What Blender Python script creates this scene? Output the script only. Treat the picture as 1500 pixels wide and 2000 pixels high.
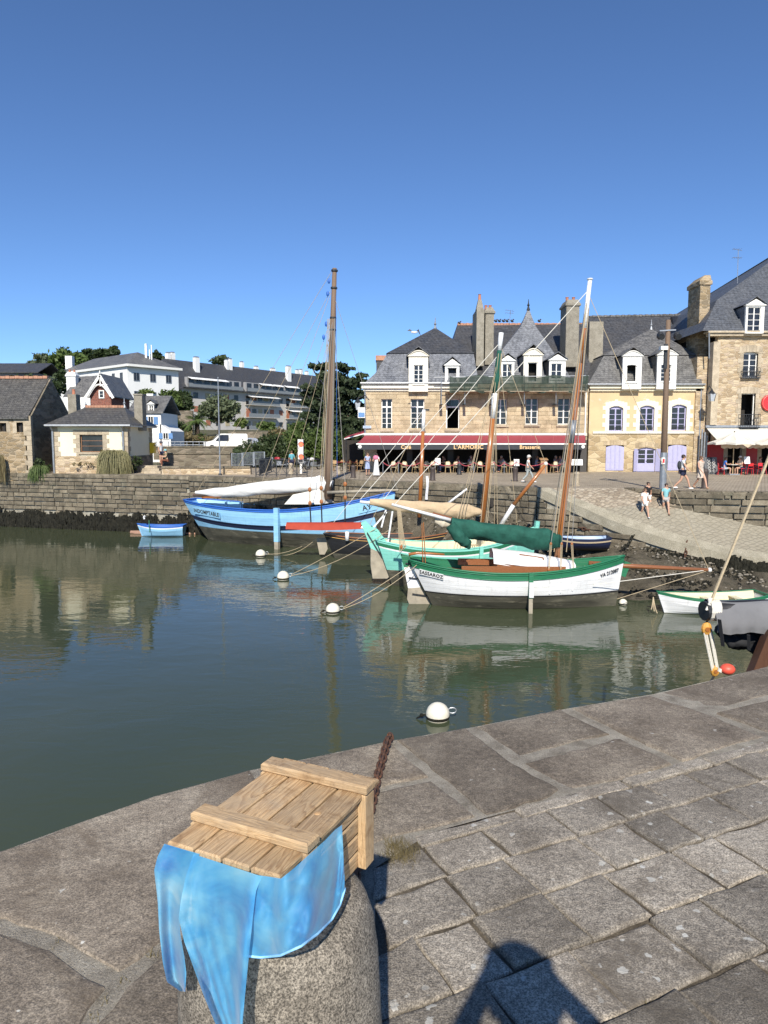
import bpy, math, random
import numpy as np
from mathutils import Vector, Matrix, Euler
random.seed(11); np.random.seed(11)
R = math.radians
for o in list(bpy.data.objects): bpy.data.objects.remove(o)
scene = bpy.context.scene
COL = scene.collection
# ------------------------------------------------------------ camera
EYE = 1.6; FPX = 1387.0; PITCH = math.atan((1000 - 862) / FPX)
cam = bpy.data.cameras.new('camera'); camo = bpy.data.objects.new('camera', cam); COL.objects.link(camo)
camo.location = (0, 0, EYE); camo.rotation_euler = (math.pi/2 - PITCH, 0, 0)
cam.sensor_fit = 'HORIZONTAL'; cam.sensor_width = 36.0; cam.lens = 36.0 * FPX / 1500.0
cam.clip_start = 0.05; cam.clip_end = 3000
scene.camera = camo
scene.render.resolution_x = 768; scene.render.resolution_y = 1024
# ------------------------------------------------------------ sky, sun, exposure
SUN_AZ = R(2); SUN_EL = R(38)          # azimuth of the direction light travels, from +Y towards +X
world = bpy.data.worlds.new('World'); scene.world = world; world.use_nodes = True
nt = world.node_tree; nt.nodes.clear()
sky = nt.nodes.new('ShaderNodeTexSky'); sky.sky_type = 'NISHITA'; sky.sun_disc = False
sky.sun_elevation = SUN_EL; sky.sun_rotation = SUN_AZ + math.pi
sky.air_density = 1.0; sky.dust_density = 0.0; sky.ozone_density = 8.0; sky.altitude = 2600
bg = nt.nodes.new('ShaderNodeBackground'); bg.inputs['Strength'].default_value = 0.112
wo = nt.nodes.new('ShaderNodeOutputWorld')
nt.links.new(sky.outputs[0], bg.inputs[0]); nt.links.new(bg.outputs[0], wo.inputs[0])
sl = bpy.data.lights.new('sun', 'SUN'); sl.energy = 4.6; sl.angle = R(0.53); sl.color = (1.0, 0.935, 0.835)
so = bpy.data.objects.new('sun', sl); COL.objects.link(so)
d = Vector((math.sin(SUN_AZ)*math.cos(SUN_EL), math.cos(SUN_AZ)*math.cos(SUN_EL), -math.sin(SUN_EL)))
so.rotation_euler = d.to_track_quat('-Z', 'Y').to_euler(); so.location = (-20, -40, 40)
vs = scene.view_settings; vs.view_transform = 'Standard'; vs.look = 'None'; vs.exposure = 0.46; vs.gamma = 1.0
vs.use_curve_mapping = False
# ------------------------------------------------------------ photo pixel -> world
CP, SP = math.cos(PITCH), math.sin(PITCH)
def ray(px, py):
    u = (px - 750) / FPX; v = (1000 - py) / FPX
    return u, CP + v*SP, -SP + v*CP
def U(px, py, D):                       # point at distance D in front of the camera
    x, y, z = ray(px, py); t = D / y
    return Vector((x*t, D, EYE + z*t))
def G(px, py, z=0.0):                   # point at height z
    x, y, zz = ray(px, py); t = (z - EYE) / zz
    return Vector((x*t, y*t, z))
def UX(px, py, X):                      # point on the plane x = X
    x, y, z = ray(px, py); t = X / x
    return Vector((X, y*t, EYE + z*t))
QZ = -0.8; WZ = -4.85                   # far quay and water level
# ------------------------------------------------------------ objects
WL = {}
def setp(o, label=None, cat=None, group=None, kind=None):
    if label: o['label'] = label
    if cat: o['category'] = cat
    if group: o['group'] = group
    if kind: o['kind'] = kind
    return o
def thing(name, label, cat, loc=(0, 0, 0), rz=0.0, group=None):
    o = bpy.data.objects.new(name, None); COL.objects.link(o); o.location = loc; o.rotation_euler = (0, 0, rz)
    o.empty_display_size = .2; WL[o.name] = Vector(loc)
    return setp(o, label, cat, group)
def link(name, me, parent=None, loc=None, rot=None, scale=None):
    o = bpy.data.objects.new(name, me); COL.objects.link(o)
    if parent: o.parent = parent; WL[o.name] = WL.get(parent.name, Vector())
    else: WL[o.name] = Vector()
    if loc is not None: o.location = Vector(loc)
    if rot is not None: o.rotation_euler = rot
    if scale is not None: o.scale = scale
    return o
def copy_tree(o, parent=None, loc=None, rz=None, label=None, group=None):
    c = o.copy(); COL.objects.link(c); c.parent = parent
    if loc is not None: c.location = loc
    if rz is not None: c.rotation_euler = (0, 0, rz)
    if label: c['label'] = label
    if group: c['group'] = group
    for ch in KIDS(o): copy_tree(ch, c)
    return c
def KIDS(o): return [x for x in COL.objects if x.parent == o]
class MB:
    def __init__(s): s.v = []; s.f = []; s.m = []; s.mi = 0
    def face(s, *ids): s.f.append(tuple(ids)); s.m.append(s.mi)
    def poly(s, pts):
        n = len(s.v); s.v += [tuple(p) for p in pts]; s.face(*range(n, n+len(pts))); return s
    def hexa(s, p):                      # 8 points: bottom ring then top ring
        n = len(s.v); s.v += [tuple(q) for q in p]
        for a in ((0,3,2,1),(4,5,6,7),(0,1,5,4),(1,2,6,5),(2,3,7,6),(3,0,4,7)): s.face(*[n+i for i in a])
        return s
    def box(s, x0, y0, z0, x1, y1, z1):
        return s.hexa([(x0,y0,z0),(x1,y0,z0),(x1,y1,z0),(x0,y1,z0),(x0,y0,z1),(x1,y0,z1),(x1,y1,z1),(x0,y1,z1)])
    def beam(s, p, q, w, h=None, up=(0,0,1)):
        p = Vector(p); q = Vector(q); h = w if h is None else h; d = (q-p).normalized(); u = Vector(up)
        if abs(d.dot(u)) > .98: u = Vector((0,1,0))
        a = d.cross(u).normalized()*w/2; b = a.cross(d).normalized()*h/2
        return s.hexa([p-a-b,p+a-b,q+a-b,q-a-b,p-a+b,p+a+b,q+a+b,q-a+b])
    def tube(s, pts, r, n=8, cap=True, closed=False, flat=1.0):
        pts = [Vector(p) for p in pts]; k = len(pts); rs = r if isinstance(r, (list, tuple)) else [r]*k
        base = len(s.v); ref = None
        for i, p in enumerate(pts):
            if closed: d = pts[(i+1) % k]-pts[i-1]
            else: d = pts[min(i+1,k-1)]-pts[max(i-1,0)]
            d.normalize()
            if ref is None:
                ref = Vector((0,0,1)) if abs(d.z) < .9 else Vector((1,0,0))
            a = d.cross(ref)
            if a.length < 1e-4: a = d.cross(Vector((.3,1,.2)))
            a.normalize(); b = a.cross(d).normalized(); ref = b
            for j in range(n):
                t = 2*math.pi*j/n; s.v.append(tuple(p + a*math.cos(t)*rs[i] + b*math.sin(t)*rs[i]*flat))
        for i in range(k if closed else k-1):
            for j in range(n):
                i2 = (i+1) % k; s.face(base+i*n+j, base+i*n+(j+1)%n, base+i2*n+(j+1)%n, base+i2*n+j)
        if cap and not closed:
            s.face(*[base+j for j in reversed(range(n))]); s.face(*[base+(k-1)*n+j for j in range(n)])
        return s
    def lathe(s, prof, n=16, c=(0,0,0), sx=1, sy=1):
        base = len(s.v); c = Vector(c)
        for r, z in prof:
            for j in range(n):
                t = 2*math.pi*j/n; s.v.append((c.x+r*math.cos(t)*sx, c.y+r*math.sin(t)*sy, c.z+z))
        for i in range(len(prof)-1):
            for j in range(n): s.face(base+i*n+j, base+i*n+(j+1)%n, base+(i+1)*n+(j+1)%n, base+(i+1)*n+j)
        s.face(*[base+j for j in reversed(range(n))]); s.face(*[base+(len(prof)-1)*n+j for j in range(n)])
        return s
    def ell(s, c, r, nu=12, nv=8, rot=None):
        pr = []; c = Vector(c); r = (r,r,r) if not isinstance(r, (tuple,list)) else r; b0 = len(s.v)
        s.lathe([(max(1e-4,math.sin(math.pi*i/nv)), -math.cos(math.pi*i/nv)) for i in range(nv+1)], nu)
        for i in range(b0, len(s.v)):
            q = Vector(s.v[i]); q = Vector((q.x*r[0], q.y*r[1], q.z*r[2]))
            if rot is not None: q = rot @ q
            s.v[i] = tuple(c+q)
        return s
    def grid(s, rows, flip=False):
        base = len(s.v); m = len(rows[0])
        for r in rows: s.v += [tuple(p) for p in r]
        for i in range(len(rows)-1):
            for j in range(m-1):
                q = (base+i*m+j, base+i*m+j+1, base+(i+1)*m+j+1, base+(i+1)*m+j)
                s.face(*(q[::-1] if flip else q))
        return s
    def prism(s, pts, off):              # closed outline pushed along off
        n = len(pts); b = len(s.v); off = Vector(off)
        s.v += [tuple(p) for p in pts] + [tuple(Vector(p)+off) for p in pts]
        s.face(*reversed(range(b, b+n))); s.face(*range(b+n, b+2*n))
        for i in range(n): s.face(b+i, b+(i+1)%n, b+n+(i+1)%n, b+n+i)
        return s
    def build(s, name, mat, parent=None, local=False, smooth=False, kind=None):
        v = s.v
        if parent is not None and not local:
            w = WL.get(parent.name, Vector()); v = [(p[0]-w.x, p[1]-w.y, p[2]-w.z) for p in v]
        me = bpy.data.meshes.new(name); me.from_pydata(v, [], s.f)
        mats = mat if isinstance(mat, (list, tuple)) else [mat]
        for m in mats: me.materials.append(m)
        if len(mats) > 1: me.polygons.foreach_set('material_index', s.m)
        if smooth: me.polygons.foreach_set('use_smooth', [True]*len(s.f))
        me.update()
        o = link(name, me, parent)
        if kind: o['kind'] = kind
        return o
def struct(name, mb, m, smooth=False): return mb.build(name, m, smooth=smooth, kind='structure')
def lerp(a, b, t): return a + (b-a)*t
def vl(a, b, t): return Vector(a).lerp(Vector(b), t)
def pline(pts, t):                       # point on a polyline by parameter 0..1 (index-uniform)
    k = t*(len(pts)-1); i = min(int(k), len(pts)-2); return vl(pts[i], pts[i+1], k-i)
def sag(p, q, s, n=8): return [vl(p, q, i/n) - Vector((0,0,s*4*(i/n)*(1-i/n))) for i in range(n+1)]
# ------------------------------------------------------------ materials
class NT:
    def __init__(s, name):
        s.m = bpy.data.materials.new(name); s.m.use_nodes = True; s.t = s.m.node_tree; s.N = s.t.nodes
        s.b = s.N['Principled BSDF']; s.out = s.N['Material Output']
    def n(s, ty, **kw):
        x = s.N.new('ShaderNode'+ty)
        for k, v in kw.items(): setattr(x, k, v)
        return x
    def l(s, a, b): s.t.links.new(a, b)
    def pos(s, sc=(1,1,1), wall=False, rot=(0,0,0)):
        g = s.n('NewGeometry'); src = g.outputs['Position']
        if wall:                          # (x+y, z, x-y): courses run level on any upright face
            sp = s.n('SeparateXYZ'); s.l(src, sp.inputs[0]); a = s.n('Math', operation='ADD'); s.l(sp.outputs[0], a.inputs[0]); s.l(sp.outputs[1], a.inputs[1])
            c = s.n('CombineXYZ'); s.l(a.outputs[0], c.inputs[0]); s.l(sp.outputs[2], c.inputs[1]); src = c.outputs[0]
        mp = s.n('Mapping'); mp.inputs['Scale'].default_value = sc; mp.inputs['Rotation'].default_value = rot; s.l(src, mp.inputs[0])
        return mp.outputs[0]
    def noise(s, vec, scale, detail=4, rough=.6, dist=0):
        x = s.n('TexNoise'); x.inputs['Scale'].default_value = scale; x.inputs['Detail'].default_value = detail
        x.inputs['Roughness'].default_value = rough; x.inputs['Distortion'].default_value = dist; s.l(vec, x.inputs['Vector']); return x.outputs['Fac']
    def ramp(s, fac, stops, interp='LINEAR'):
        x = s.n('ValToRGB'); x.color_ramp.interpolation = interp; e = x.color_ramp.elements
        while len(e) < len(stops): e.new(.5)
        for i, (p, c) in enumerate(stops):
            e[i].position = p; e[i].color = (*c, 1) if isinstance(c, (tuple, list)) else (c, c, c, 1)
        s.l(fac, x.inputs[0]); return x.outputs[0]
    def mix(s, fac, a, b, mode='MIX'):
        x = s.n('MixRGB', blend_type=mode)
        for i, v in enumerate((fac, a, b)):
            if isinstance(v, (int, float)): x.inputs[i].default_value = v if i == 0 else (v, v, v, 1)
            elif isinstance(v, tuple): x.inputs[i].default_value = (*v, 1)
            else: s.l(v, x.inputs[i])
        return x.outputs[0]
    def math(s, op, a, b=0.0):
        x = s.n('Math', operation=op)
        for i, v in enumerate((a, b)):
            if isinstance(v, (int, float)): x.inputs[i].default_value = v
            else: s.l(v, x.inputs[i])
        return x.outputs[0]
    def bump(s, h, strength=.4, dist=.02, chain=None):
        x = s.n('Bump'); x.inputs['Strength'].default_value = strength; x.inputs['Distance'].default_value = dist
        s.l(h, x.inputs['Height'])
        if chain: s.l(chain, x.inputs['Normal'])
        return x.outputs[0]
    def set(s, col=None, rough=None, normal=None, metal=None, spec=None, trans=None):
        i = s.b.inputs
        for k, v in (('Base Color', col), ('Roughness', rough), ('Metallic', metal), ('Specular IOR Level', spec)):
            if v is None: continue
            if isinstance(v, tuple): i[k].default_value = (*v, 1)
            elif isinstance(v, (int, float)): i[k].default_value = v
            else: s.l(v, i[k])
        if normal is not None: s.l(normal, i['Normal'])
        return s.m
    def rnd(s, col, amt=.25):             # each object its own shade
        oi = s.n('ObjectInfo'); v = s.math('MULTIPLY_ADD', oi.outputs['Random'], amt*2); v.node.inputs[2].default_value = 1-amt
        h = s.n('HueSaturation'); s.l(v, h.inputs['Value']); s.l(col, h.inputs['Color']); return h.outputs[0]
def simple(name, col, rough=.6, var=.18, scale=6, bump=.15, bscale=40, bd=.01, metal=0, rnd=0, spec=None, wear=None, wscale=9, wth=.62, stretch=(1,1,1)):
    """paint, cloth, metal: a colour broken up by noise at two scales, fine relief and optional worn patches"""
    t = NT(name); p = t.pos(stretch)
    n1 = t.noise(p, scale, 5); lo = tuple(c*(1-var) for c in col); hi = tuple(min(1, c*(1+var)) for c in col)
    c = t.ramp(n1, [(.3, lo), (.7, hi)])
    if wear is not None:
        w = t.ramp(t.noise(p, wscale, 8, .7), [(wth, 0.0), (wth+.08, 1.0)]); c = t.mix(w, c, wear)
    if rnd: c = t.rnd(c, rnd)
    nb = t.noise(p, bscale, 3)
    return t.set(c, t.ramp(n1, [(.2, max(.02, rough-.08)), (.8, min(1, rough+.1))]), t.bump(nb, bump, bd) if bump else None, metal, spec)
def granite(name, cols, lichen=.0, scale=1.0, rnd=.15, bd=.006, spk=.5, stain=None, bs=.7, lcol=(.62,.61,.55)):
    """weathered stone: blotches, mineral speckle, pitting and pale lichen rosettes"""
    t = NT(name); p = t.pos()
    big = t.noise(p, 2.2*scale, 6, .65); c = t.ramp(big, [(.28, cols[0]), (.5, cols[1]), (.72, cols[2])])
    sp = t.noise(p, 140*scale, 3, .8); c = t.mix(spk, c, t.ramp(sp, [(.4, .12), (.5, .48), (.6, .92)]), 'OVERLAY')
    sp2 = t.noise(p, 34*scale, 5, .75); c = t.mix(.5, c, t.ramp(sp2, [(.36, .2), (.52, .5), (.66, .8)]), 'OVERLAY')
    if stain: c = t.mix(t.ramp(t.noise(p, 1.3*scale, 7, .7, 1), [(.52, 0.0), (.66, .8)]), c, stain)
    if rnd: c = t.rnd(c, rnd)
    h = t.math('ADD', t.math('MULTIPLY', sp2, .8), t.math('MULTIPLY', sp, .35))
    if lichen:
        vo = t.n('TexVoronoi', feature='F1'); vo.inputs['Scale'].default_value = 16*scale
        wv = t.n('VectorMath', operation='ADD'); nz = t.n('TexNoise'); nz.inputs['Scale'].default_value = 30*scale; t.l(p, nz.inputs['Vector'])
        sc = t.n('VectorMath', operation='SCALE'); t.l(nz.outputs['Color'], sc.inputs[0]); sc.inputs['Scale'].default_value = .05/scale
        t.l(p, wv.inputs[0]); t.l(sc.outputs[0], wv.inputs[1]); t.l(wv.outputs[0], vo.inputs['Vector'])
        sep = t.n('SeparateColor'); t.l(vo.outputs['Color'], sep.inputs[0])
        rad = t.math('MULTIPLY', t.math('SUBTRACT', sep.outputs[0], 1-lichen), .75)
        region = t.ramp(t.noise(p, 1.7*scale, 4), [(.42, 0.0), (.6, 1.0)])
        on = t.math('MULTIPLY', t.ramp(t.math('SUBTRACT', t.math('MULTIPLY', rad, 1), vo.outputs['Distance']), [(0, 0.0), (.05, 1.0)]), region)
        c = t.mix(t.math('MULTIPLY', on, .85), c, lcol)
    return t.set(c, t.ramp(sp2, [(.2, .75), (.8, .95)]), t.bump(h, bs, bd), spec=.3)
def rubble(name, cols, mortar, sx=2.2, sy=5.0, bd=.03, ms=.06, dirt=None):
    """random rubble or coursed stonework too fine to pick apart"""
    t = NT(name); p = t.pos((sx, sy, 1), wall=True)
    nz = t.n('TexNoise'); nz.inputs['Scale'].default_value = .8; nz.inputs['Detail'].default_value = 3; t.l(p, nz.inputs['Vector'])
    wv = t.n('VectorMath', operation='ADD'); sc = t.n('VectorMath', operation='SCALE'); sc.inputs['Scale'].default_value = .5
    t.l(nz.outputs['Color'], sc.inputs[0]); t.l(p, wv.inputs[0]); t.l(sc.outputs[0], wv.inputs[1])
    vo = t.n('TexVoronoi', feature='F1', voronoi_dimensions='2D'); ve = t.n('TexVoronoi', feature='DISTANCE_TO_EDGE', voronoi_dimensions='2D')
    for x in (vo, ve): x.inputs['Scale'].default_value = 1; x.inputs['Randomness'].default_value = .85; t.l(wv.outputs[0], x.inputs['Vector'])
    sep = t.n('SeparateColor'); t.l(vo.outputs['Color'], sep.inputs[0])
    k = len(cols); c = t.ramp(sep.outputs[0], [(i/k, col) for i, col in enumerate(cols)], 'CONSTANT')
    q = t.pos(); fn = t.noise(q, 22, 5, .7); c = t.mix(.55, c, t.ramp(fn, [(.3, .25), (.7, .75)]), 'OVERLAY')
    e = t.ramp(ve.outputs['Distance'], [(ms*.35, 1.0), (ms, 0.0)]); c = t.mix(e, c, mortar)
    if dirt: c = t.mix(t.ramp(t.noise(q, .5, 6, .7), [(.5, 0.0), (.68, .75)]), c, dirt)
    h = t.math('ADD', t.ramp(ve.outputs['Distance'], [(0, 0.0), (ms*2.2, 1.0)]), t.math('MULTIPLY', fn, .5))
    return t.set(c, .9, t.bump(h, .8, bd), spec=.25)
def slate(name, c1, c2, c3, w=.32, h=.17, patch=(.32,.33,.33), pth=.6, wall=True):
    t = NT(name); p = t.pos((1,1,1), wall=True)
    b = t.n('TexBrick'); b.offset = .5; t.l(p, b.inputs['Vector'])
    for k, v in (('Scale', 1), ('Mortar Size', .014), ('Mortar Smooth', .3), ('Bias', 0), ('Brick Width', w), ('Row Height', h)): b.inputs[k].default_value = v
    b.inputs['Color1'].default_value = (*c1, 1); b.inputs['Color2'].default_value = (*c2, 1); b.inputs['Mortar'].default_value = (*[x*.35 for x in c1], 1)
    q = t.pos(); n = t.noise(q, 1.1, 6, .7); c = t.mix(t.ramp(n, [(.4, 0.0), (.65, .8)]), b.outputs['Color'], c3)
    n2 = t.noise(q, 7, 6, .75); c = t.mix(t.ramp(n2, [(pth, 0.0), (pth+.06, .7)]), c, patch)
    c = t.mix(.55, c, t.ramp(t.noise(q, 5, 5, .8), [(.4, .2), (.6, .8)]), 'OVERLAY')
    rh = t.math('ADD', t.math('MULTIPLY', b.outputs['Fac'], -1), t.math('MULTIPLY', n2, .7))
    return t.set(c, t.ramp(n, [(.3, .42), (.7, .62)]), t.bump(rh, .6, .02), spec=.5)
def wood(name, c1, c2, axis=(1,0,0), scale=1.0, rough=.55, rnd=.12, coat=0, grain=9, local=False):
    t = NT(name); st = [1 + 11*(1-abs(a)) for a in axis]
    if local:
        tc = t.n('TexCoord'); oi = t.n('ObjectInfo'); ad = t.n('VectorMath', operation='ADD'); sc = t.n('VectorMath', operation='SCALE'); cx = t.n('CombineXYZ')
        for i in range(3): t.l(oi.outputs['Random'], cx.inputs[i])
        sc.inputs['Scale'].default_value = 7; t.l(cx.outputs[0], sc.inputs[0]); t.l(tc.outputs['Object'], ad.inputs[0]); t.l(sc.outputs[0], ad.inputs[1])
        mp = t.n('Mapping'); mp.inputs['Scale'].default_value = st; t.l(ad.outputs[0], mp.inputs[0]); p = mp.outputs[0]
    else: p = t.pos(tuple(st))
    n = t.noise(p, grain*scale*.25, 4, .55, .9); rings = t.math('FRACT', t.math('MULTIPLY', n, 7))
    r2 = t.ramp(rings, [(0, 0.0), (.55, .75), (.9, 1.0), (1, .1)])
    c = t.mix(t.math('MULTIPLY', r2, .75), c1, c2); f = t.noise(p, 60*scale, 3, .7)
    c = t.mix(.35, c, t.ramp(f, [(.3, .3), (.7, .7)]), 'OVERLAY')
    if rnd: c = t.rnd(c, rnd)
    m = t.set(c, rough, t.bump(t.math('ADD', f, r2), .25, .003))
    if coat: t.b.inputs['Coat Weight'].default_value = coat; t.b.inputs['Coat Roughness'].default_value = .15
    return m
def emis(name, col, st):
    t = NT(name); t.b.inputs['Emission Color'].default_value = (*col, 1); t.b.inputs['Emission Strength'].default_value = st
    return t.set(tuple(c*.5 for c in col), .4)
def pane_mat():
    t = NT('window_glass'); p = t.pos((1,1,.7)); n = t.noise(p, 1.2, 3)
    c = t.ramp(n, [(.3, (.006,.007,.009)), (.7, (.035,.036,.04))])
    return t.set(c, .04, t.bump(t.noise(p, 2.5, 2), .15, .02), spec=.55)
def leafm(name, a, b, tr=.25):
    t = NT(name); p = t.pos(); n = t.noise(p, 1.6, 3, .6); n2 = t.noise(p, 26, 2)
    c = t.mix(.45, t.ramp(n, [(.3, a), (.7, b)]), t.ramp(n2, [(.3, a), (.7, b)])); t.set(c, .55, spec=.35)
    ts = t.n('BsdfTranslucent'); t.l(c, ts.inputs[0]); mx = t.n('MixShader'); mx.inputs[0].default_value = tr
    t.l(t.b.outputs[0], mx.inputs[1]); t.l(ts.outputs[0], mx.inputs[2]); t.l(mx.outputs[0], t.out.inputs[0]); return t.m
def clothm(name, col, rough=.75, var=.12, sc=3, tr=0, bump=.35, bs=22):
    t = NT(name); p = t.pos(); n = t.noise(p, sc, 4); c = t.ramp(n, [(.3, tuple(x*(1-var) for x in col)), (.7, tuple(min(1,x*(1+var)) for x in col))])
    t.set(c, rough, t.bump(t.noise(p, bs, 4, .6, .6), bump, .012), spec=.2)
    if tr:
        ts = t.n('BsdfTranslucent'); t.l(c, ts.inputs[0]); mx = t.n('MixShader'); mx.inputs[0].default_value = tr
        t.l(t.b.outputs[0], mx.inputs[1]); t.l(ts.outputs[0], mx.inputs[2]); t.l(mx.outputs[0], t.out.inputs[0])
    return t.m
def chain_mesh(link_len=.07, r=.011):
    mb = MB(); k = 14; pts = []
    for i in range(k):
        a = 2*math.pi*i/k; pts.append((math.cos(a)*link_len*.5 + (.012 if math.cos(a) > 0 else -.012), math.sin(a)*link_len*.32, 0))
    mb.tube(pts, r, 7, closed=True); return mb
def text_mesh(s, size, mat, extrude=.004, bold=0.0, shear=0, sx=1.0):
    cu = bpy.data.curves.new('txt', 'FONT'); cu.body = s; cu.size = size; cu.extrude = extrude; cu.align_x = 'CENTER'; cu.align_y = 'CENTER'
    cu.offset = bold; cu.shear = shear; cu.space_character = 1.05; cu.resolution_u = 3
    o = bpy.data.objects.new('txt', cu); COL.objects.link(o); dg = bpy.context.evaluated_depsgraph_get()
    me = bpy.data.meshes.new_from_object(o.evaluated_get(dg)); bpy.data.objects.remove(o)
    me.materials.clear(); me.materials.append(mat); return me
# shared unit block with softened edges, used for all cut stone
def unit_block(mat, bev=.06, name='block'):
    mb = MB(); h = .5
    rings = [(h-bev, -h), (h, -h+bev), (h, h-bev), (h-bev, h)]
    # front face is -Y; soften the front edges only
    f = h-bev
    mb.v = [(-h,h,-h),(h,h,-h),(h,h,h),(-h,h,h),(-h,-f,-h),(h,-f,-h),(h,-f,h),(-h,-f,h),(-f,-h,-f),(f,-h,-f),(f,-h,f),(-f,-h,f)]
    for q in ((0,3,2,1),(0,1,5,4),(1,2,6,5),(2,3,7,6),(3,0,4,7),(4,5,9,8),(5,6,10,9),(6,7,11,10),(7,4,8,11),(8,9,10,11)): mb.face(*q[::-1])
    me = bpy.data.meshes.new(name); me.from_pydata(mb.v, [], mb.f); me.materials.append(mat); me.update(); return me
# ============================================================ materials
M = {}
M['coping'] = granite('coping_granite', [(.115,.093,.07), (.215,.18,.138), (.33,.285,.22)], lichen=.26, scale=1.0, rnd=.22, bd=.009, bs=.9, stain=(.115,.09,.064), spk=.5)
M['paver'] = granite('paver_granite', [(.165,.142,.112), (.275,.242,.195), (.37,.33,.268)], lichen=.45, scale=1.25, rnd=.3, bd=.01, bs=.9, spk=.65, stain=(.12,.1,.075))
M['mortar'] = granite('lime_mortar', [(.22,.19,.145), (.42,.375,.3), (.58,.53,.43)], scale=3.2, rnd=0, bd=.02, bs=1)
M['joint'] = granite('sandy_joint', [(.07,.058,.042), (.17,.14,.1), (.33,.28,.2)], scale=3, rnd=0, bd=.02, bs=1)
M['bollard'] = granite('bollard_granite', [(.13,.112,.088), (.215,.188,.15), (.31,.275,.222)], scale=1.7, rnd=0, spk=.85, bd=.004, bs=.5)  # albedo lowered to carry the shade the bollard stands in
M['ashlar'] = granite('tan_ashlar', [(.34,.26,.16), (.47,.375,.24), (.55,.46,.32)], scale=.8, rnd=.16, bd=.02, spk=.3)
M['ashlar_back'] = simple('ashlar_joint', (.4,.32,.21), .9, .2, 3)
M['quoin'] = granite('dressed_granite', [(.3,.25,.18), (.42,.35,.25), (.5,.43,.32)], scale=.9, rnd=.16, bd=.02, spk=.3)
M['quay_block'] = granite('quay_block_stone', [(.1,.085,.06), (.175,.148,.105), (.27,.235,.17)], scale=.9, rnd=.3, bd=.04, stain=(.11,.105,.075))
M['quay_back'] = granite('quay_joint_mortar', [(.24,.22,.17), (.33,.31,.25), (.42,.4,.33)], scale=.8, rnd=0, bd=.03, stain=(.14,.13,.1))
M['weed'] = granite('seaweed_black', [(.008,.008,.006), (.028,.027,.018), (.06,.055,.038)], scale=1.6, rnd=.3, bd=.05, bs=1)
M['mud'] = granite('mud_flat', [(.06,.052,.036), (.115,.098,.068), (.18,.155,.11)], scale=.7, rnd=0, bd=.07, bs=1, spk=.6, stain=(.035,.033,.02))
M['ramp'] = granite('ramp_sett', [(.24,.205,.15), (.33,.285,.21), (.4,.35,.27)], scale=.7, rnd=0, bd=.04)
M['concrete'] = granite('ramp_concrete', [(.25,.225,.165), (.33,.3,.225), (.4,.365,.28)], scale=.8, rnd=0, bd=.02)
M['rubble_brown'] = rubble('rubble_brown', [(.24,.18,.105), (.33,.25,.15), (.4,.31,.2), (.29,.215,.125), (.22,.175,.115)], (.42,.35,.25), 2.0, 5.5)
M['rubble_gold'] = rubble('rubble_gold', [(.4,.3,.185), (.48,.375,.24), (.54,.435,.295), (.34,.255,.16), (.44,.345,.245)], (.5,.42,.3), 2.4, 6.0)
M['rubble_dark'] = rubble('rubble_dark', [(.13,.11,.08), (.19,.165,.12), (.24,.2,.15), (.16,.135,.1)], (.2,.18,.14), 1.6, 4.0)
M['rubble_warm'] = rubble('coursed_warm', [(.41,.31,.18), (.48,.38,.225), (.53,.425,.265), (.35,.265,.15)], (.48,.39,.26), 1.3, 2.9, ms=.05)
M['slate_blue'] = slate('slate_blue', (.105,.112,.128), (.15,.158,.175), (.2,.208,.225), patch=(.26,.27,.275))
M['slate_dark'] = slate('slate_dark', (.05,.052,.058), (.072,.075,.082), (.06,.058,.058), patch=(.2,.19,.17), pth=.68)
M['slate_grey'] = slate('slate_weathered', (.095,.093,.09), (.13,.127,.122), (.17,.165,.155), patch=(.27,.265,.25), pth=.57)
M['slate_lichen'] = slate('slate_lichen', (.07,.067,.062), (.1,.096,.088), (.085,.08,.07), patch=(.42,.4,.34), pth=.63)
M['tile'] = simple('ridge_tile', (.42,.22,.14), .85, .3, 3, .3)
M['white'] = simple('white_paint', (.76,.75,.7), .5, .05, 4, .1, wear=(.5,.48,.43), wscale=6, wth=.66)
M['cream_stone'] = simple('limewashed_stone', (.72,.68,.57), .75, .1, 3, .25, wear=(.5,.47,.4), wscale=4, wth=.63)
M['glass'] = pane_mat()
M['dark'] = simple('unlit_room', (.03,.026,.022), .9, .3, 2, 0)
M['stucco_yellow'] = simple('yellow_limewash', (.6,.445,.255), .92, .1, .8, .3, 12, .02, wear=(.6,.55,.45), wscale=1.1, wth=.6)
M['stucco_cream'] = simple('cream_render', (.74,.68,.5), .92, .06, .7, .25, 14, .02, wear=(.55,.5,.38), wscale=1.3, wth=.64)
M['stucco_white'] = simple('white_render', (.76,.76,.73), .92, .05, .5, .2, 10, .02, wear=(.62,.61,.57), wscale=.6, wth=.63)
M['chimney'] = granite('chimney_render', [(.2,.18,.14), (.27,.245,.195), (.34,.31,.25)], scale=1.2, rnd=.08, bd=.03)
M['pot'] = simple('terracotta', (.42,.17,.1), .8, .2, 4)
M['lavender'] = simple('lavender_paint', (.41,.4,.58), .55, .06, 5, .08, wear=(.6,.58,.72), wscale=7, wth=.66)
M['zinc'] = simple('zinc', (.33,.35,.37), .45, .15, 5, .1, metal=.6)
M['iron'] = simple('dark_iron', (.04,.042,.045), .5, .3, 8, .2, metal=.4)
M['rust'] = simple('rusty_iron', (.10,.05,.032), .85, .45, 30, .5, 90, .004, metal=.25, wear=(.2,.085,.04), wscale=26, wth=.56)
M['brick'] = rubble('red_brick', [(.24,.085,.06), (.3,.11,.075), (.2,.07,.05)], (.28,.2,.16), 4, 10, ms=.08)
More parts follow.
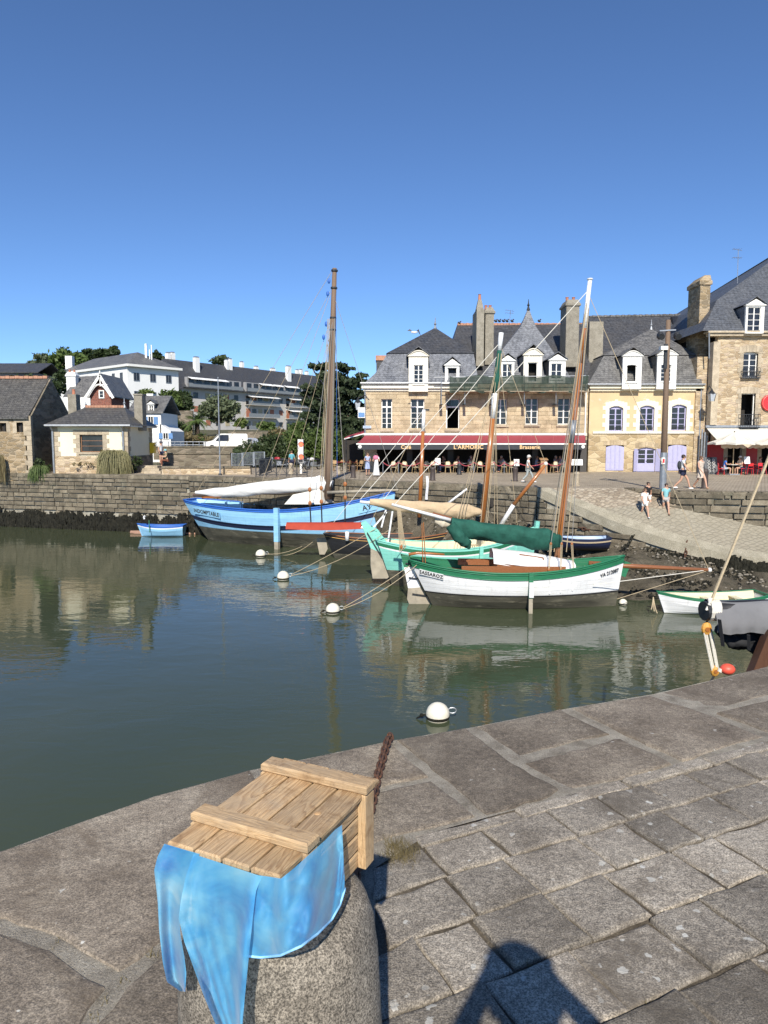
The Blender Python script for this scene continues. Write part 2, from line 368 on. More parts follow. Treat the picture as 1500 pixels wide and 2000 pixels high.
# ---- cobbled far quay: rows of small setts
def cobble_mat():
    t = NT('quay_setts'); p = t.pos((1,1,1), rot=(0,0,R(28)))
    b = t.n('TexBrick'); t.l(p, b.inputs['Vector'])
    for k, v in (('Scale', 1), ('Mortar Size', .05), ('Mortar Smooth', .6), ('Bias', -.1), ('Brick Width', .34), ('Row Height', .3)): b.inputs[k].default_value = v
    b.inputs['Color1'].default_value = (.3,.25,.185,1); b.inputs['Color2'].default_value = (.41,.35,.265,1); b.inputs['Mortar'].default_value = (.16,.13,.09,1)
    q = t.pos(); n = t.noise(q, .5, 6, .7); c = t.mix(t.ramp(n, [(.35, 0.0), (.7, .75)]), b.outputs['Color'], (.43,.36,.265))
    c = t.mix(.5, c, t.ramp(t.noise(q, 9, 5, .7), [(.3, .3), (.7, .7)]), 'OVERLAY')
    return t.set(c, .85, t.bump(t.math('ADD', t.math('MULTIPLY', b.outputs['Fac'], -1), t.noise(q, 14, 4)), .7, .03), spec=.3)
M['setts'] = cobble_mat()
# ---- water: murky estuary, calm with small wind ripples
def water_mat():
    t = NT('estuary_water'); q = t.pos()
    n0 = t.noise(q, .07, 4, .6)
    w1 = t.noise(t.pos((.55, 1.0, 1), rot=(0,0,R(14))), 1.5, 3, .5, .5)
    w2 = t.noise(t.pos((.5, 1.25, 1), rot=(0,0,R(-8))), 5.5, 2, .5, .3)
    w3 = t.noise(t.pos((.4, 1.0, 1)), .4, 2, .5)
    gust = t.ramp(t.noise(q, .12, 3, .5), [(.38, .3), (.62, 1.0)])
    h = t.math('ADD', t.math('MULTIPLY', w1, .55), t.math('ADD', t.math('MULTIPLY', t.math('MULTIPLY', w2, gust), .22), t.math('MULTIPLY', w3, .6)))
    c = t.ramp(n0, [(.3, (.045,.058,.032)), (.7, (.062,.072,.038))])
    t.set(c, .03, t.bump(h, .105, .2)); t.b.inputs['IOR'].default_value = 1.33; return t.m
M['water'] = water_mat()
# ============================================================ water, ground
struct('water', MB().poly([(-260,-60,WZ),(260,-60,WZ),(260,59,WZ),(-260,59,WZ)]), M['water'])
# ---- far quay outline (top edge), from G at quay level
WALLTOP = [G(-420,921,QZ), G(0,924,QZ), G(370,930,QZ), G(640,936,QZ), G(800,942,QZ), G(945,948,QZ), U(1050,953,36.6)]
RA = [U(1050,953,36.6), U(1125,986,35.4), U(1200,1019,34), U(1260,1040,33), U(1320,1058,32.3), U(1380,1073,31.7), U(1440,1086,31.2), U(1500,1091,30.9), U(1640,1108,30.2), U(2000,1150,29)]
RB = [U(1224,953,36.6), U(1262,962,35.7), U(1314,980,34.4), U(1360,992,34.1), U(1410,1005,33.9), U(1455,1016,33.6), U(1500,1026,33.4), U(1570,1040,33), U(1640,1052,32.7), U(2000,1110,31.2)]
RBT = [Vector((p.x, p.y+.12, QZ)) for p in RB]
quay_pts = [Vector((p.x, p.y, QZ)) for p in WALLTOP] + RBT + [Vector((90,31,QZ)), Vector((90,66,QZ)), Vector((-90,66,QZ))]
quay_pts[6].z = QZ
far_quay = struct('quay_pavement', MB().poly(quay_pts), M['setts'])
# ---- hillside behind
def hill_z(x, y):
    prof = [(58,-.86),(64,-.84),(90,-.1),(97,.1),(104,2.3),(120,3.2),(150,4),(200,4.7),(260,8),(420,14),(1500,14)]
    for (a, za), (b, zb) in zip(prof, prof[1:]):
        if y <= b:
            t = max(0,(y-a)/(b-a)); z = lerp(za, zb, t); break
    else: z = 14
    k = min(1, max(0, (6-x)/14)); return lerp(-.86, z, k)
hx = [-700,-300,-140,-110,-90]+[-75+5*i for i in range(19)]+[30,60,120,300,700]; hy = [58,61,64,70,80,90,97,100,104,112,120,135,150,175,200,230,260,420,800,1500]
struct('ground', MB().grid([[(x,y,hill_z(x,y)) for x in hx] for y in hy]), granite('hill_earth', [(.06,.06,.03),(.1,.095,.05),(.16,.14,.085)], scale=.3, rnd=0, bd=.1), True)
# ---- mud bank
mw = [U(500,985,48), U(690,1003,42.3), U(850,1003,39.4), U(950,1005,38), U(1050,1022,36.7), U(1125,1037,35.5), U(1200,1052,34.1), U(1260,1064,33.1), U(1320,1077,32.4), U(1380,1091,31.8), U(1440,1106,31.3), U(1500,1115,31), U(1640,1135,30.3), U(2000,1180,29)]
me_ = [G(480,1045,WZ-.2), G(640,1062,WZ-.1), G(800,1090,WZ-.05), G(900,1112,WZ-.02), G(1000,1130,WZ-.02), G(1080,1148,WZ-.02), G(1150,1160,WZ-.01), G(1225,1172,WZ-.01), G(1290,1176,WZ-.02), G(1350,1180,WZ-.02), G(1420,1184,WZ-.03), G(1500,1188,WZ-.03), G(1640,1196,WZ-.05), G(2000,1210,WZ-.05)]
rows = []; NR = 26; NC = 92
for i in range(NR+1):
    t = i/NR; row = []
    for j in range(NC+1):
        a = pline(mw, j/NC); b = pline(me_, j/NC); p = vl(a, b, t); p.z = lerp(a.z, b.z, t**.82)
        e = min(1, t*5)*min(1, (1-t)*4+.25)
        p.z += e*(.09*math.sin(p.x*1.9+p.y*2.3)+.07*math.sin(p.x*4.1-p.y*3.2)+random.uniform(-.06,.06))
        row.append(p)
    rows.append(row)
rows.insert(0, [Vector((p.x, p.y+.6, p.z+.1)) for p in rows[0]])
rows.append([Vector((p.x, p.y-4, -6.2)) for p in rows[-1]])
struct('mud_bank', MB().grid(rows), M['mud'], True)
# seaweed tufts and stones on the mud: uncountable litter
mb = MB(); rr = random.Random(3)
for k in range(2600):
    t = rr.random()**1.3; s = .12+.86*rr.random(); a = pline(mw, s); b = pline(me_, s); p = vl(a, b, t*.93); p.z = lerp(a.z, b.z, (t*.93)**.82)+.02
    if math.sin(p.x*1.3+2*math.sin(p.y))+math.sin(p.x*.6-p.y*2.1) < -.1 and rr.random() < .85: continue
    r = rr.uniform(.04,.13); mb.mi = 0
    n = len(mb.v); q = [Vector((rr.uniform(-1,1)*r*1.6, rr.uniform(-1,1)*r*1.2, 0)) for _ in range(4)]
    for w in q: mb.v.append(tuple(p+w-Vector((0,0,.05))))
    mb.v.append(tuple(p+Vector((rr.uniform(-.5,.5)*r, rr.uniform(-.5,.5)*r, rr.uniform(.1,.5)*r+.02))))
    for a_ in range(4): mb.face(n+a_, n+(a_+1)%4, n+4)
mb.build('seaweed', M['weed'], kind='stuff')['label'] = 'dark seaweed tufts scattered over the grey mud bank'
mb = MB()
for k in range(700):
    s = .1+.88*rr.random(); t = rr.random()**2*.6; a = pline(mw, s); b = pline(me_, s); p = vl(a, b, t); p.z = lerp(a.z, b.z, t**.82)
    r = rr.uniform(.025,.075); mb.ell(p+Vector((0,0,r*.3)), (r*rr.uniform(.8,1.5), r, r*.7), 5, 4)
mb.build('shingle', simple('pale_shingle', (.2,.178,.14), .9, .3, 8), kind='stuff')['label'] = 'pale pebbles lying along the foot of the quay wall'
# ============================================================ quay walls: blocks over a mortar core
BLK = unit_block(M['quay_block'], .09); BLKW = unit_block(M['weed'], .2)
def wall_blocks(parent, pts_top, pts_bot, ln=.85, ht=.36, depth=.16, skip_below=None, mesh=BLK, cap=295, rg=random.Random(5), jit=.2, name='block'):
    """lay courses of separate blocks on an upright ribbon between two polylines"""
    count = 0; seg = [Vector((p.x,p.y,0)) for p in pts_top]
    L = [0]
    for a, b in zip(seg, seg[1:]): L.append(L[-1]+(b-a).length)
    def at(s):
        for i in range(len(L)-1):
            if s <= L[i+1] or i == len(L)-2:
                t = (s-L[i])/(L[i+1]-L[i]); return vl(pts_top[i], pts_top[i+1], t), vl(pts_bot[i], pts_bot[i+1], t), (seg[i+1]-seg[i]).normalized()
    s_max = L[-1]; zt = max(p.z for p in pts_top); zb = min(p.z for p in pts_bot); z = zt; row = 0
    while z > zb+.1 and count < cap:
        h = ht*rg.uniform(.82,1.2); s = -rg.uniform(0,ln*.5)
        while s < s_max-.1 and count < cap:
            w = ln*rg.choice((rg.uniform(.35,.8),rg.uniform(.7,1.2),rg.uniform(1.1,1.8))); a = max(0,s); b = min(s+w, s_max)
            if b-a > .22:
                tp, bt, dr = at((a+b)/2); zc = z-h/2
                if zc < tp.z-.06 and zc > bt.z+.05 and (skip_below is None or zc > skip_below+rg.uniform(-.15,.15)):
                    zz1 = min(z-.03, tp.z-.02)
                    o = link(name, mesh, parent); nrm = Vector((dr.y,-dr.x,0))
                    c = Vector((tp.x,tp.y,0))+nrm*rg.uniform(-.01,.035); c.z = (zz1+z-h)/2
                    o.location = c-WL[parent.name]; o.rotation_euler = (rg.uniform(-.02,.02),rg.uniform(-.01,.01),math.atan2(dr.y,dr.x)+rg.uniform(-.015,.015))
                    hk = rg.uniform(.8,1.0); o.scale = (b-a-rg.uniform(.03,.08), depth, max(.08, (zz1-(z-h))*hk)); o.location.z += (1-hk)*h*rg.uniform(-.4,.4); count += 1
            s += w
        z -= h; row += 1
    return count
def core(pts_top, pts_bot, name, m, parent, back=.05, thick=1.2):
    mb = MB(); f = []; g = []
    for i in range(len(pts_top)):
        a = pts_top[max(0,i-1)]; b = pts_top[min(len(pts_top)-1,i+1)]; d_ = Vector((b.x-a.x,b.y-a.y,0)).normalized(); n_ = Vector((-d_.y,d_.x,0))
        f.append((pts_top[i]+n_*back, Vector((pts_bot[i].x,pts_bot[i].y,pts_bot[i].z))+n_*back)); g.append((pts_top[i]+n_*thick, pts_bot[i]+n_*thick))
    mb.grid([[x[0]-Vector((0,0,.02)) for x in f], [x[1] for x in f]], True)
    return mb.build(name, m, parent)
def low(pts, z): return [Vector((p.x,p.y,z)) for p in pts]
# left wall (three courses of granite over the weed line), wall below the cafe, ramp wall, upper terrace wall
w1 = thing('quay_wall', 'long grey stone quay wall with black seaweed band below the cream hut', 'quay wall', WALLTOP[1])
tops = [WALLTOP[0].lerp(WALLTOP[1], .8), WALLTOP[1], WALLTOP[2]]; core(tops, low(tops,-6), 'mortar_core', M['quay_back'], w1)
wall_blocks(w1, tops, low(tops,-6), 1.0, .3, skip_below=-3.55, rg=random.Random(21))
w2 = thing('quay_wall', 'coursed stone quay wall below the cafe terrace', 'quay wall', WALLTOP[4])
tops = WALLTOP[2:7]; core(tops, low(tops,-6), 'mortar_core', M['quay_back'], w2)
wall_blocks(w2, tops, low(tops,-3.2), .95, .33, rg=random.Random(22))
# granite coping along both
cop = [Vector((p.x,p.y,p.z)) for p in WALLTOP]
for par, pts in ((w1, cop[0:3]), (w2, cop[2:7])):
    for a, b in zip(pts, pts[1:]):
        n = max(1, int((b-a).length/1.5))
        for i in range(n):
            p = vl(a,b,i/n); q = vl(a,b,(i+1)/n); dr = (q-p).normalized(); o = link('coping_stone', BLK, par)
            nn = Vector((dr.y,-dr.x,0)); c = (p+q)/2 - nn*.22; o.location = c+Vector((0,0,-.1))-WL[par.name]; o.rotation_euler = (0,0,math.atan2(dr.y,dr.x)); o.scale = ((q-p).length-.03, .62, .24+.03*random.random())
# weed band: ragged bladderwrack hanging on the stones
def weed_band(parent, pts, z0, z1, n, rg, size=.16):
    mb = MB()
    for k in range(n):
        s = rg.random(); p = pline(pts, s); a = pline(pts, max(0,s-.01)); b = pline(pts, min(1,s+.01)); d_ = Vector((b.x-a.x,b.y-a.y,0)).normalized(); nn = Vector((d_.y,-d_.x,0))
        zt = z0(p) if callable(z0) else z0; zb = z1(p) if callable(z1) else z1
        z = lerp(zt+.12*math.sin(p.x*2.1)+.08*math.sin(p.x*5.3), zb, rg.random()**.8); w = size*rg.uniform(.5,1.3); l_ = size*rg.uniform(.8,2.6); o = rg.uniform(.04,.2)
        c = Vector((p.x,p.y,z))+nn*o; i0 = len(mb.v)
        mb.v += [tuple(c-d_*w*.5), tuple(c+nn*.09+Vector((0,0,.03))), tuple(c+d_*w*.5), tuple(c+d_*w*.3+nn*.05-Vector((0,0,l_))), tuple(c-d_*w*.25+nn*.02-Vector((0,0,l_*.8)))]
        mb.face(i0,i0+1,i0+4); mb.face(i0+1,i0+3,i0+4); mb.face(i0+1,i0+2,i0+3)
    o = mb.build('hanging_seaweed', M['weed'], parent, kind='stuff'); return o
rg = random.Random(8)
t1 = [WALLTOP[0].lerp(WALLTOP[1], .8), WALLTOP[1], WALLTOP[2]]
weed_band(w1, t1, -3.5, WZ+.15, 4200, rg, .2)
weed_band(w2, WALLTOP[2:6], -2.75, WZ+.1, 4200, rg, .2)
# ramp
rp = thing('slipway', 'sloping stone slipway with setts and a pale concrete edge where children walk', 'slipway', RA[3])
NJ = 60; rows = []
for i in range(15):
    row = []
    for j in range(NJ+1):
        a = pline(RA, j/NJ); b = pline(RB, j/NJ); p = vl(a, b, i/14); row.append(p)
    rows.append(row)
def sett_field(name, cols, mortar, sx, sy, rot, wet=False):
    t = NT(name); p = t.pos((sx,sy,1), rot=(0,0,R(rot))); vo = t.n('TexVoronoi', feature='F1', voronoi_dimensions='2D'); ve = t.n('TexVoronoi', feature='DISTANCE_TO_EDGE', voronoi_dimensions='2D')
    for x in (vo, ve): x.inputs['Scale'].default_value = 1; x.inputs['Randomness'].default_value = .55; t.l(p, x.inputs['Vector'])
    sep = t.n('SeparateColor'); t.l(vo.outputs['Color'], sep.inputs[0]); c = t.ramp(sep.outputs[0], [(i/(len(cols)-1), q) for i, q in enumerate(cols)])
    q = t.pos(); n = t.noise(q, .5, 6, .7); e = t.ramp(ve.outputs['Distance'], [(.03, 1.0), (.12, 0.0)]); c = t.mix(t.math('MULTIPLY', e, .8), c, mortar)
    c = t.mix(t.ramp(n, [(.4, 0.0), (.66, .55)]), c, tuple(x*1.05 for x in cols[-1])); c = t.mix(.5, c, t.ramp(t.noise(q, 9, 5, .7), [(.36, .25), (.64, .75)]), 'OVERLAY')
    if wet:                               # below the spring-tide line the setts are algae grey
        sp = t.n('SeparateXYZ'); t.l(q, sp.inputs[0]); w = t.ramp(t.math('ADD', t.math('MULTIPLY', sp.outputs[2], -.5), t.math('MULTIPLY', n, .35)), [(.95, 0.0), (1.25, .7)]); c = t.mix(w, c, (.27,.25,.19))
    return t.set(c, .85, t.bump(t.math('ADD', t.ramp(ve.outputs['Distance'], [(0, 0.0), (.2, 1.0)]), t.noise(q, 14, 4)), .8, .035), spec=.3)
mb = MB().grid(rows); mb.build('sett_surface', sett_field('slipway_setts', [(.24,.19,.135),(.33,.275,.2),(.4,.345,.265)], (.2,.165,.12), 3.4, 5.5, -35, True), rp, smooth=True)
# head of the ramp: wedge from quay to first row
MB().poly([WALLTOP[6]+Vector((0,0,.004)), Vector((RB[0].x,RB[0].y,QZ+.004)), Vector((RB[0].x,RB[0].y+.9,QZ+.004)), Vector((WALLTOP[6].x+.2,WALLTOP[6].y+.9,QZ+.004))]).build('ramp_head', M['setts'], rp)
# pale coping along the outer edge, in lengths
n = 14
for i in range(n):
    a = pline(RA, i/n); b = pline(RA, (i+1)/n-.0006); a2 = pline(RB, i/n); b2 = pline(RB, (i+1)/n-.0006)
    ia = a+(a2-a).normalized()*.62; ib = b+(b2-b).normalized()*.62; up = Vector((0,0,.015)); dn = Vector((0,0,.45))
    out = Vector((-.03,-.05,0))
    MB().hexa([a+out-dn, b+out-dn, ib-dn, ia-dn, a+out+up, b+out+up, ib+up, ia+up]).build('edge_slab', M['concrete'], rp)
rbase = [Vector((p.x,p.y,-6)) for p in RA]
core(RA, rbase, 'ramp_core', M['quay_back'], rp, back=.06)
wall_blocks(rp, [p-Vector((0,0,.46)) for p in RA[:8]], [pline(mw, .31+.58*i/7)-Vector((0,0,.25)) for i in range(8)], .8, .32, rg=random.Random(31), name='wall_stone')
weed_band(rp, RA[3:9], lambda p: pline(RA, .5).z-.55 if p.x < 11 else -3.35-.05*(p.x-11), lambda p: -4.0, 900, rg, .15)
# terrace retaining wall above the ramp
tw = thing('retaining_wall', 'low stone retaining wall beside the slipway under the strolling couple', 'wall', RBT[4])
tops = [Vector((p.x,p.y-.12,QZ)) for p in RB]; core(tops, [p-Vector((0,0,.4)) for p in RB], 'mortar_core', M['quay_back'], tw, back=.04)
wall_blocks(tw, tops, [p-Vector((0,0,.3)) for p in RB], .85, .34, rg=random.Random(41))
for i in range(16):
    p = pline(tops, i/16); q = pline(tops, (i+1)/16); dr = Vector((q.x-p.x,q.y-p.y,0)); o = link('coping_stone', BLK, tw); o.location = (p+q)/2+Vector((.0,.2,-.07))-WL[tw.name]
    o.rotation_euler = (0,0,math.atan2(dr.y,dr.x)); o.scale = (dr.length-.03, .55, .2)
# weep hole by the teal boat: a solid dark plate carries the hole's shade
# ============================================================ near quay
EDGE = [G(-900,2050), G(-400,1850), G(-150,1722), G(0,1660), G(130,1612), G(300,1553), G(490,1501), G(640,1470), G(762,1444), G(920,1418), G(1103,1382), G(1276,1353), G(1500,1300), G(1640,1270), G(1900,1222), G(2600,1130)]
def edge_face():
    mb = MB(); mb.grid([[p-Vector((0,0,.0092)) for p in EDGE], [Vector((p.x,p.y,-6.2)) for p in EDGE]]); return mb
nq = struct('near_quay', edge_face().poly([p-Vector((0,0,.04)) for p in EDGE]+[Vector((14,-8,-.04)), Vector((-9,-8,-.04))]), M['mortar'])
O1 = G(842,1622); E1 = (G(1500,1445)-O1); E1.z = 0; E1.normalize(); E2 = Vector((E1.y,-E1.x,0))
def slab(name, pts, parent, m, inset=.012, z=0.0, jit=.006, thick=.14, rg=random.Random(2), bev=.014):
    c = sum(pts, Vector())/len(pts); out = []
    for i in range(len(pts)):
        a = pts[i]; b = pts[(i+1)%len(pts)]; n = max(1, int((b-a).length/.07))
        for k in range(n):
            p = vl(a,b,k/n); p = p+(c-p).normalized()*(inset+rg.uniform(-jit,jit)); out.append(p)
    mb = MB(); n = len(out); tilt = Vector((rg.uniform(-.012,.012), rg.uniform(-.012,.012), 0))
    def lay(s, dz): return [p+(c-p).normalized()*s+Vector((0,0,z+dz+(p-c).dot(tilt)+rg.uniform(-.0015,.0015))) for p in out]
    r0, r1, r2, r3 = lay(0,-thick), lay(0,-bev), lay(bev*.6,-bev*.25), lay(bev*2,0)
    for r in (r0,r1,r2,r3): mb.v += [tuple(p) for p in r]
    for k in range(3):
        for i in range(n): mb.face(k*n+i, k*n+(i+1)%n, (k+1)*n+(i+1)%n, (k+1)*n+i)
    mb.v.append(tuple(c+Vector((0,0,z+.002))))
    for i in range(n): mb.face(3*n+i, 3*n+(i+1)%n, 4*n)
    return mb.build(name, m, parent)
SL = [
 [(-150,1722),(0,1660),(130,1612),(300,1553),(490,1501),(545,1590),(560,1660),(420,1760),(311,1842),(232,1900),(98,1826),(0,1795),(-150,1790)],
 [(-150,1808),(0,1818),(98,1850),(212,1926),(150,2010),(90,2100),(-250,2100)],
 [(245,1925),(311,1866),(365,1828),(372,1900),(360,1990),(330,2120),(140,2120),(165,2020)],
 [(378,1826),(430,1772),(565,1672),(700,1662),(720,1800),(728,2120),(345,2120),(376,1985),(390,1900)],
 [(500,1499),(640,1470),(760,1446),(838,1515),(740,1535),(552,1580)],
 [(556,1590),(742,1543),(846,1521),(930,1592),(840,1615),(715,1650),(572,1658)],
 [(776,1443),(908,1420),(1003,1489),(1096,1541),(1078,1556),(950,1590),(858,1513)],
 [(930,1417),(1094,1385),(1190,1432),(1013,1474)], [(1022,1489),(1200,1443),(1212,1441),(1316,1490),(1218,1519),(1112,1539)],
 [(1116,1381),(1268,1355),(1380,1390),(1490,1437),(1334,1486),(1222,1435)],
 [(1290,1351),(1500,1301),(1640,1271),(1700,1306),(1500,1355),(1396,1383)], [(1400,1392),(1502,1366),(1706,1316),(1800,1352),(1640,1396),(1506,1432)],
 [(1652,1270),(1900,1223),(2010,1262),(1712,1304)], [(1718,1314),(2016,1270),(2100,1300),(1812,1350)], [(1915,1222),(2250,1180),(2350,1220),(2025,1260)],
 [(-170,1725),(-400,1850),(-560,2100),(-270,2100),(-165,1800)]]
dz_ = Vector((0,0,-.009)); MB().poly([p+dz_ for p in EDGE]+[O1+E1*16+dz_, O1+dz_, Vector((-.03,2.55,-.009)), Vector((-.03,-1.5,-.009)), Vector((-6,-1.5,-.009))]).build('mortar_bed', M['mortar'], nq)
for pl in SL: slab('coping_stone', [G(*p) for p in pl], nq, M['coping'], .004, jit=.01)
MB().poly([O1+E1*9-E2*.02+Vector((0,0,-.017)), O1-E2*.0-E1*.55+Vector((0,0,-.017)), Vector((-.12,1.2,-.016)), Vector((-1.3,-4,-.016)), Vector((11,-4,-.016)), O1+E1*9+E2*3+Vector((0,0,-.017))]).build('joint_bed', M['joint'], nq)
rg = random.Random(9); v = .0; row = 0; widths = [.075,.21,.24,.26,.27,.27,.25,.26,.27,.25,.26,.27,.25,.26,.25,.26]
for wd in widths:
    u = -1.7-rg.random()*.3
    while u < 6.5:
        ln = rg.uniform(.19,.37) if row else rg.uniform(.3,.7)
        p0 = O1+E1*u+E2*v; pc = O1+E1*(u+ln/2)+E2*(v+wd/2)
        if O1.x+9 > pc.x and (O1+E1*(u+ln)+E2*v).x > .03 and pc.y > -.4 and pc.x < 6 and not (pc.x < .2 and pc.y > 2.62):
            sk = rg.uniform(-.015,.015)
            q = [O1+E1*(u+.003)+E2*(v+.003), O1+E1*(u+ln-.003)+E2*(v+.003+sk*.4), O1+E1*(u+ln-.003+sk*.5)+E2*(v+wd-.003), O1+E1*(u+.003-sk*.5)+E2*(v+wd-.003)]
            q = [Vector((max(w.x,-.045+.02*max(0,2-w.y)),w.y,0)) for w in q]
            slab('paving_stone', q, nq, M['paver'], .003, z=rg.uniform(-.008,.007), jit=.007, thick=.1, rg=rg, bev=.008)
        u += ln
    v += wd; row += 1
# ============================================================ building kit
def PX(x0, y0, x1, y1, D):
    a = U(x0,y1,D); b = U(x1,y0,D); return a.x, b.x, a.z, b.z      # x0,x1,z0,z1
UNIT = {}
def unit(m):
    if m.name not in UNIT:
        mb = MB().box(-.5,-.5,-.5,.5,.5,.5); me = bpy.data.meshes.new('unit_'+m.name); me.from_pydata(mb.v,[],mb.f); me.materials.append(m); UNIT[m.name] = me
    return UNIT[m.name]
def ubox(name, m, parent, x0,y0,z0,x1,y1,z1):
    return link(name, unit(m), parent, Vector(((x0+x1)/2,(y0+y1)/2,(z0+z1)/2))-WL[parent.name], None, (abs(x1-x0),abs(y1-y0),abs(z1-z0)))
def wall_holes(mb, x0, x1, z0, z1, y0, y1, holes):
    xs = sorted({x0,x1,*[h[0] for h in holes],*[h[1] for h in holes]}); xs = [x for x in xs if x0 <= x <= x1]
    for a, b in zip(xs, xs[1:]):
        hs = sorted([h for h in holes if h[0] < (a+b)/2 < h[1]], key=lambda h: h[2]); z = z0
        for h in hs:
            if h[2] > z: mb.box(a,y0,z,b,y1,h[2])
            z = max(z,h[3])
        if z < z1: mb.box(a,y0,z,b,y1,z1)
    return mb
def ashlar(parent, x0, x1, z0, z1, y, holes, me, ln=.8, ht=.32, rg=random.Random(4), depth=.09, name='ashlar_block', cap=298, gap=.016):
    z = z0; row = 0; n = 0
    while z < z1-.05:
        h = min(ht*rg.uniform(.9,1.1), z1-z)
        if z1-z-h < .1: h = z1-z
        cuts = [(x0,x1)]
        for q in holes:
            if q[2] < z+h*.6 and q[3] > z+h*.4:
                nc = []
                for a, b in cuts:
                    if q[1] <= a or q[0] >= b: nc.append((a,b))
                    else:
                        if q[0]-a > .05: nc.append((a,q[0]))
                        if b-q[1] > .05: nc.append((q[1],b))
                cuts = nc
        for a, b in cuts:
            s = a; k = max(1, round((b-a)/ln)); ws = [rg.uniform(.6,1.4) for _ in range(k)]; t = sum(ws)
            for w in ws:
                e = s+(b-a)*w/t
                if n < cap: o = link(name, me, parent, Vector(((s+e)/2, y+rg.uniform(-.008,.008), z+h/2))-WL[parent.name], None, (e-s-gap, depth, h-gap)); n += 1
                s = e
        z += h; row += 1
def window(parent, x0, x1, z0, z1, y, cols=2, rows=4, fm=None, transom=0, arch=0, fw=.07, name='window', glass=None, openl=False, mid=.1, cur=None):
    fm = fm or M['white']; mb = MB(); d_ = .07
    mb.box(x0,y,z0,x0+fw,y+d_,z1).box(x1-fw,y,z0,x1,y+d_,z1).box(x0+fw,y+.004,z0,x1-fw,y+d_-.004,z0+fw).box(x0+fw,y+.004,z1-fw-arch,x1-fw,y+d_-.004,z1)
    ix0, ix1, iz0, iz1 = x0+fw, x1-fw, z0+fw, z1-fw-arch
    o = None; panes = []
    if openl: rows_z = []
    mbw = .035; zt = iz1
    if transom:
        zt = iz1-transom; mb.box(ix0,y-.01,zt-.06,ix1,y+d_-.01,zt+.06)
        panes += [(ix0+(ix1-ix0)*i/cols, ix0+(ix1-ix0)*(i+1)/cols, zt+.06, iz1) for i in range(cols)]; zt -= .06
    if not openl:
        if cols == 2:
            c = (ix0+ix1)/2; mb.box(c-mid/2,y-.012,iz0,c+mid/2,y+d_-.012,zt if not transom else iz1)
        for j in range(1,rows): z = lerp(iz0,zt,j/rows); mb.box(ix0,y+.012,z-mbw/2,ix1,y+d_-.02,z+mbw/2)
        panes += [(ix0+(ix1-ix0)*i/cols, ix0+(ix1-ix0)*(i+1)/cols, lerp(iz0,zt,j/rows), lerp(iz0,zt,(j+1)/rows)) for i in range(cols) for j in range(rows)]
    o = mb.build(name, fm, parent)
    for a, b, c, e in panes: ubox('pane', glass or M['glass'], o, a+.004, y+.03, c+.004, b-.004, y+.045, e-.004)
    if openl:                              # dark room behind and a leaf standing open against the jamb
        l_ = MB().box(ix0+.01,y+.08,iz0,ix0+.05,y+.5,zt); l_.build('open_leaf', fm, o)
    return o
def spandrel(parent, x0, x1, zt, rise, y, th, m, name='arch_stone'):
    mb = MB(); n = 8
    for side in (0,1):
        pts = [(x0 if side == 0 else x1, y, zt)]; 
        for i in range(n//2+1):
            t = i/n if side == 0 else 1-i/n
            pts.append((lerp(x0,x1,t), y, zt-rise*(2*t-1)**2))
        mb.prism(pts if side else pts[::-1], (0,th,0))
    return mb.build(name, m, parent)
def rings_roof(name, levels, m, parent, apex=None, ridge=None):
    """levels: (x0,x1,y0,y1,z) rectangles from the eaves up"""
    mb = MB(); n = len(levels)
    for x0,x1,y0,y1,z in levels: mb.v += [(x0,y0,z),(x1,y0,z),(x1,y1,z),(x0,y1,z)]
    for i in range(n-1):
        for j in range(4): mb.face(i*4+j, i*4+(j+1)%4, (i+1)*4+(j+1)%4, (i+1)*4+j)
    b = (n-1)*4; k = len(mb.v)
    if apex is not None:
        mb.v.append(tuple(apex))
        for j in range(4): mb.face(b+j, b+(j+1)%4, k)
    elif ridge is not None:
        mb.v += [tuple(ridge[0]), tuple(ridge[1])]
        mb.face(b,b+1,k+1,k); mb.face(b+1,b+2,k+1); mb.face(b+2,b+3,k,k+1); mb.face(b+3,b,k)
    else: mb.face(b,b+1,b+2,b+3)
    return mb.build(name, m, parent)
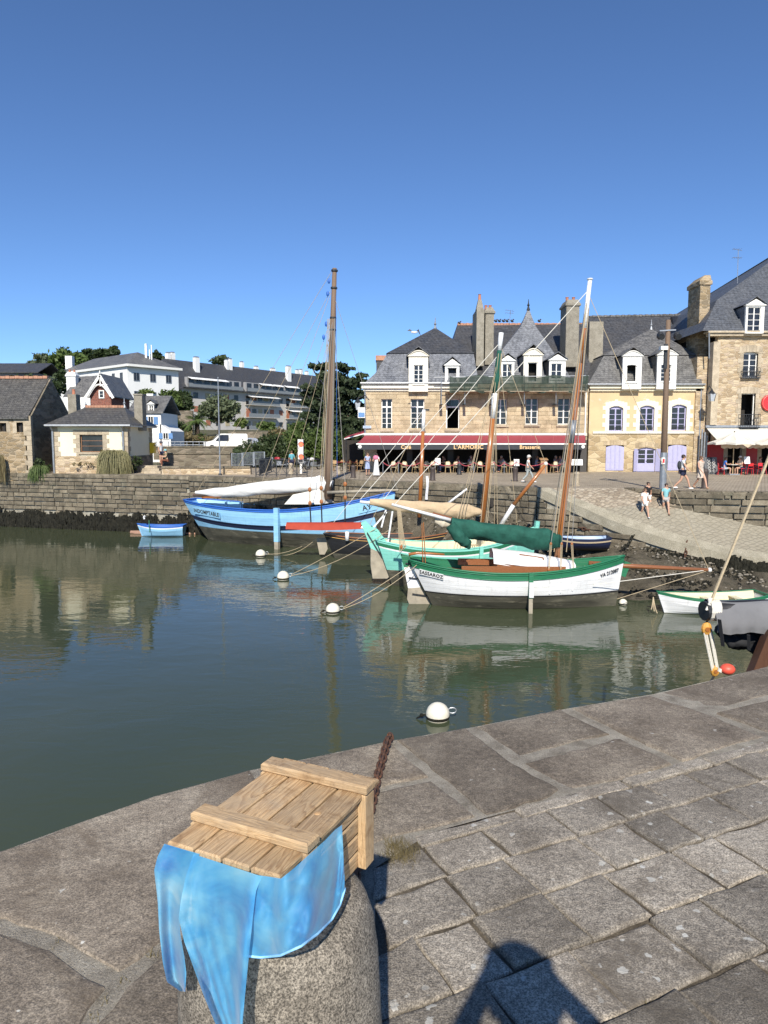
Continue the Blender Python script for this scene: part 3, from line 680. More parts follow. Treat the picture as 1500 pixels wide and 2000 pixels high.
def dormer(parent, x0, x1, z0, zc, zp, yf, yb, wx0, wx1, wz0, wz1, m, slate_m, round_ped=True, rows=4, openw=False, cols=2, over=.1, fm=None, arch=0):
    """x0-x1 front width, zc cornice level, zp pediment top, window rect"""
    d_ = MB(); th = .2
    wall_holes(d_, x0, x1, z0, zc, yf, yf+th, [(wx0,wx1,wz0,wz1)])
    d_.box(x0-over,yf-.1,zc,x1+over,yf+th+.02,zc+.09)                      # cornice
    d_.box(wx0-.1,yf-.07,wz0-.09,wx1+.1,yf+.02,wz0)                       # sill
    c = (x0+x1)/2; zr = zp-.02
    pts = []
    if round_ped:
        n = 10
        for i in range(n+1):
            t = i/n*2-1; pts.append((c+t*((x1-x0)/2+over*.1), yf-.05, zc+.09+(zp-zc)*.62*(1-t*t)))
    else: pts = [(x0-over*.8,yf-.05,zc+.09),(c,yf-.05,zp-.04),(x1+over*.8,yf-.05,zc+.09)]
    d_.prism(pts[::-1], (0,th+.1,0))
    o = d_.build('dormer', m, parent)
    if round_ped:                         # sunk tympanum behind a raised rim
        rim = MB(); rim.tube([(p[0]*.985+c*.015,p[1]-.03,p[2]-.03) for p in pts], .05, 6); rim.build('pediment_moulding', m, o)
    s = MB(); ov = .16; yq = yf-.2
    A = [(x0-over-ov*.3, yq, zc+.06), (c, yq, zp+.12), (x1+over+ov*.3, yq, zc+.06)]; B = [(p[0],yb+1.2,p[2]) for p in A]; tk = Vector((0,0,.05))
    for i in (0,1):
        a, b, e, f = Vector(A[i]),Vector(A[i+1]),Vector(B[i+1]),Vector(B[i]); s.hexa([a,b,e,f,a+tk,b+tk,e+tk,f+tk])
    s.build('dormer_roof', slate_m, o)
    MB().box(x0+.02,yf+th,z0+.02,x0+.14,yb,zc+.02).build('dormer_cheek', slate_m, o); MB().box(x1-.14,yf+th,z0+.02,x1-.02,yb,zc+.02).build('dormer_cheek', slate_m, o)
    MB().box(x0+.15,yf+.9,z0,x1-.15,yf+.95,zc).build('dormer_back', M['dark'], o)
    if arch: spandrel(o, wx0, wx1, wz1, arch, yf-.004, .1, m)
    w = window(parent, wx0, wx1, wz0, wz1, yf+.08, cols, rows, fm or M['white'], openl=openw, fw=.05, mid=.08)
    w.parent = o
    return o
def chimney(parent, x0, x1, z0, z1, y0, y1, m, cap=True, pots=2, name='chimney'):
    mb = MB().box(x0,y0,z0,x1,y1,z1)
    if cap: mb.box(x0-.1,y0-.1,z1,x1+.1,y1+.1,z1+.16).hexa([(x0-.06,y0-.06,z1+.16),(x1+.06,y0-.06,z1+.16),(x1+.06,y1+.06,z1+.16),(x0-.06,y1+.06,z1+.16),(x0+.1,y0+.1,z1+.5),(x1-.1,y0+.1,z1+.5),(x1-.1,y1-.1,z1+.5),(x0+.1,y1-.1,z1+.5)])
    o = mb.build(name, m, parent)
    for i in range(pots):
        x = lerp(x0,x1,(i+.5)/pots); MB().lathe([(.13,0),(.11,.35),(.14,.37),(.14,.42)], 10, (x,(y0+y1)/2,z1+(.42 if cap else 0))).build('chimney_pot', M['pot'], o)
    return o
def finial(parent, p, h=.8, m=None):
    MB().lathe([(.16,0),(.1,h*.2),(.06,h*.35),(.12,h*.45),(.05,h*.6),(.02,h)], 8, p).build('finial', m or M['zinc'], parent)
def sill(parent, x0, x1, z, y, m): MB().box(x0-.12,y-.14,z-.16,x1+.12,y+.15,z).build('sill', m, parent)
# ============================================================ the cafe
D0 = 56.0
cafe = thing('cafe_building', 'tan stone cafe with slate mansard roofs, dormers and a long maroon awning', 'building', (7,D0,QZ))
X0 = U(712,850,D0).x; X1 = U(1147,850,D0).x; ZT = U(800,764,D0).z; ZE = U(800,750,D0).z; ZA = U(800,852,D0).z
wins = [(745,779,766,839,1), (802,779,829,839,1), (871,779,898,839,2), (965,779,991,830,0), (1026,777,1052,829,0), (1089,777,1115,829,0)]
holes = []
for a,b,c,e,k in wins: x0,x1,z0,z1 = PX(a,b,c,e,D0); holes.append((x0,x1,z0,z1))
mb = MB(); wall_holes(mb, X0, X1, ZA-.3, ZT, D0+.04, D0+.5, holes); mb.build('wall', M['ashlar_back'], cafe)
AB = unit_block(M['ashlar'], .05, 'ashlar'); ashlar(cafe, X0, X1, ZA, ZT, D0+.02, holes, AB, .85, .33, random.Random(14))
for (a,b,c,e,k), h in zip(wins, holes):
    window(cafe, h[0],h[1],h[2],h[3], D0+.24, 2, 4 if k != 1 else 4, transom=.55 if k else 0, openl=(k == 2))
    sill(cafe, h[0],h[1],h[2],D0,M['quoin'])
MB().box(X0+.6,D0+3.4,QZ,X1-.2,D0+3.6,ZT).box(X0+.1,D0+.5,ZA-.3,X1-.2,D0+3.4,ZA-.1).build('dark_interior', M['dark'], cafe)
MB().box(X0,D0+.6,QZ,X0+.3,D0+11,ZT-.01).build('side_wall', M['rubble_gold'], cafe)
MB().box(X1-.35,D0+.6,QZ,X1-.02,D0+11,ZT-.01).build('side_wall', M['rubble_gold'], cafe)
# ground floor: stone pier on the left, dark panelled front with piers
MB().box(X0,D0,QZ,X0+.95,D0+.5,ZA-.3).build('corner_pier', M['quoin'], cafe)
for px in (800,880,960,1045,1115): x = U(px,900,D0).x; MB().box(x-.22,D0+.05,QZ,x+.22,D0+.45,ZA-.3).build('shopfront_pier', simple('dark_joinery', (.03,.027,.025), .5), cafe)
MB().box(X1-.5,D0,QZ,X1,D0+.5,ZA-.3).build('corner_pier', simple('dark_stone', (.06,.055,.05), .7), cafe)
# cornice
cx = U(930,750,D0).x
MB().box(X0-.08,D0-.12,ZT,cx,D0+.4,ZT+.2).box(X0-.22,D0-.3,ZT+.2,cx,D0+.4,ZE-.01).build('cornice', M['cream_stone'], cafe)
MB().box(cx,D0-.1,ZT,X1,D0+.4,ZE-.01).build('cornice', M['quoin'], cafe)
MB().tube([(X0-.3,D0-.42,ZE+.03),(cx,D0-.42,ZE+.03)], .08, 8).build('gutter', M['zinc'], cafe)
for p in (713, 1143): x = U(p,800,D0).x; MB().tube([(x,D0-.1,ZE),(x,D0-.1,ZA)], .055, 8).build('downpipe', M['white'] if p > 1000 else M['zinc'], cafe)
# roofs
eL = U(711,750,D0-.4); bL = U(757,690,57.4); bR = U(925,690,57.4); mid = U(733,729,56.2)
rings_roof('mansard_roof', [(eL.x, U(934,750,55.6).x, D0-.4, 67, ZE+.02), (mid.x, U(932,729,56.2).x, 56.2, 66, mid.z), (bL.x, bR.x, 57.4, 65, bL.z)], M['slate_blue'], cafe)
ap = U(850,640,61.2)
rings_roof('hip_roof', [(bL.x-.1, bR.x+.1, 57.3, 65.1, bL.z), ], M['slate_dark'], cafe, apex=ap); finial(cafe, ap-Vector((0,0,.15)), 1.0)
# tall pointed pavilion over the middle
pb0 = U(928,748,56.7); pb1 = U(1122,748,56.7); k0 = U(1017,638,60.0); k1 = U(1047,638,60.0); ap2 = U(1032,600,60.6)
c0 = U(958,712,57.9); c1 = U(1098,712,57.9)
rings_roof('pointed_roof', [(pb0.x,pb1.x,56.7,64.5,pb0.z), (c0.x,c1.x,57.9,63.3,c0.z), (k0.x,k1.x,60.0,61.2,k0.z), (U(1024,622,60.4).x,U(1040,622,60.4).x,60.35,60.85,U(1032,622,60.4).z)], M['slate_blue'], cafe, apex=ap2)
finial(cafe, ap2-Vector((0,0,.25)), .9, M['iron'])
# main range behind
r0 = U(893,634,64.5); r1 = U(1150,630,64.5); e0 = U(868,748,57.6); e1 = U(1152,748,57.6)
mb = MB(); mb.poly([e0, e1, r1, r0]); mb.poly([e1, Vector((e1.x,71,e1.z)), r1]); mb.poly([Vector((e0.x,71,e0.z)), e0, r0]); mb.poly([Vector((e1.x,71,e1.z)),Vector((e0.x,71,e0.z)),r0,r1]); mb.build('main_roof', M['slate_dark'], cafe)
nr = 46
for i in range(nr): ubox('ridge_tile', M['tile'], cafe, lerp(r0.x,r1.x,i/nr)+.02, 64.35, r0.z-.08+.0*i, lerp(r0.x,r1.x,(i+1)/nr), 64.65, r0.z+.1+.03*(i%2))
MB().box(e0.x-.2,57.7,ZT,e1.x,58.0,e0.z+.05).build('attic_wall', M['chimney'], cafe)
# small lean-to chimney stub left
s0,s1,sz0,sz1 = PX(735,692,757,726,60); MB().box(s0,60,sz0-1,s1,62,sz1-.5).build('roof_turret', M['slate_dark'], cafe); MB().box(s0-.05,59.9,sz1-.5,s1+.1,62.1,sz1-.1).build('turret_cap', M['tile'], cafe)
# chimneys
a,b,z0,z1 = PX(930,604,946,700,58.5); chimney(cafe, a,b,z0-.6,z1,58.5,61.2,M['chimney'],False,0)
a,b,z0,z1 = PX(932,584,944,604,58.5); MB().hexa([(a-.05,58.5,z0),(b+.05,58.5,z0),(b+.05,59.4,z0),(a-.05,59.4,z0),(a+.12,58.7,z1),(b-.12,58.7,z1),(b-.12,59.2,z1),(a+.12,59.2,z1)]).build('chimney_cap', M['chimney'], cafe); MB().lathe([(.13,0),(.1,.4),(.13,.45)],10,((a+b)/2,58.95,z1)).build('chimney_pot', M['pot'], cafe)
a,b,z0,z1 = PX(946,612,965,700,59.3); chimney(cafe, a+.05,b,z0-.5,z1,59.3,61.5,M['chimney'],True,2)
a,b,z0,z1 = PX(1104,597,1132,704,58.3); chimney(cafe, a,b,z0-.5,z1,58.3,60.2,M['chimney'],True,2)
# dormers
def dpx(parent, x0,x1,yb_,yc,yp,Df,Db,w,sl,rnd,rows,op=False,mm=None,arch=0):
    a = U(x0,yb_,Df); b = U(x1,yb_,Df); zc = U(x0,yc,Df).z; zp = U(x0,yp,Df).z; wa,wb,wz0,wz1 = PX(*w,Df)
    return dormer(parent, a.x,b.x,a.z,zc,zp,Df,Db,wa,wb,wz0,wz1,mm or M['cream_stone'],sl,rnd,rows,op,arch=arch)
dpx(cafe, 798,836,765,696,681,D0-.45,58.4,(808,713,827,750),M['slate_blue'],True,4)
dpx(cafe, 869,897,748,714,700,D0-.3,58.4,(873,718,893,747),M['slate_blue'],False,2,True,M['white'])
dpx(cafe, 1022,1058,748,694,676,D0+.0,58.6,(1030,708,1050,746),M['slate_blue'],True,4,True)
dpx(cafe, 978,1004,748,705,693,D0+.0,58.6,(981,711,1001,740),M['slate_blue'],False,2,False,M['white'])
dpx(cafe, 1072,1104,748,704,691,D0+.0,58.6,(1076,710,1098,740),M['slate_blue'],False,2,False,M['white'])
# awning: cloth sheet on a white front bar with dark lettered valance
AD = 53.0
ta = U(713,850,D0-.02); tb = U(1143,850,D0-.02); fa = U(697,866,AD); fb = U(1143,866,AD); m_aw = clothm('maroon_awning', (.3,.055,.07), .8, .07, .8)
n = 7; mb = MB(); rows = []
for j in range(9):
    t = j/8; rows.append([vl(vl(ta,tb,i/28), vl(fa,fb,i/28), t)-Vector((0,0,.05*math.sin(math.pi*t)*(1-.4*abs(math.sin(math.pi*i/28*n))))) for i in range(29)])
mb.grid(rows); mb.grid([[p-Vector((0,0,.02)) for p in r] for r in rows], True)
aw = mb.build('awning', m_aw, cafe, smooth=True)
for i in range(1,n): p = vl(ta,tb,i/n); q = vl(fa,fb,i/n); MB().beam(p+Vector((0,-.02,.0)), q+Vector((0,0,.0)), .02, .015).build('seam', simple('seam_thread', (.4,.12,.12), .8), aw)
for i in range(n+1): p = vl(ta,tb,i/n)-Vector((0,0,.12)); q = vl(fa,fb,i/n)-Vector((0,0,.06)); MB().beam(p,q,.05).build('awning_arm', M['iron'], aw)
MB().box(ta.x-.1,D0-.16,ta.z,tb.x+.05,D0-.02,ta.z+.16).build('awning_box', M['white'], aw)
MB().beam(fa-Vector((.05,0,.04)),fb+Vector((.05,0,-.04)),.1,.1).build('front_bar', M['white'], aw)
vz = U(700,878,AD).z; val = MB().box(fa.x+.05,AD-.02,vz,fb.x-.05,AD+.01,fa.z-.09).build('valance', clothm('charcoal_valance', (.05,.053,.06), .8), aw)
gold = simple('gold_letters', (.75,.5,.24), .6, .05)
for s, px, sz in (('Café',793,.34), ('L’ARMORIC',915,.36), ('Brasserie',1035,.34)):
    p = U(px,873.5,AD-.05); o = link('lettering', text_mesh(s, sz*1.15, gold, .006, .008), val, p-WL[cafe.name], (R(90),0,0))
for px in (703,1139): p = U(px,872.5,AD-.06); MB().tube([p,p+Vector((0,.05,0))], .13, 12).build('emblem_disc', M['white'], val)
# red side awning and its dark terrace left of the corner
sa = thing('side_awning', 'dark red side awning over rattan chairs at the left corner of the cafe', 'awning', (U(690,850,57).x,57,QZ))
MB().hexa([U(673,857,56),U(711,846,56),U(711,843,60),U(680,853,60),U(673,855,56),U(711,843.5,56),U(711,841,60),U(680,851,60)]).build('canopy', m_aw, sa)
MB().beam(U(672,857.5,55.95),U(711,847,55.95),.07).build('edge_bar', M['white'], sa)
for px in (676,): MB().tube([U(px,858,56),Vector((U(px,858,56).x,56,QZ))], .04).build('post', M['iron'], sa)
MB().box(U(668,850,61).x,61,QZ,U(711,850,61).x-.05,61.1,QZ+2.5).build('back_screen', M['dark'], sa)
# netting and scaffold deck
sc = thing('scaffold', 'green debris netting on a scaffold deck hung below the cafe dormers', 'scaffold', (U(1000,760,54.8).x,54.8,U(1000,766,54.8).z))
def net_mat():
    t = NT('green_netting'); p = t.pos(); n = t.noise(t.pos((1,1,.35)), 2.2, 5, .65, 1.2); c = t.ramp(n, [(.3, (.01,.02,.013)), (.5, (.025,.043,.029)), (.72, (.055,.082,.058))]); t.set(c, .8, t.bump(n, .6, .1))
    tp = t.n('BsdfTransparent'); mx = t.n('MixShader'); t.l(t.ramp(t.noise(p, 1.1, 3), [(.3, .06), (.7, .2)]), mx.inputs[0]); t.l(t.b.outputs[0], mx.inputs[1]); t.l(tp.outputs[0], mx.inputs[2]); t.l(mx.outputs[0], t.out.inputs[0]); return t.m
nm = net_mat()
rows = []; rgn = random.Random(6)
for j in range(13):
    t = j/12; row = []
    for i in range(91):
        s = i/90; px = lerp(878,1149,s); top = 735+2.5*math.sin(s*23); bot = 765+2*math.sin(s*31)+1.5*math.sin(s*57+1)
        row.append(U(px, lerp(top,bot,t), 54.5)+Vector((0,.05*math.sin(px*.13+3*t)*(.3+t)+.035*math.sin(px*.37-5*t)+.012*rgn.uniform(-1,1)+.12*t*t,0)))
    rows.append(row)
MB().grid(rows).build('netting', nm, sc, smooth=True)
a = U(872,764,54.8); b = U(1150,764,54.8)
for k in range(5): MB().box(a.x,54.6+.27*k,a.z-.05,b.x,54.83+.27*k,a.z).build('deck_board', simple('scaffold_plank', (.32,.26,.18), .8, rnd=.2), sc)
MB().tube([U(848,737,54.9),U(1150,734,54.9)], .03).build('guard_rail', M['zinc'], sc); MB().tube([U(862,749,54.9),U(1150,749,54.9)], .03).build('guard_rail', M['zinc'], sc)
for px in (862,908,960,1024,1086,1143): MB().tube([U(px,732,54.95),U(px,790 if px < 1100 else 768,54.95 if px != 862 else 54.95)], .03).build('upright', M['zinc'], sc)
for px in (862,908,960,1024,1086): p = U(px,790,55.2); MB().beam(p+Vector((0,-.3,0)),p+Vector((0,.8,0)),.22,.05).build('bracket', M['iron'], sc)
# ============================================================ lavender-shutter house
hs = thing('townhouse', 'pale yellow townhouse with lavender shutters and two white dormers', 'house', (U(1258,928,D0).x,D0,QZ))
HX0 = U(1150,850,D0).x; HX1 = U(1367,850,D0).x; ZS = U(1258,846,D0).z; ZC = U(1258,764,D0).z; ZEV = U(1258,752,D0).z
up = [PX(1189,793,1218,842,D0), PX(1249,792,1279,842,D0), PX(1311,790,1342,841,D0)]
dn = [PX(1182,870,1219,923,D0), PX(1244,874,1281,926,D0), PX(1303,869,1341,923,D0)]
dn = [(a,b,QZ+.12 if i != 1 else QZ,d_) for i,(a,b,c,d_) in enumerate(dn)]
wall_holes(MB(), HX0,HX1,ZS,ZC,D0+.06,D0+.5,up).build('wall', M['stucco_yellow'], hs)
wall_holes(MB(), HX0,HX1,QZ-.1,ZS,D0+.02,D0+.5,dn).build('ground_floor_wall', M['rubble_warm'], hs)
MB().box(HX0+.02,D0+.5,QZ,HX0+.3,D0+10,ZC).build('side_wall', M['rubble_gold'], hs); MB().box(HX1-.3,D0+.5,QZ,HX1-.02,D0+10,ZC).build('side_wall', M['rubble_gold'], hs)
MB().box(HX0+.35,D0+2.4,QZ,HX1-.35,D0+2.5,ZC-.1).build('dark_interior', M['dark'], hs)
for h in up:
    o = window(hs, *h, D0+.22, 2, 4, M['lavender'], arch=.16, fw=.08); spandrel(hs, h[0],h[1],h[3],.17,D0+.05,.25,M['stucco_cream'])
    # limewashed quoins round the opening, long and short
    z = h[2]; k = 0
    while z < h[3]-.02:
        hh = min(.33,h[3]-z); wl = .5 if k%2 else .28
        ubox('quoin', M['cream_stone'], hs, h[0]-wl,D0+.035,z+.004,h[0],D0+.2,z+hh-.004); ubox('quoin', M['cream_stone'], hs, h[1],D0+.035,z+.004,h[1]+wl,D0+.2,z+hh-.004); z += hh; k += 1
    nv = 7
    for i in range(nv):
        t0 = i/nv; t1 = (i+1)/nv; xa = lerp(h[0]-.3,h[1]+.3,t0); xb = lerp(h[0]-.3,h[1]+.3,t1); rise = .16*(1-(2*(t0+t1)/2-1)**2)
        ubox('voussoir', M['cream_stone'], hs, xa+.004,D0+.038,h[3],xb-.004,D0+.2,h[3]+.24+rise+(.1 if i == 3 else 0))
    mb = MB(); zz = h[2]+.32
    for t in (0,1): mb.beam((h[0]+.05,D0+.12,zz-.12*t),(h[1]-.05,D0+.12,zz-.12*t),.025)
    for i in range(9): x = lerp(h[0]+.08,h[1]-.08,i/8); mb.beam((x,D0+.12,zz),(x+.04*math.sin(i*2),D0+.12,zz-.2),.018)
    mb.build('window_rail', M['iron'], o)
MB().box(HX0+.3,D0-.08,ZS-.03,HX1-.02,D0+.2,ZS+.14).build('string_course', M['cream_stone'], hs)
MB().box(HX0,D0-.1,ZC-.0,HX1,D0+.4,ZC+.2).box(HX0-.1,D0-.28,ZC+.2,HX1+.08,D0+.4,ZEV).build('cornice', M['stucco_cream'], hs)
def shutter(parent, x0, x1, z0, z1, y, leaves, arch=.14, name='shutter'):
    for i in range(leaves):
        a = lerp(x0,x1,i/leaves)+.006; b = lerp(x0,x1,(i+1)/leaves)-.006
        def top(x): t = (x-x0)/(x1-x0); return z1-arch*(2*t-1)**2
        mb = MB().prism([(a,y,z0),(a,y,top(a)),((a+b)/2,y,top((a+b)/2)),(b,y,top(b)),(b,y,z0)], (0,.045,0)); o = mb.build(name, M['lavender'], parent)
        for za, zb in ((z0+.1,z0+.5),(z0+.6,min(top(a),top(b))-.12)):
            ubox('shutter_panel', M['lavender'], o, a+.07,y-.018,za,b-.07,y,zb)
shutter(hs, dn[0][0],dn[0][1],dn[0][2],dn[0][3],D0-.03,4); shutter(hs, dn[2][0],dn[2][1],dn[2][2],dn[2][3],D0-.03,4)
dd = dn[1]; zm = lerp(dd[2],dd[3],.36)
door = MB().box(dd[0],D0+.15,dd[2]+.03,dd[0]+.1,D0+.22,dd[3]).box(dd[1]-.1,D0+.15,dd[2]+.03,dd[1],D0+.22,dd[3]).box((dd[0]+dd[1])/2-.07,D0+.14,dd[2]+.03,(dd[0]+dd[1])/2+.07,D0+.22,dd[3]).box(dd[0]+.1,D0+.155,dd[2]+.03,dd[1]-.1,D0+.215,zm).box(dd[0]+.1,D0+.155,dd[3]-.2,dd[1]-.1,D0+.215,dd[3])
for j in (1,2): z = lerp(zm,dd[3]-.2,j/3); door.box(dd[0]+.1,D0+.16,z-.025,dd[1]-.1,D0+.21,z+.025)
dr = door.build('door', M['lavender'], hs)
for i in range(2):
    for j in range(3):
        xs = (dd[0]+.1,(dd[0]+dd[1])/2-.07) if i == 0 else ((dd[0]+dd[1])/2+.07,dd[1]-.1); ubox('pane', M['glass'], dr, xs[0],D0+.18,lerp(zm,dd[3]-.2,j/3)+.03,xs[1],D0+.2,lerp(zm,dd[3]-.2,(j+1)/3)-.03)
MB().ell(((dd[0]+dd[1])/2+.03,D0+.1,lerp(dd[2],dd[3],.45)),.035).build('door_handle', M['iron'], dr)
spandrel(hs, dd[0],dd[1],dd[3],.14,D0+.01,.2,M['rubble_warm'])
for s in (-1,1):
    x = dd[0] if s < 0 else dd[1]; mb = MB(); a = Vector((x,D0+.02,dd[2]+.05)); b = a+Vector((s*.34,-.28 if s < 0 else -.36,0)); u_ = Vector((0,0,dd[3]-dd[2]-.15)); nn = Vector((.03*s,.045,0)); mb.hexa([a,b,b+nn,a+nn,a+u_,b+u_,b+nn+u_,a+nn+u_]); mb.build('open_shutter', M['lavender'], hs)
for h in dn:
    nv = 7
    for i in range(nv):
        xa = lerp(h[0]-.2,h[1]+.2,i/nv); xb = lerp(h[0]-.2,h[1]+.2,(i+1)/nv); rise = .15*(1-(2*(i+.5)/nv-1)**2)
        ubox('voussoir', M['ashlar'], hs, xa+.006,D0-.01,h[3]+rise*.3,xb-.006,D0+.15,h[3]+.3+rise)
e0 = U(1148,752,55.5); e1 = U(1373,752,55.5); b0 = U(1180,694,57.3); b1 = U(1360,694,57.3)
rings_roof('mansard_roof', [(e0.x,e1.x,55.55,67,e0.z), (b0.x,b1.x,57.3,65,b0.z)], M['slate_grey'], hs)
ap3 = U(1272,642,61.4); rings_roof('hip_roof', [(b0.x-.08,b1.x+.08,57.2,65.1,b0.z+.01)], M['slate_grey'], hs, apex=ap3); finial(hs, ap3-Vector((0,0,.1)), .85)
q0 = U(1150,619,65.5); q1 = U(1357,615,65.5); f0 = U(1140,750,57.7); f1 = U(1367,750,57.7); f1.x = min(f1.x, HX1-.02)
mb = MB().poly([f0,f1,Vector((q1.x,65.5,q1.z)),q0]); mb.poly([Vector((f1.x,72,f1.z)),Vector((f0.x,72,f0.z)),q0,q1]).poly([f1,Vector((f1.x,72,f1.z)),q1]).poly([Vector((f0.x,72,f0.z)),f0,q0]); mb.build('main_roof', M['slate_dark'], hs)
nr = 36
for i in range(nr): p = vl(q0,q1,i/nr); q = vl(q0,q1,(i+1)/nr); ubox('ridge_tile', M['slate_grey'], hs, p.x+.02,65.35,p.z-.06,q.x,65.65,p.z+.09+.03*(i%2))
p = U(1326,624,64.2); MB().hexa([p+Vector((-.5,0,-.35)),p+Vector((.5,0,-.35)),p+Vector((.5,.5,-.35)),p+Vector((-.5,.5,-.35)),p+Vector((-.5,.25,.3)),p+Vector((.5,.25,.3)),p+Vector((.5,.7,.3)),p+Vector((-.5,.7,.3))]).build('skylight', M['glass'], hs)
dpx(hs, 1215,1252,760,696,682,D0-.55,58.2,(1223,712,1244,746),M['slate_grey'],True,4,True,M['white'],arch=.1)
dpx(hs, 1282,1320,760,694,680,D0-.55,58.2,(1290,711,1312,745),M['slate_grey'],True,4,False,M['white'],arch=.1)
a,b,z0,z1 = PX(1150,628,1179,690,60); chimney(hs, a,b,z0-1,z1,60,61.4,M['chimney'],False,0)
MB().tube([(HX0-.35,D0-.36,ZEV+.02),(HX1+.1,D0-.36,ZEV+.02)], .07, 8).build('gutter', M['zinc'], hs)
x = HX1-.08; MB().tube([(x,D0-.34,ZEV),(x,D0-.08,ZEV-.4),(x,D0-.08,QZ)], .06, 8).build('downpipe', M['zinc'], hs)
# ============================================================ rubble-stone restaurant house
D3 = 55.2
rs = thing('stone_house', 'tall rubble-stone house with a slate roof, tall chimney and white awning', 'house', (U(1450,928,D3).x,D3,QZ))
SX0 = U(1396,800,D3).x; SX1 = U(1640,800,D3).x; SZ = U(1450,657,D3).z
w3 = [PX(1450,687,1481,737,D3), PX(1445,768,1476,834,D3)]
wall_holes(MB(), SX0,SX1,U(1450,862,D3).z,SZ,D3,D3+.5,w3).build('wall', M['rubble_gold'], rs)
for h in w3:
    z = h[2]-.0; k = 0
    while z < h[3]-.02:
        hh = min(.36,h[3]-z); wl = .42 if k%2 else .26
        for xa, xb in ((h[0]-wl,h[0]),(h[1],h[1]+wl)): ubox('quoin', M['quoin'], rs, xa,D3-.03,z+.006,xb,D3+.2,z+hh-.006)
        z += hh; k += 1
    for i in range(7):
        xa = lerp(h[0]-.35,h[1]+.35,i/7); xb = lerp(h[0]-.35,h[1]+.35,(i+1)/7); rise = .18*(1-(2*(i+.5)/7-1)**2)
        ubox('voussoir', M['quoin'], rs, xa+.006,D3-.035,h[3]-.02,xb-.006,D3+.2,h[3]+.32+rise)
h = w3[0]; window(rs, *h, D3+.2, 2, 4, arch=.12); spandrel(rs, *h[:2], h[3], .13, D3+.02, .25, M['quoin']); sill(rs, h[0],h[1],h[2],D3,M['quoin'])
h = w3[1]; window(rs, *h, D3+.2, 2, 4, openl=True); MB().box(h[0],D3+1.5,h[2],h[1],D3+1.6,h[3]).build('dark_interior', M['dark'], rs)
def balcony(parent, x0, x1, z, y, h=.95, dep=.4, name='balcony_rail'):
    mb = MB(); mb.box(x0,y-dep,z-.08,x1,y,z)
    for zz in (z+.12,z+h): mb.beam((x0,y-dep,zz),(x1,y-dep,zz),.04); mb.beam((x0,y-dep,zz),(x0,y,zz),.04); mb.beam((x1,y-dep,zz),(x1,y,zz),.04)
    n = int((x1-x0)/.13)
    for i in range(n+1): x = lerp(x0,x1,i/n); mb.beam((x,y-dep,z),(x,y-dep,z+h),.022)
    for i in range(5): c = Vector((lerp(x0,x1,(i+.5)/5),y-dep,z+.55)); mb.tube([c+Vector((math.cos(t)*.12,0,math.sin(t)*.22)) for t in [2*math.pi*k/10 for k in range(10)]], .012, 5, closed=True)
    return mb.build(name, M['iron'], parent)
balcony(rs, h[0]-.15,h[1]+.25,h[2],D3); balcony(rs, w3[0][0]-.15,w3[0][1]+.15,w3[0][2]-.02,D3,.45,.25)
MB().box(SX0-.75,D3-.3,SZ,SX1,D3+.4,SZ+.22).box(SX0-.95,D3-.45,SZ+.22,SX1,D3+.4,SZ+.36).build('cornice', M['quoin'], rs)
ez = SZ+.36; e0 = U(1372,650,D3-.45); t0 = U(1400,586,57.2)
ap4 = U(1560,470,62.5)
mb = MB(); A = Vector((e0.x,D3-.45,ez)); B = Vector((SX1,D3-.45,ez)); C = Vector((SX1,72,ez)); Dq = Vector((e0.x,72,ez)); K0 = Vector((t0.x,57.2,t0.z)); K1 = Vector((SX1,57.2,t0.z)); K2 = Vector((SX1,69,t0.z)); K3 = Vector((t0.x,69,t0.z))
mb.poly([A,B,K1,K0]).poly([Dq,A,K0,K3]).poly([K0,K1,Vector((SX1,62.5,ap4.z)),ap4]).poly([K3,K0,ap4]).poly([K2,K3,ap4,Vector((SX1,62.5,ap4.z))]); mb.build('roof', slate('slate_steel', (.075,.082,.095), (.1,.108,.122), (.085,.09,.1), patch=(.16,.16,.16), pth=.66), rs)
dpx(rs, 1455,1491,651,597,583,D3-.5,57.6,(1459,600,1487,649),M['slate_blue'],False,4,False,M['white'])
# flank and the tall chimney breast to its left
a = U(1369,800,57.5); MB().box(U(1366,800,57.5).x,57.3,QZ,SX0+.6,67,U(1366,640,57.5).z).build('flank_wall', M['rubble_gold'], rs)
MB().box(SX0-.42,D3-.25,U(1390,830,D3).z,SX0+.1,D3+.45,U(1390,668,D3).z).build('buttress', M['quoin'], rs)
MB().box(SX0-1.2,D3+.7,QZ,SX0-.02,58,U(1380,700,57).z).build('return_wall', M['rubble_gold'], rs)
a,b,z0,z1 = PX(1362,556,1393,700,57); mb = MB().box(a,57,z0-1,b-.2,59.2,z1).box(a-.1,56.9,z1,b-.1,59.3,z1+.3).hexa([(a-.1,56.95,z1+.3),(b-.15,56.95,z1+.3),(b-.15,59.2,z1+.3),(a-.1,59.2,z1+.3),(a+.35,57.1,z1+.75),(b-.2,57.1,z1+.75),(b-.2,59.0,z1+.75),(a+.35,59.0,z1+.75)]); mb.build('chimney', M['rubble_brown'], rs)
p = U(1390,628,55.0)
MB().tube([U(1385,650,54.8),U(1385,700,55.0)],.05).build('lead_pipe', M['zinc'], rs)
# downpipe bundle and electric boxes in the corner
for i, px in enumerate((1372,1377,1381)): MB().tube([U(px,838+6*i,55.2),Vector((U(px,838,55.2).x,55.2,QZ))],.07).build('downpipe', M['zinc'], rs)
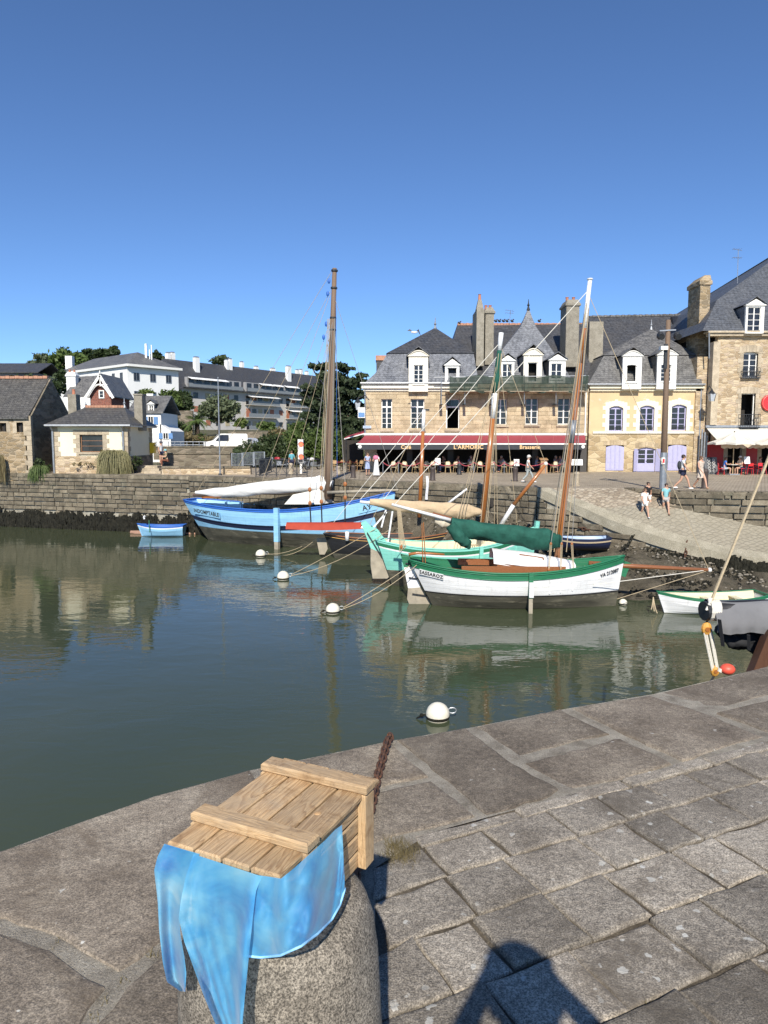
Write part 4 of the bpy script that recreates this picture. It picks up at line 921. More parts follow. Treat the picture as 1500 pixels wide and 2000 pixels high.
# ground floor: red joinery, dark openings, stone piers
gz = U(1450,862,D3).z
red = simple('red_joinery', (.42,.025,.03), .5, .08)
for a_,b_,m_ in ((1384,1412,red),(1412,1420,M['quoin']),(1448,1456,M['quoin']),(1456,1478,red),(1478,1486,M['quoin']),(1520,1640,red)):
    x0 = U(a_,900,D3+.1).x; x1 = U(b_,900,D3+.1).x; MB().box(x0,D3+.06,QZ,x1,D3+.4,gz).build('shopfront_panel' if m_ is red else 'shopfront_pier', m_, rs)
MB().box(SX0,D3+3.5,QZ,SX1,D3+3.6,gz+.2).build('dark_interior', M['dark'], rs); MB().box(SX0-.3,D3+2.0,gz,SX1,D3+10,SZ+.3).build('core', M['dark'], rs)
wa0 = U(1380,836,D3-.02); wa1 = Vector((SX1,D3-.02,wa0.z)); wf0 = U(1408,866,52.4); wf1 = Vector((SX1,52.4,wf0.z)); cw = clothm('cream_canvas', (.72,.69,.6), .85, .05, 1.5, tr=.15)
rows = [[vl(vl(wa0,wa1,i/20),vl(wf0,wf1,i/20),j/6)-Vector((0,0,.05*math.sin(math.pi*j/6))) for i in range(21)] for j in range(7)]
aw2 = MB().grid(rows).grid([[p-Vector((0,0,.02)) for p in r] for r in rows], True).build('awning', cw, rs, smooth=True)
mb = MB(); n = 44; rows = [[],[]]
for i in range(n*2+1): p = vl(wf0,wf1,i/(n*2)); rows[0].append(p+Vector((0,-.03,0))); rows[1].append(p+Vector((0,-.05,-.3-.09*abs(math.sin(math.pi*i/4)))))
MB().grid(rows).build('scalloped_valance', clothm('striped_valance', (.62,.52,.4), .85, .1, 3, tr=.1), aw2)
MB().beam(wa0+Vector((-.1,-.05,.12)),wa1+Vector((0,-.05,.12)),.14,.18).build('awning_box', M['zinc'], aw2)
sg = thing('round_sign', 'round red sign with raised rim on the rubble-stone wall', 'sign', U(1503,787,D3-.1)); c = U(1503,787,D3-.1)
MB().tube([c+Vector((0,-.06,0)),c+Vector((0,.08,0))],.62,28).build('disc', simple('sign_red', (.62,.03,.035), .4, .05), sg); MB().tube([c+Vector((math.cos(t)*.56,-.08,math.sin(t)*.56)) for t in [2*math.pi*k/28 for k in range(28)]],.035,6,closed=True).build('rim', simple('sign_rim', (.7,.12,.1), .4), sg)
link('lettering', text_mesh('S',.6,M['white'],.01,.02), sg, (0,-.08,0), (R(90),0,0))
# ============================================================ boats
def paint(name, c, wear=None, rough=.42):
    # brushed boat paint on planking: seams, chalky patches, drips
    t = NT(name); p = t.pos((.35,.35,1.6)); n1 = t.noise(p, 2.5, 5); col = t.ramp(n1, [(.3, tuple(x*.9 for x in c)), (.7, tuple(min(1,x*1.08) for x in c))])
    if wear: col = t.mix(t.ramp(t.noise(p, 5, 8, .7), [(.6, 0.0), (.7, .8)]), col, wear)
    dr = t.ramp(t.noise(t.pos((3,3,.35)), 2.2, 6, .7), [(.56, 0.0), (.72, .5)]); col = t.mix(dr, col, tuple(x*.55 for x in c))
    sp = t.n('SeparateXYZ'); t.l(t.pos(), sp.inputs[0]); fr = t.math('FRACT', t.math('ADD', t.math('MULTIPLY', sp.outputs[2], 6.2), t.math('MULTIPLY', n1, .25))); seam = t.ramp(fr, [(0, 0.0), (.07, 1.0), (.93, 1.0), (1, 0.0)])
    col = t.mix(t.math('MULTIPLY', t.math('SUBTRACT', 1.0, seam), .35), col, tuple(x*.4 for x in c))
    return t.set(col, t.ramp(n1, [(.2, rough-.06), (.8, rough+.14)]), t.bump(t.math('ADD', seam, t.math('MULTIPLY', t.noise(p, 14, 4), .4)), .3, .02))
M['varnish'] = wood('varnished_spar', (.3,.1,.025), (.42,.17,.05), (0,0,1), 1, .3, .05, .5)
M['varnish_x'] = wood('varnished_plank', (.2,.075,.03), (.32,.13,.05), (1,0,0), 1, .35, .05, .4)
M['grey_spar'] = wood('weathered_spar', (.13,.085,.055), (.22,.15,.1), (0,0,1), 1.2, .75, .05)
M['rope'] = simple('hemp_rope', (.42,.34,.22), .9, .2, 40, .4, 160, .004)
M['rope_white'] = simple('white_rope', (.68,.65,.57), .85, .12, 40, .3, 160, .004)
M['rope_grey'] = simple('grey_line', (.24,.23,.21), .85, .15, 40, .2)
M['bwhite'] = paint('boat_white', (.74,.745,.74), (.62,.6,.52)); M['bgreen'] = paint('boat_green', (.02,.16,.075)); M['teal'] = paint('boat_teal', (.22,.6,.5), (.3,.55,.47))
M['blue'] = paint('boat_blue', (.27,.53,.75), (.4,.6,.74)); M['blue_d'] = paint('boat_royal_blue', (.03,.13,.46)); M['navy'] = paint('boat_navy', (.012,.018,.05)); M['black'] = paint('boat_black', (.02,.02,.022))
M['anti'] = simple('antifouling', (.075,.07,.05), .8, .45, 1.5, .4, 12, .02, wear=(.17,.155,.11), wscale=2.5, wth=.55, stretch=(.4,1,2))
M['rud'] = simple('rudder_grey', (.33,.29,.22), .8, .25, 2, .3, wear=(.2,.19,.15), wscale=3, wth=.58)
M['deckw'] = wood('deck_planks', (.16,.1,.065), (.24,.16,.1), (1,0,0), 1.5, .7, .0)
M['cream_in'] = paint('cream_paint', (.66,.6,.42))
class Boat:
    def __init__(s, name, label, loc, rz, cat='boat', group=None):
        s.o = thing(name, label, cat, loc, rz, group); s.loc = Vector(loc); s.rz = rz; s.inv = Matrix.Rotation(-rz,3,'Z')
    def w(s, p): return s.inv @ (Vector(p)-s.loc)
    def p(s, px, py, D): return s.w(U(px,py,D))
    def add(s, name, mb, m, parent=None, smooth=False): return mb.build(name, m, parent or s.o, local=True, smooth=smooth)
    def hull(s, L, B, z, rows, mats, draft=.5, ts=.08, sm=.45, bow=.4, stern=.6, ns=34, dk=.4, inner=None, deckm=None, railm=None, rail=.05, full=2.6, pw=.8):
        z0, zm, z1 = z
        def zs(u): return zm+(z0-zm)*max(0,(sm-u)/sm)**2 if u < sm else zm+(z1-zm)*((u-sm)/(1-sm))**2
        def hb(u):
            if u < sm: return B/2*(1-(1-ts)*((sm-u)/sm)**2.3)
            return B/2*max(.015,(1-((u-sm)/(1-sm))**2.2))
        def pt(u, zz, side, off=0):
            t = min(1,max(0,(zs(u)-zz)/(zs(u)+draft))); y = max(.04,hb(u)*(1-t**full)**pw-off)
            x = u*L+(1-u)**3*stern*t-u**5*bow*t; return Vector((x,side*y,zz))
        s.pt = pt; s.zs = zs; s.L = L
        lev = []
        for k, (ty, v) in enumerate(rows): lev.append(lambda u, ty=ty, v=v: zs(u)-v if ty == 's' else (v if ty == 'w' else -draft*v))
        mb = MB(); base = 0
        for side in (-1,1):
            g = [[pt(i/ns, lv(i/ns), side) for i in range(ns+1)] for lv in lev]
            for r in range(len(g)-1):
                mb.mi = mats[1][r]; mb.grid([g[r],g[r+1]], side > 0)
        mb.mi = mats[1][-1]
        st = [pt(0, lv(0), -1) for lv in lev]+[pt(0, lv(0), 1) for lv in reversed(lev)]      # transom / stern
        h = len(lev)
        for r in range(h-1): mb.mi = mats[1][r]; a, b = pt(0,lev[r](0),-1), pt(0,lev[r+1](0),-1); c, e = pt(0,lev[r+1](0),1), pt(0,lev[r](0),1); mb.poly([a,b,c,e])
        s.h = s.add('hull', mb, mats[0], smooth=True)
        im = inner or mats[0][0]; mi = MB(); th = .05
        for side in (-1,1):
            mi.grid([[pt(i/ns, zs(i/ns)-.005, side, th) for i in range(ns+1)],[pt(i/ns, zs(i/ns)-dk, side, th+.02) for i in range(ns+1)]], side < 0)
        s.add('bulwark_lining', mi, im, s.h, True)
        md = MB(); md.grid([[pt(i/ns, zs(i/ns)-dk, -1, .03) for i in range(ns+1)],[Vector((pt(i/ns,zs(i/ns)-dk,1).x,0,zs(i/ns)-dk+.04)) for i in range(ns+1)],[pt(i/ns, zs(i/ns)-dk, 1, .03) for i in range(ns+1)]])
        s.dk = s.add('deck', md, deckm or M['deckw'], s.h, True)
        for side in (-1,1): s.add('rail', MB().tube([pt(i/ns, zs(i/ns)+.01, side, .02) for i in range(ns+1)], rail, 6, flat=.7), railm or mats[0][0], s.h, True)
        s.add('rail', MB().tube([pt(0,zs(0)+.01,-1,.02),pt(0,zs(0)+.01,1,.02)], rail, 6, flat=.7), railm or mats[0][0], s.h)
        return s
    def strake(s, off, r, m, name='rubbing_strake', flat=.6, z=None):
        for side in (-1,1): s.add(name, MB().tube([s.pt(i/30, (s.zs(i/30)-off) if z is None else z, side, -.01) for i in range(31)], r, 6, flat=flat), m, s.h, True)
    def rope(s, a, b, r=.012, name='rope', m=None, sg=0): return s.add(name, MB().tube(sag(a,b,sg) if sg else [a,b], r, 5), m or M['rope'])
    def furl(s, name, path, rad, m, seed=1, n=30, k=110, droop=1.0, wr=.13):
        rg = random.Random(seed); rows = []; ph = [rg.uniform(0,6) for _ in range(6)]
        P = [pline(path, i/k) for i in range(k+1)]
        for i, p in enumerate(P):
            t = i/k; dd = (P[min(k,i+1)]-P[max(0,i-1)]).normalized(); a = dd.cross(Vector((0,0,1))).normalized(); b = a.cross(dd)
            kk = t*(len(rad)-1); ii = min(int(kk),len(rad)-2); r0 = lerp(rad[ii],rad[ii+1],kk-ii); row = []
            for j in range(n+1):
                th = 2*math.pi*j/n; w = 1+wr*.6*math.sin(2*th+t*9+ph[0])*math.sin(t*13+ph[1])+wr*.35*math.sin(3*th-t*23+ph[2])+wr*.3*math.sin(5*th+t*31+ph[3])+wr*.3*(abs(math.sin(6*th-t*41+ph[4]))-.5)+wr*.24*(abs(math.sin(4*th+t*67+ph[5]))-.5)+rg.uniform(-.008,.008)
                sq = math.sin(th); q = p+a*math.cos(th)*r0*w*.85+b*(sq*r0*w*(droop if sq < 0 else 1)); row.append(q)
            rows.append(row)
        mb = MB().grid(rows); mb.poly(rows[0][:-1]); mb.poly(rows[-1][:-1][::-1]); return s.add(name, mb, m, smooth=True)
    def leg(s, u, m, w=.13, top=.1, bot=-.5, name='beaching_leg', m2=None):
        p = s.pt(u, s.zs(u)-.2, -1, -.1); o = s.add(name, MB().beam(Vector((p.x,p.y,s.zs(u)+top)), Vector((p.x,p.y,.45 if m2 else bot)), w, w*.8), m)
        if m2: s.add('leg_foot', MB().beam(Vector((p.x,p.y,.45)), Vector((p.x,p.y,bot)), w*.9, w*.75), m2, o)
        return o
    def name(s, u, zoff, text, size, m, board=None, w=1, h=.2, bold=.004, side=-1):
        z = s.zs(u)-zoff; a = s.pt(u-.02,s.zs(u-.02)-zoff,side); b = s.pt(u+.02,s.zs(u+.02)-zoff,side); up_ = s.pt(u,z+.08,side)-s.pt(u,z-.08,side); x = (b-a).normalized(); n = x.cross(up_).normalized(); n = n if n.y < 0 else -n
        yv = n.cross(x).normalized(); c = s.pt(u,z,side)+n*.05; mt = Matrix((x,yv,n)).transposed().to_4x4(); mt.translation = c
        par = s.h
        if board:
            bb = MB().box(-w/2,-h/2,-.03,w/2,h/2,.0); o = s.add('name_board', bb, board, s.h); o.matrix_local = mt; par = o
            t = link('lettering', text_mesh(text,size,m,.004,bold), o, (0,0,.008))
        else:
            t = link('lettering', text_mesh(text,size,m,.003,bold), s.h); mt.translation = c+n*-.012; t.matrix_local = mt
def tackle(b, p, q, m=None, bm=None, r=.05):
    """a lashing: two blocks and falls between them"""
    for k in (-1,0,1): b.rope(p+Vector((.035*k,0,0)), q+Vector((.02*k,0,0)), .009, 'lanyard', M['rope'])
    for c in (p,q): b.add('deadeye', MB().ell(c,(r,r*.7,r*1.2),8,6), bm or M['varnish'])
# ---------------------------------------------------------------- white and green sloop
Dw = 27.8
b = Boat('sailing_boat', 'white and green sailing boat with furled dark green sail and wooden cabin', Vector((U(799,1100,Dw).x,Dw,WZ+.12)), R(-1.5)); bw = b
b.hull(8.45, 2.7, (1.72,1.36,1.86), [('s',0),('s',.12),('s',.25),('s',.5),('s',.72),('w',.5),('w',.44),('w',.2),('w',-.1),('k',1)], ([M['bgreen'],M['bwhite'],M['anti'],M['black']],[0,0,1,1,1,3,2,2,2]), draft=.55, ts=.3, bow=.35, stern=1.15, dk=.3, inner=M['bgreen'], railm=M['bgreen'], deckm=M['varnish_x'])
b.strake(.25,.035,M['bgreen']); b.strake(.06,.03,M['bgreen'])
rd = MB(); D_ = Dw
for nm, m, pts in (('rudder_head', M['bgreen'], [(782,1082),(799,1086),(806,1107),(789,1108)]), ('rudder_stock', M['bwhite'], [(789,1108),(806,1107),(822,1147),(797,1149)]), ('rudder_blade', M['rud'], [(797,1149),(822,1147),(836,1168),(846,1188),(838,1196),(806,1197),(795,1170)])):
    p = [b.p(x,y,D_) for x,y in pts]; b.add(nm, MB().prism(p,(0,.1,0)), m)
for yy in (1100,1128,1160): b.add('rudder_strap', MB().beam(b.p(792+(yy-1100)*.22,yy,D_-.06), b.p(818+(yy-1100)*.4,yy+5,D_-.06), .02,.05), M['iron'])
b.add('tiller', MB().tube([b.p(798,1083,D_),b.p(815,1080,D_),b.p(840,1081,D_),b.p(868,1083,D_)], [.06,.055,.045,.035], 8), M['varnish'], smooth=True)
# cabin
x0 = b.p(966,1100,Dw).x; x1 = b.p(1113,1100,Dw).x; mb = MB(); wA, wF = .72, .5
def crow(x, w, zb, zt): return [Vector((x,-w,zb)),Vector((x,-w*1.0,zt-.46)),Vector((x,-w*.72,zt-.1)),Vector((x,0,zt)),Vector((x,w*.72,zt-.1)),Vector((x,w*1.0,zt-.46)),Vector((x,w,zb))]
ra, rf = crow(x0,wA,1.0,2.12), crow(x1,wF,1.1,1.62); rm = crow((x0+x1)/2,wA*.95,1.0,1.94)
b.add('cabin_side', MB().poly([ra[0],rm[0],rm[1],ra[1]]).poly([rm[0],rf[0],rf[1],rm[1]]), M['varnish_x']); b.add('cabin_side', MB().poly([ra[6],rm[6],rm[5],ra[5]]).poly([rm[6],rf[6],rf[5],rm[5]]), M['varnish_x'])
b.add('cabin_back', MB().poly(ra), M['varnish_x']); b.add('cabin_front', MB().poly(rf), M['varnish_x'])
def rim(r, dx): return [Vector((v.x+dx,v.y*1.05,v.z+.03)) for v in r[1:6]]
b.add('cabin_roof', MB().grid([rim(ra,-.14),rim(rm,0),rim(rf,.1)], True).grid([[v-Vector((0,0,.04)) for v in rim(ra,-.14)],[v-Vector((0,0,.04)) for v in rim(rf,.1)]]), M['bwhite'], smooth=True)
gh = vl(ra[2],rf[2],.3)+Vector((0,-.02,.1)); b.add('grab_rail', MB().beam(gh,gh+Vector((.9,.02,-.13)),.04), M['varnish_x'])
for k in range(4): b.add('rail_foot', MB().beam(gh+Vector((.3*k,0,-.042*k)),gh+Vector((.3*k,0,-.1-.042*k)),.05), M['varnish_x'])
b.add('coaming', MB().beam(Vector((2.0,-.9,1.45)),Vector((6.0,-.75,1.42)),.05,.26), M['varnish_x']); b.add('coaming', MB().beam(Vector((2.0,.9,1.45)),Vector((6.0,.75,1.42)),.05,.26), M['varnish_x'])
# spars
mb_ = b.p(1086,1110,Dw); mt = b.p(1152.5,546,Dw); mj = b.p(1140,640,Dw)
f = lambda y: vl(mb_, mt, (1110-y)/(1110-546))
b.add('mast', MB().tube([f(1110),f(1000),f(850),f(705)], [.12,.125,.12,.105], 12), M['varnish'], smooth=True)
b.add('mast_repair', MB().tube([f(860),f(815)], .126, 12), M['zinc'], smooth=True)
b.add('topmast', MB().tube([f(706),f(640),f(600),f(548)], [.104,.1,.085,.075], 12), M['varnish'], smooth=True)
b.add('mast_head', MB().tube([f(638),f(600),f(548)], [.104,.088,.08], 12), M['bwhite'], smooth=True); b.add('truck', MB().lathe([(.06,0),(.11,.03),(.11,.08),(.03,.1)],12,f(548)), M['bwhite'])
b.add('bowsprit', MB().tube([b.p(1150,1100,Dw),b.p(1216,1105,Dw-.1),b.p(1385,1113,Dw-.4)], [.1,.1,.065], 10), M['varnish_x'], smooth=True); b.add('sprit_cap', MB().ell(b.p(1386,1113,Dw-.4),.09,8,6), M['bwhite'])
b.add('stem_head', MB().beam(b.p(1213,1124,Dw),b.p(1224,1097,Dw),.3,.26), M['bgreen'])
b.add('fore_hatch', MB().box(*b.p(1158,1118,Dw-.2),*(b.p(1180,1100,Dw-.2)+Vector((0,.45,0)))), M['varnish_x'])
gm = clothm('green_sail_cover', (.018,.085,.062), .8, .25, 3, bs=9, bump=.6)
b.furl('sail_cover', [b.p(880,1025,Dw-.4),b.p(930,1035,Dw-.4),b.p(1000,1043,Dw-.3),b.p(1060,1052,Dw-.2),b.p(1094,1056,Dw-.1)], [.3,.33,.33,.34,.38,.36,.2], gm, 4, droop=1.2)
b.furl('cover_skirt', [b.p(880,1025,Dw-.6),b.p(897,1048,Dw-.62),b.p(912,1062,Dw-.62),b.p(917,1072,Dw-.62)], [.2,.26,.2,.04], gm, 8, k=24)
b.add('yard', MB().tube([b.p(765,985,Dw-.3),b.p(880,1016,Dw-.3)], [.05,.075], 8), M['bwhite'], smooth=True); b.add('boom', MB().tube([b.p(845,1003,Dw),b.p(1085,1072,Dw)], .07, 8), M['varnish_x'], smooth=True)
b.furl('rolled_canvas', [b.p(850,1016,Dw-.1),b.p(882,1024,Dw-.1)], [.1,.22,.1], clothm('cream_sail', (.62,.55,.42), .85), 3, k=12)
for px, bx in ((1076,1072),(1097,1095),(1117,1120)):
    lo = b.p(bx,1113,Dw-1.1); hi = b.p(px,1062,Dw-.9); tackle(b, hi, lo); b.rope(hi, f(600 if px != 1097 else 640), .013, 'shroud', M['rope_grey'])
    pp = b.pt(lo.x/b.L, b.zs(lo.x/b.L)-.3, -1, -.02); b.add('chainplate', MB().beam(pp,b.pt(lo.x/b.L,b.zs(lo.x/b.L)-.85,-1,-.02),.05,.02), M['bwhite'])
for dx, top in ((-.1,590),(-.16,610),(-.22,650),(.14,600)): b.rope(f(top)+Vector((dx*.4,-.12,0)), f(1075)+Vector((dx*2,-.2,0)), .016, 'halyard', M['rope'])
b.rope(f(573), b.p(1384,1112,Dw-.4), .013, 'forestay', M['rope']); b.rope(f(565), b.p(772,984,Dw-.3), .015, 'topping_lift', M['rope_white'])
b.rope(b.p(1384,1113,Dw-.4), b.p(1160,1142,Dw-1), .014, 'bobstay', M['rope_white']); b.rope(b.p(1384,1114,Dw-.4), b.p(1205,1170,Dw-.9), .012, 'bobstay', M['rope'])
b.rope(f(640), b.p(838,1160,Dw), .01, 'rope', M['rope_grey']) if False else None
b.rope(b.p(826,1100,Dw-.4), b.p(824,1022,Dw-.4), .018, 'mizzen_post', M['varnish']); b.rope(b.p(831,1100,Dw-.2), b.p(827,1020,Dw-.3), .02, 'boom_crutch', M['varnish'])
for k in range(5): b.rope(b.p(776+k*1.5,990,Dw-.3), b.p(781+k*3,1078-2*k,Dw-.3), .016, 'mainsheet', M['rope'], .05*k)
b.add('sheet_block', MB().ell(b.p(784,1068,Dw-.3),(.06,.04,.09),8,6), M['varnish'])
b.leg(b.p(1023,1120,Dw).x/b.L, M['bgreen'], .16, .05, -.55, m2=M['rud']); pl = b.p(1023,1120,Dw).x/b.L
pq = b.pt(pl, 1.0, -1, -.16); b.add('leg_sleeve', MB().beam(Vector((pq.x,pq.y-.02,b.zs(pl)-.3)),Vector((pq.x,pq.y-.02,.5)),.17,.1), M['bwhite'])
dk_ = simple('letter_black', (.03,.03,.03), .6)
b.name(.085,.36,'SASSAROZ',.2,dk_,M['bwhite'],1.0,.22); b.name(.925,.48,'VA 212087',.2,dk_)
for k in range(9): b.add('coiled_rope', MB().tube([b.p(1150+k*3.4,1108,Dw-.3)+Vector((math.cos(t)*.16,math.sin(t)*.1,.05*math.sin(3*t+k))) for t in [2*math.pi*i/9 for i in range(9)]], .022, 5, closed=True), M['rope_white'] if k%2 else M['rope'])
# ---------------------------------------------------------------- teal sloop
Dt = 32.2
b = Boat('sailing_boat', 'turquoise sailing boat with tan furled sail behind the white and green boat', Vector((U(733,1045,Dt-.6).x,Dt-.6,WZ)), R(9)); bt = b
b.hull(7.6, 2.6, (2.1,1.72,2.5), [('s',0),('s',.1),('s',.26),('s',.33),('s',.6),('s',.85),('w',.75),('w',.45),('w',.0),('k',1)], ([M['teal'],M['bgreen'],M['bwhite'],M['anti']],[0,1,2,0,0,0,3,3,3]), draft=.5, ts=.35, bow=.35, stern=.9, dk=.55, inner=M['cream_in'], railm=M['teal'], deckm=M['cream_in'])
D_ = Dt-.7
for nm, m, pts in (('rudder_head', M['teal'], [(705,1022),(714,1017),(732,1035),(752,1078),(744,1080),(724,1071)]), ('rudder_blade', M['rud'], [(724,1071),(744,1080),(754,1085),(770,1118),(756,1130),(728,1130),(724,1105)])):
    b.add(nm, MB().prism([b.p(x,y,D_) for x,y in pts],(0,.1,0)), m)
b.add('rudder_bar', MB().beam(b.p(717,1040,D_-.08),b.p(746,1088,D_-.08),.05,.04), M['iron'])
b.add('stern_board', MB().prism([b.p(*q,D_+.1) for q in ((727,1028),(738,1034),(758,1062),(752,1078),(735,1060))],(0,.5,0)), M['teal'])
mb_ = b.p(941,1030,Dt); mt = b.p(979,650,Dt); f = lambda y: vl(mb_, mt, (1030-y)/(1030-650))
b.add('mast', MB().tube([f(1030),f(900),f(815)], [.13,.125,.115], 12), M['varnish'], smooth=True); b.add('mast_band', MB().tube([f(816),f(765)], .112, 12), M['bwhite'], smooth=True)
b.add('wrapped_sail', MB().tube([f(766),f(740),f(712),f(684)], [.12,.15,.13,.1], 10), gm, smooth=True); b.add('mast_head', MB().tube([f(686),f(650)], [.095,.11], 12), M['bwhite'], smooth=True)
tan = clothm('tan_sail', (.5,.38,.24), .85, .15, 2, bs=8, bump=.6)
b.furl('furled_sail', [b.p(722,980,Dt-.5),b.p(780,988,Dt-.4),b.p(850,994,Dt-.3),b.p(900,998,Dt-.2),b.p(941,1000,Dt)], [.14,.24,.27,.3,.32,.3,.12], tan, 5)
b.add('boom', MB().tube([b.p(703,980,Dt-.5),b.p(941,1006,Dt)], .07, 8), M['bwhite'], smooth=True)
b.add('bowsprit', MB().tube([b.p(978,1026,Dt+.8),b.p(1003,986,Dt+.6)], .1, 10), M['bwhite'], smooth=True); b.add('bowsprit_outer', MB().tube([b.p(1003,986,Dt+.6),b.p(1066,907,Dt+.3)], [.1,.07], 10), M['varnish'], smooth=True); b.add('sprit_cap', MB().ell(b.p(1066,906,Dt+.3),.1,8,6), M['rope_white'])
for px, y in ((900,700),(893,690),(886,720),(1012,690),(965,740),(972,760)): b.rope(f(y), b.p(px,1040,Dt+(-1 if px < 950 else 1)), .013, 'shroud', M['rope'])
b.rope(f(668), b.p(704,975,Dt-.5), .016, 'topping_lift', M['rope_white']); b.rope(f(690), b.p(742,985,Dt-.5), .014, 'topping_lift', M['rope_white']); b.rope(f(672), b.p(1066,906,Dt+.3), .012, 'forestay', M['rope'])
for dx in (-.12,.13,.2): b.rope(f(690)+Vector((dx*.5,-.1,0)), f(1025)+Vector((dx,-.15,0)), .015, 'halyard', M['rope'])
for q in ((757,1062,768,988),(745,1030,756,986),(725,1035,755,1000)): b.add('crutch', MB().beam(b.p(q[0],q[1],Dt-.4),b.p(q[2],q[3],Dt-.4),.07), M['bwhite'])
b.leg(b.p(925,1062,Dt).x/b.L, M['teal'], .16, .02, -.3)
for u in (.74,.79,.84): p = b.pt(u,b.zs(u)-.3,-1,-.02); b.add('chainplate', MB().beam(p,b.pt(u,b.zs(u)-.75,-1,-.02),.05,.02), M['teal'])
b.add('stem_head', MB().beam(b.pt(.995,b.zs(1)-.3,-1),b.pt(1,b.zs(1)-.01,-1)+Vector((0,0,.28)),.2), M['teal'])
for k in range(5): b.add('coiled_rope', MB().tube([Vector((4.2+.1*k,-.4,1.55))+Vector((math.cos(t)*.14,0,math.sin(t)*.25)) for t in [2*math.pi*i/9 for i in range(9)]], .02, 5, closed=True), M['rope'])
# ---------------------------------------------------------------- big blue cutter
ps = U(371,975,47.2); pb = U(772,962,41.6); rz = math.atan2(pb.y-ps.y,pb.x-ps.x); L = math.hypot(pb.x-ps.x,pb.y-ps.y)
b = Boat('sailing_boat', 'large light blue sailing boat with white furled sail and dark stripe', Vector((ps.x,ps.y,WZ)), rz); bb = b
b.hull(L, 4.0, (2.62,2.3,3.55), [('s',0),('s',.14),('s',.5),('s',.95),('s',1.0),('s',1.25),('s',1.3),('w',.95),('w',.5),('w',0),('k',1)], ([M['blue_d'],M['blue'],M['navy'],M['anti']],[0,1,1,1,2,1,1,3,3,3]), draft=.8, ts=.35, bow=.5, stern=2.2, dk=.7, inner=M['blue'], railm=M['blue_d'], rail=.07, sm=.45, full=2.2)
b.strake(.97,.05,M['navy']); b.strake(.12,.04,M['blue_d'])
D_ = 46.6; b.add('rudder_blade', MB().prism([b.p(x,y,D_) for x,y in ((402,1006),(410,1007),(420,1028),(430,1048),(410,1049))],(.06,.14,0)), M['rud']); b.add('rudder_stock', MB().prism([b.p(x,y,D_) for x,y in ((398,992),(406,992),(410,1007),(402,1006))],(.06,.14,0)), M['blue'])
Dm = 43.6; mb_ = b.p(640,975,Dm); mt = b.p(653.5,524,Dm); f = lambda y: vl(mb_, mt, (975-y)/(975-524))
b.add('mast', MB().tube([f(975),f(900),f(760),f(640),f(524)], [.23,.24,.22,.18,.13], 12), M['grey_spar'], smooth=True)
for y in (527,560,617,640): b.add('mast_band', MB().tube([f(y),f(y+3)], .2, 12), M['iron'])
for y, dx in ((548,-.3),(572,-.36),(630,-.4),(655,-.55),(880,-.1)): b.add('block', MB().ell(f(y)+Vector((dx,-.1,0)),(.1,.07,.16),8,6), M['blue_d'])
ws = clothm('white_sail', (.72,.71,.67), .8, .07, 1.5, bs=6, bump=.5)
b.furl('furled_sail', [b.p(382,962,46.6),b.p(440,962,46),b.p(500,955,45.2),b.p(570,948,44.4),b.p(645,944,43.7)], [.1,.3,.36,.4,.42,.45,.42], ws, 6, k=90, wr=.09)
b.furl('sail_fold', [b.p(600,940,44),b.p(625,938,43.8),b.p(648,947,43.6)], [.1,.3,.26], ws, 9, k=30)
b.add('boom', MB().tube([b.p(378,967,46.7),b.p(640,958,43.7)], .12, 8), M['grey_spar'], smooth=True)
b.add('gaff', MB().tube([b.p(395,972,46.5),b.p(450,966,46),], .08, 8), M['varnish'], smooth=True)
t0 = b.p(555,985,43.6); t1 = b.p(628,985,42.8); tp = b.p(626,955,43.6); t2 = b.p(572,966,44)
mb = MB(); bk = Vector((0,1.7,0)); mb.poly([t0,t1,tp,t2]).poly([t0+bk,t2,tp,t1+bk]).poly([t1,t1+bk,tp]).poly([t0+bk,t0,t2]); b.add('tarpaulin_tent', mb, clothm('grey_tarp', (.62,.6,.54), .85, .06, 1))
b.add('tiller', MB().tube([b.p(398,972,46.4),b.p(430,970,46),b.p(450,964,45.8)], .06, 6), M['varnish'])
b.add('bowsprit', MB().tube([b.p(640,962,43.2),b.p(700,960,42.2),b.p(778,957,41.4)], [.1,.1,.07], 8), M['rud'], smooth=True)
b.leg(b.p(563,985,43.6).x/b.L, M['blue'], .3, .15, -.6, m2=M['rud'])
for px, D_ in ((640,42.4),(616,42.4),(676,41.6)):
    u = b.p(px,980,D_).x/b.L; lo = b.pt(u,b.zs(u)-1.1,-1,-.06); mi = b.pt(u,b.zs(u),-1,-.06); b.add('chainplate', MB().beam(lo,mi+Vector((0,0,.25)),.07,.04), M['iron']); hi = mi+Vector((0,0,1.1)); tackle(b, hi, mi+Vector((0,0,.3)), r=.12); b.rope(hi, f(600+.2*abs(px-640)), .016, 'shroud', M['rope_grey'])
for px, y, dx in ((380,530,0),(440,565,0),(505,570,0),(535,625,0),(560,655,0)): b.rope(f(y)+Vector((-.2,0,0)), b.p(px,960 if px > 400 else 968,45.6 if px > 450 else 46.6), .013, 'lift', M['rope'])
for dx in (-.6,-.45,-.3,.25,.35): b.rope(f(620)+Vector((dx*.5,-.1,0)), b.p(640+dx*24,940,43.4), .02, 'halyard', M['rope_grey'] if dx > 0 else M['rope'])
b.rope(f(575), b.p(776,957,41.4), .014, 'forestay', M['rope_grey']); b.rope(f(540)+Vector((.1,0,0)), f(930)+Vector((.6,0,0)), .012, 'halyard', M['blue_d'])
b.name(.15,.5,'INDOMPTABLE',.36,dk_,M['blue'],2.6,.42,.006); b.name(.9,.55,'AY',.42,dk_,M['blue'],1.1,.5,.01)
for i in range(6): u = .12+.07*i; p = b.pt(u,b.zs(u)-.5,1,.12); b.add('stanchion', MB().beam(p,p+Vector((0,0,.5)),.12), M['blue'])
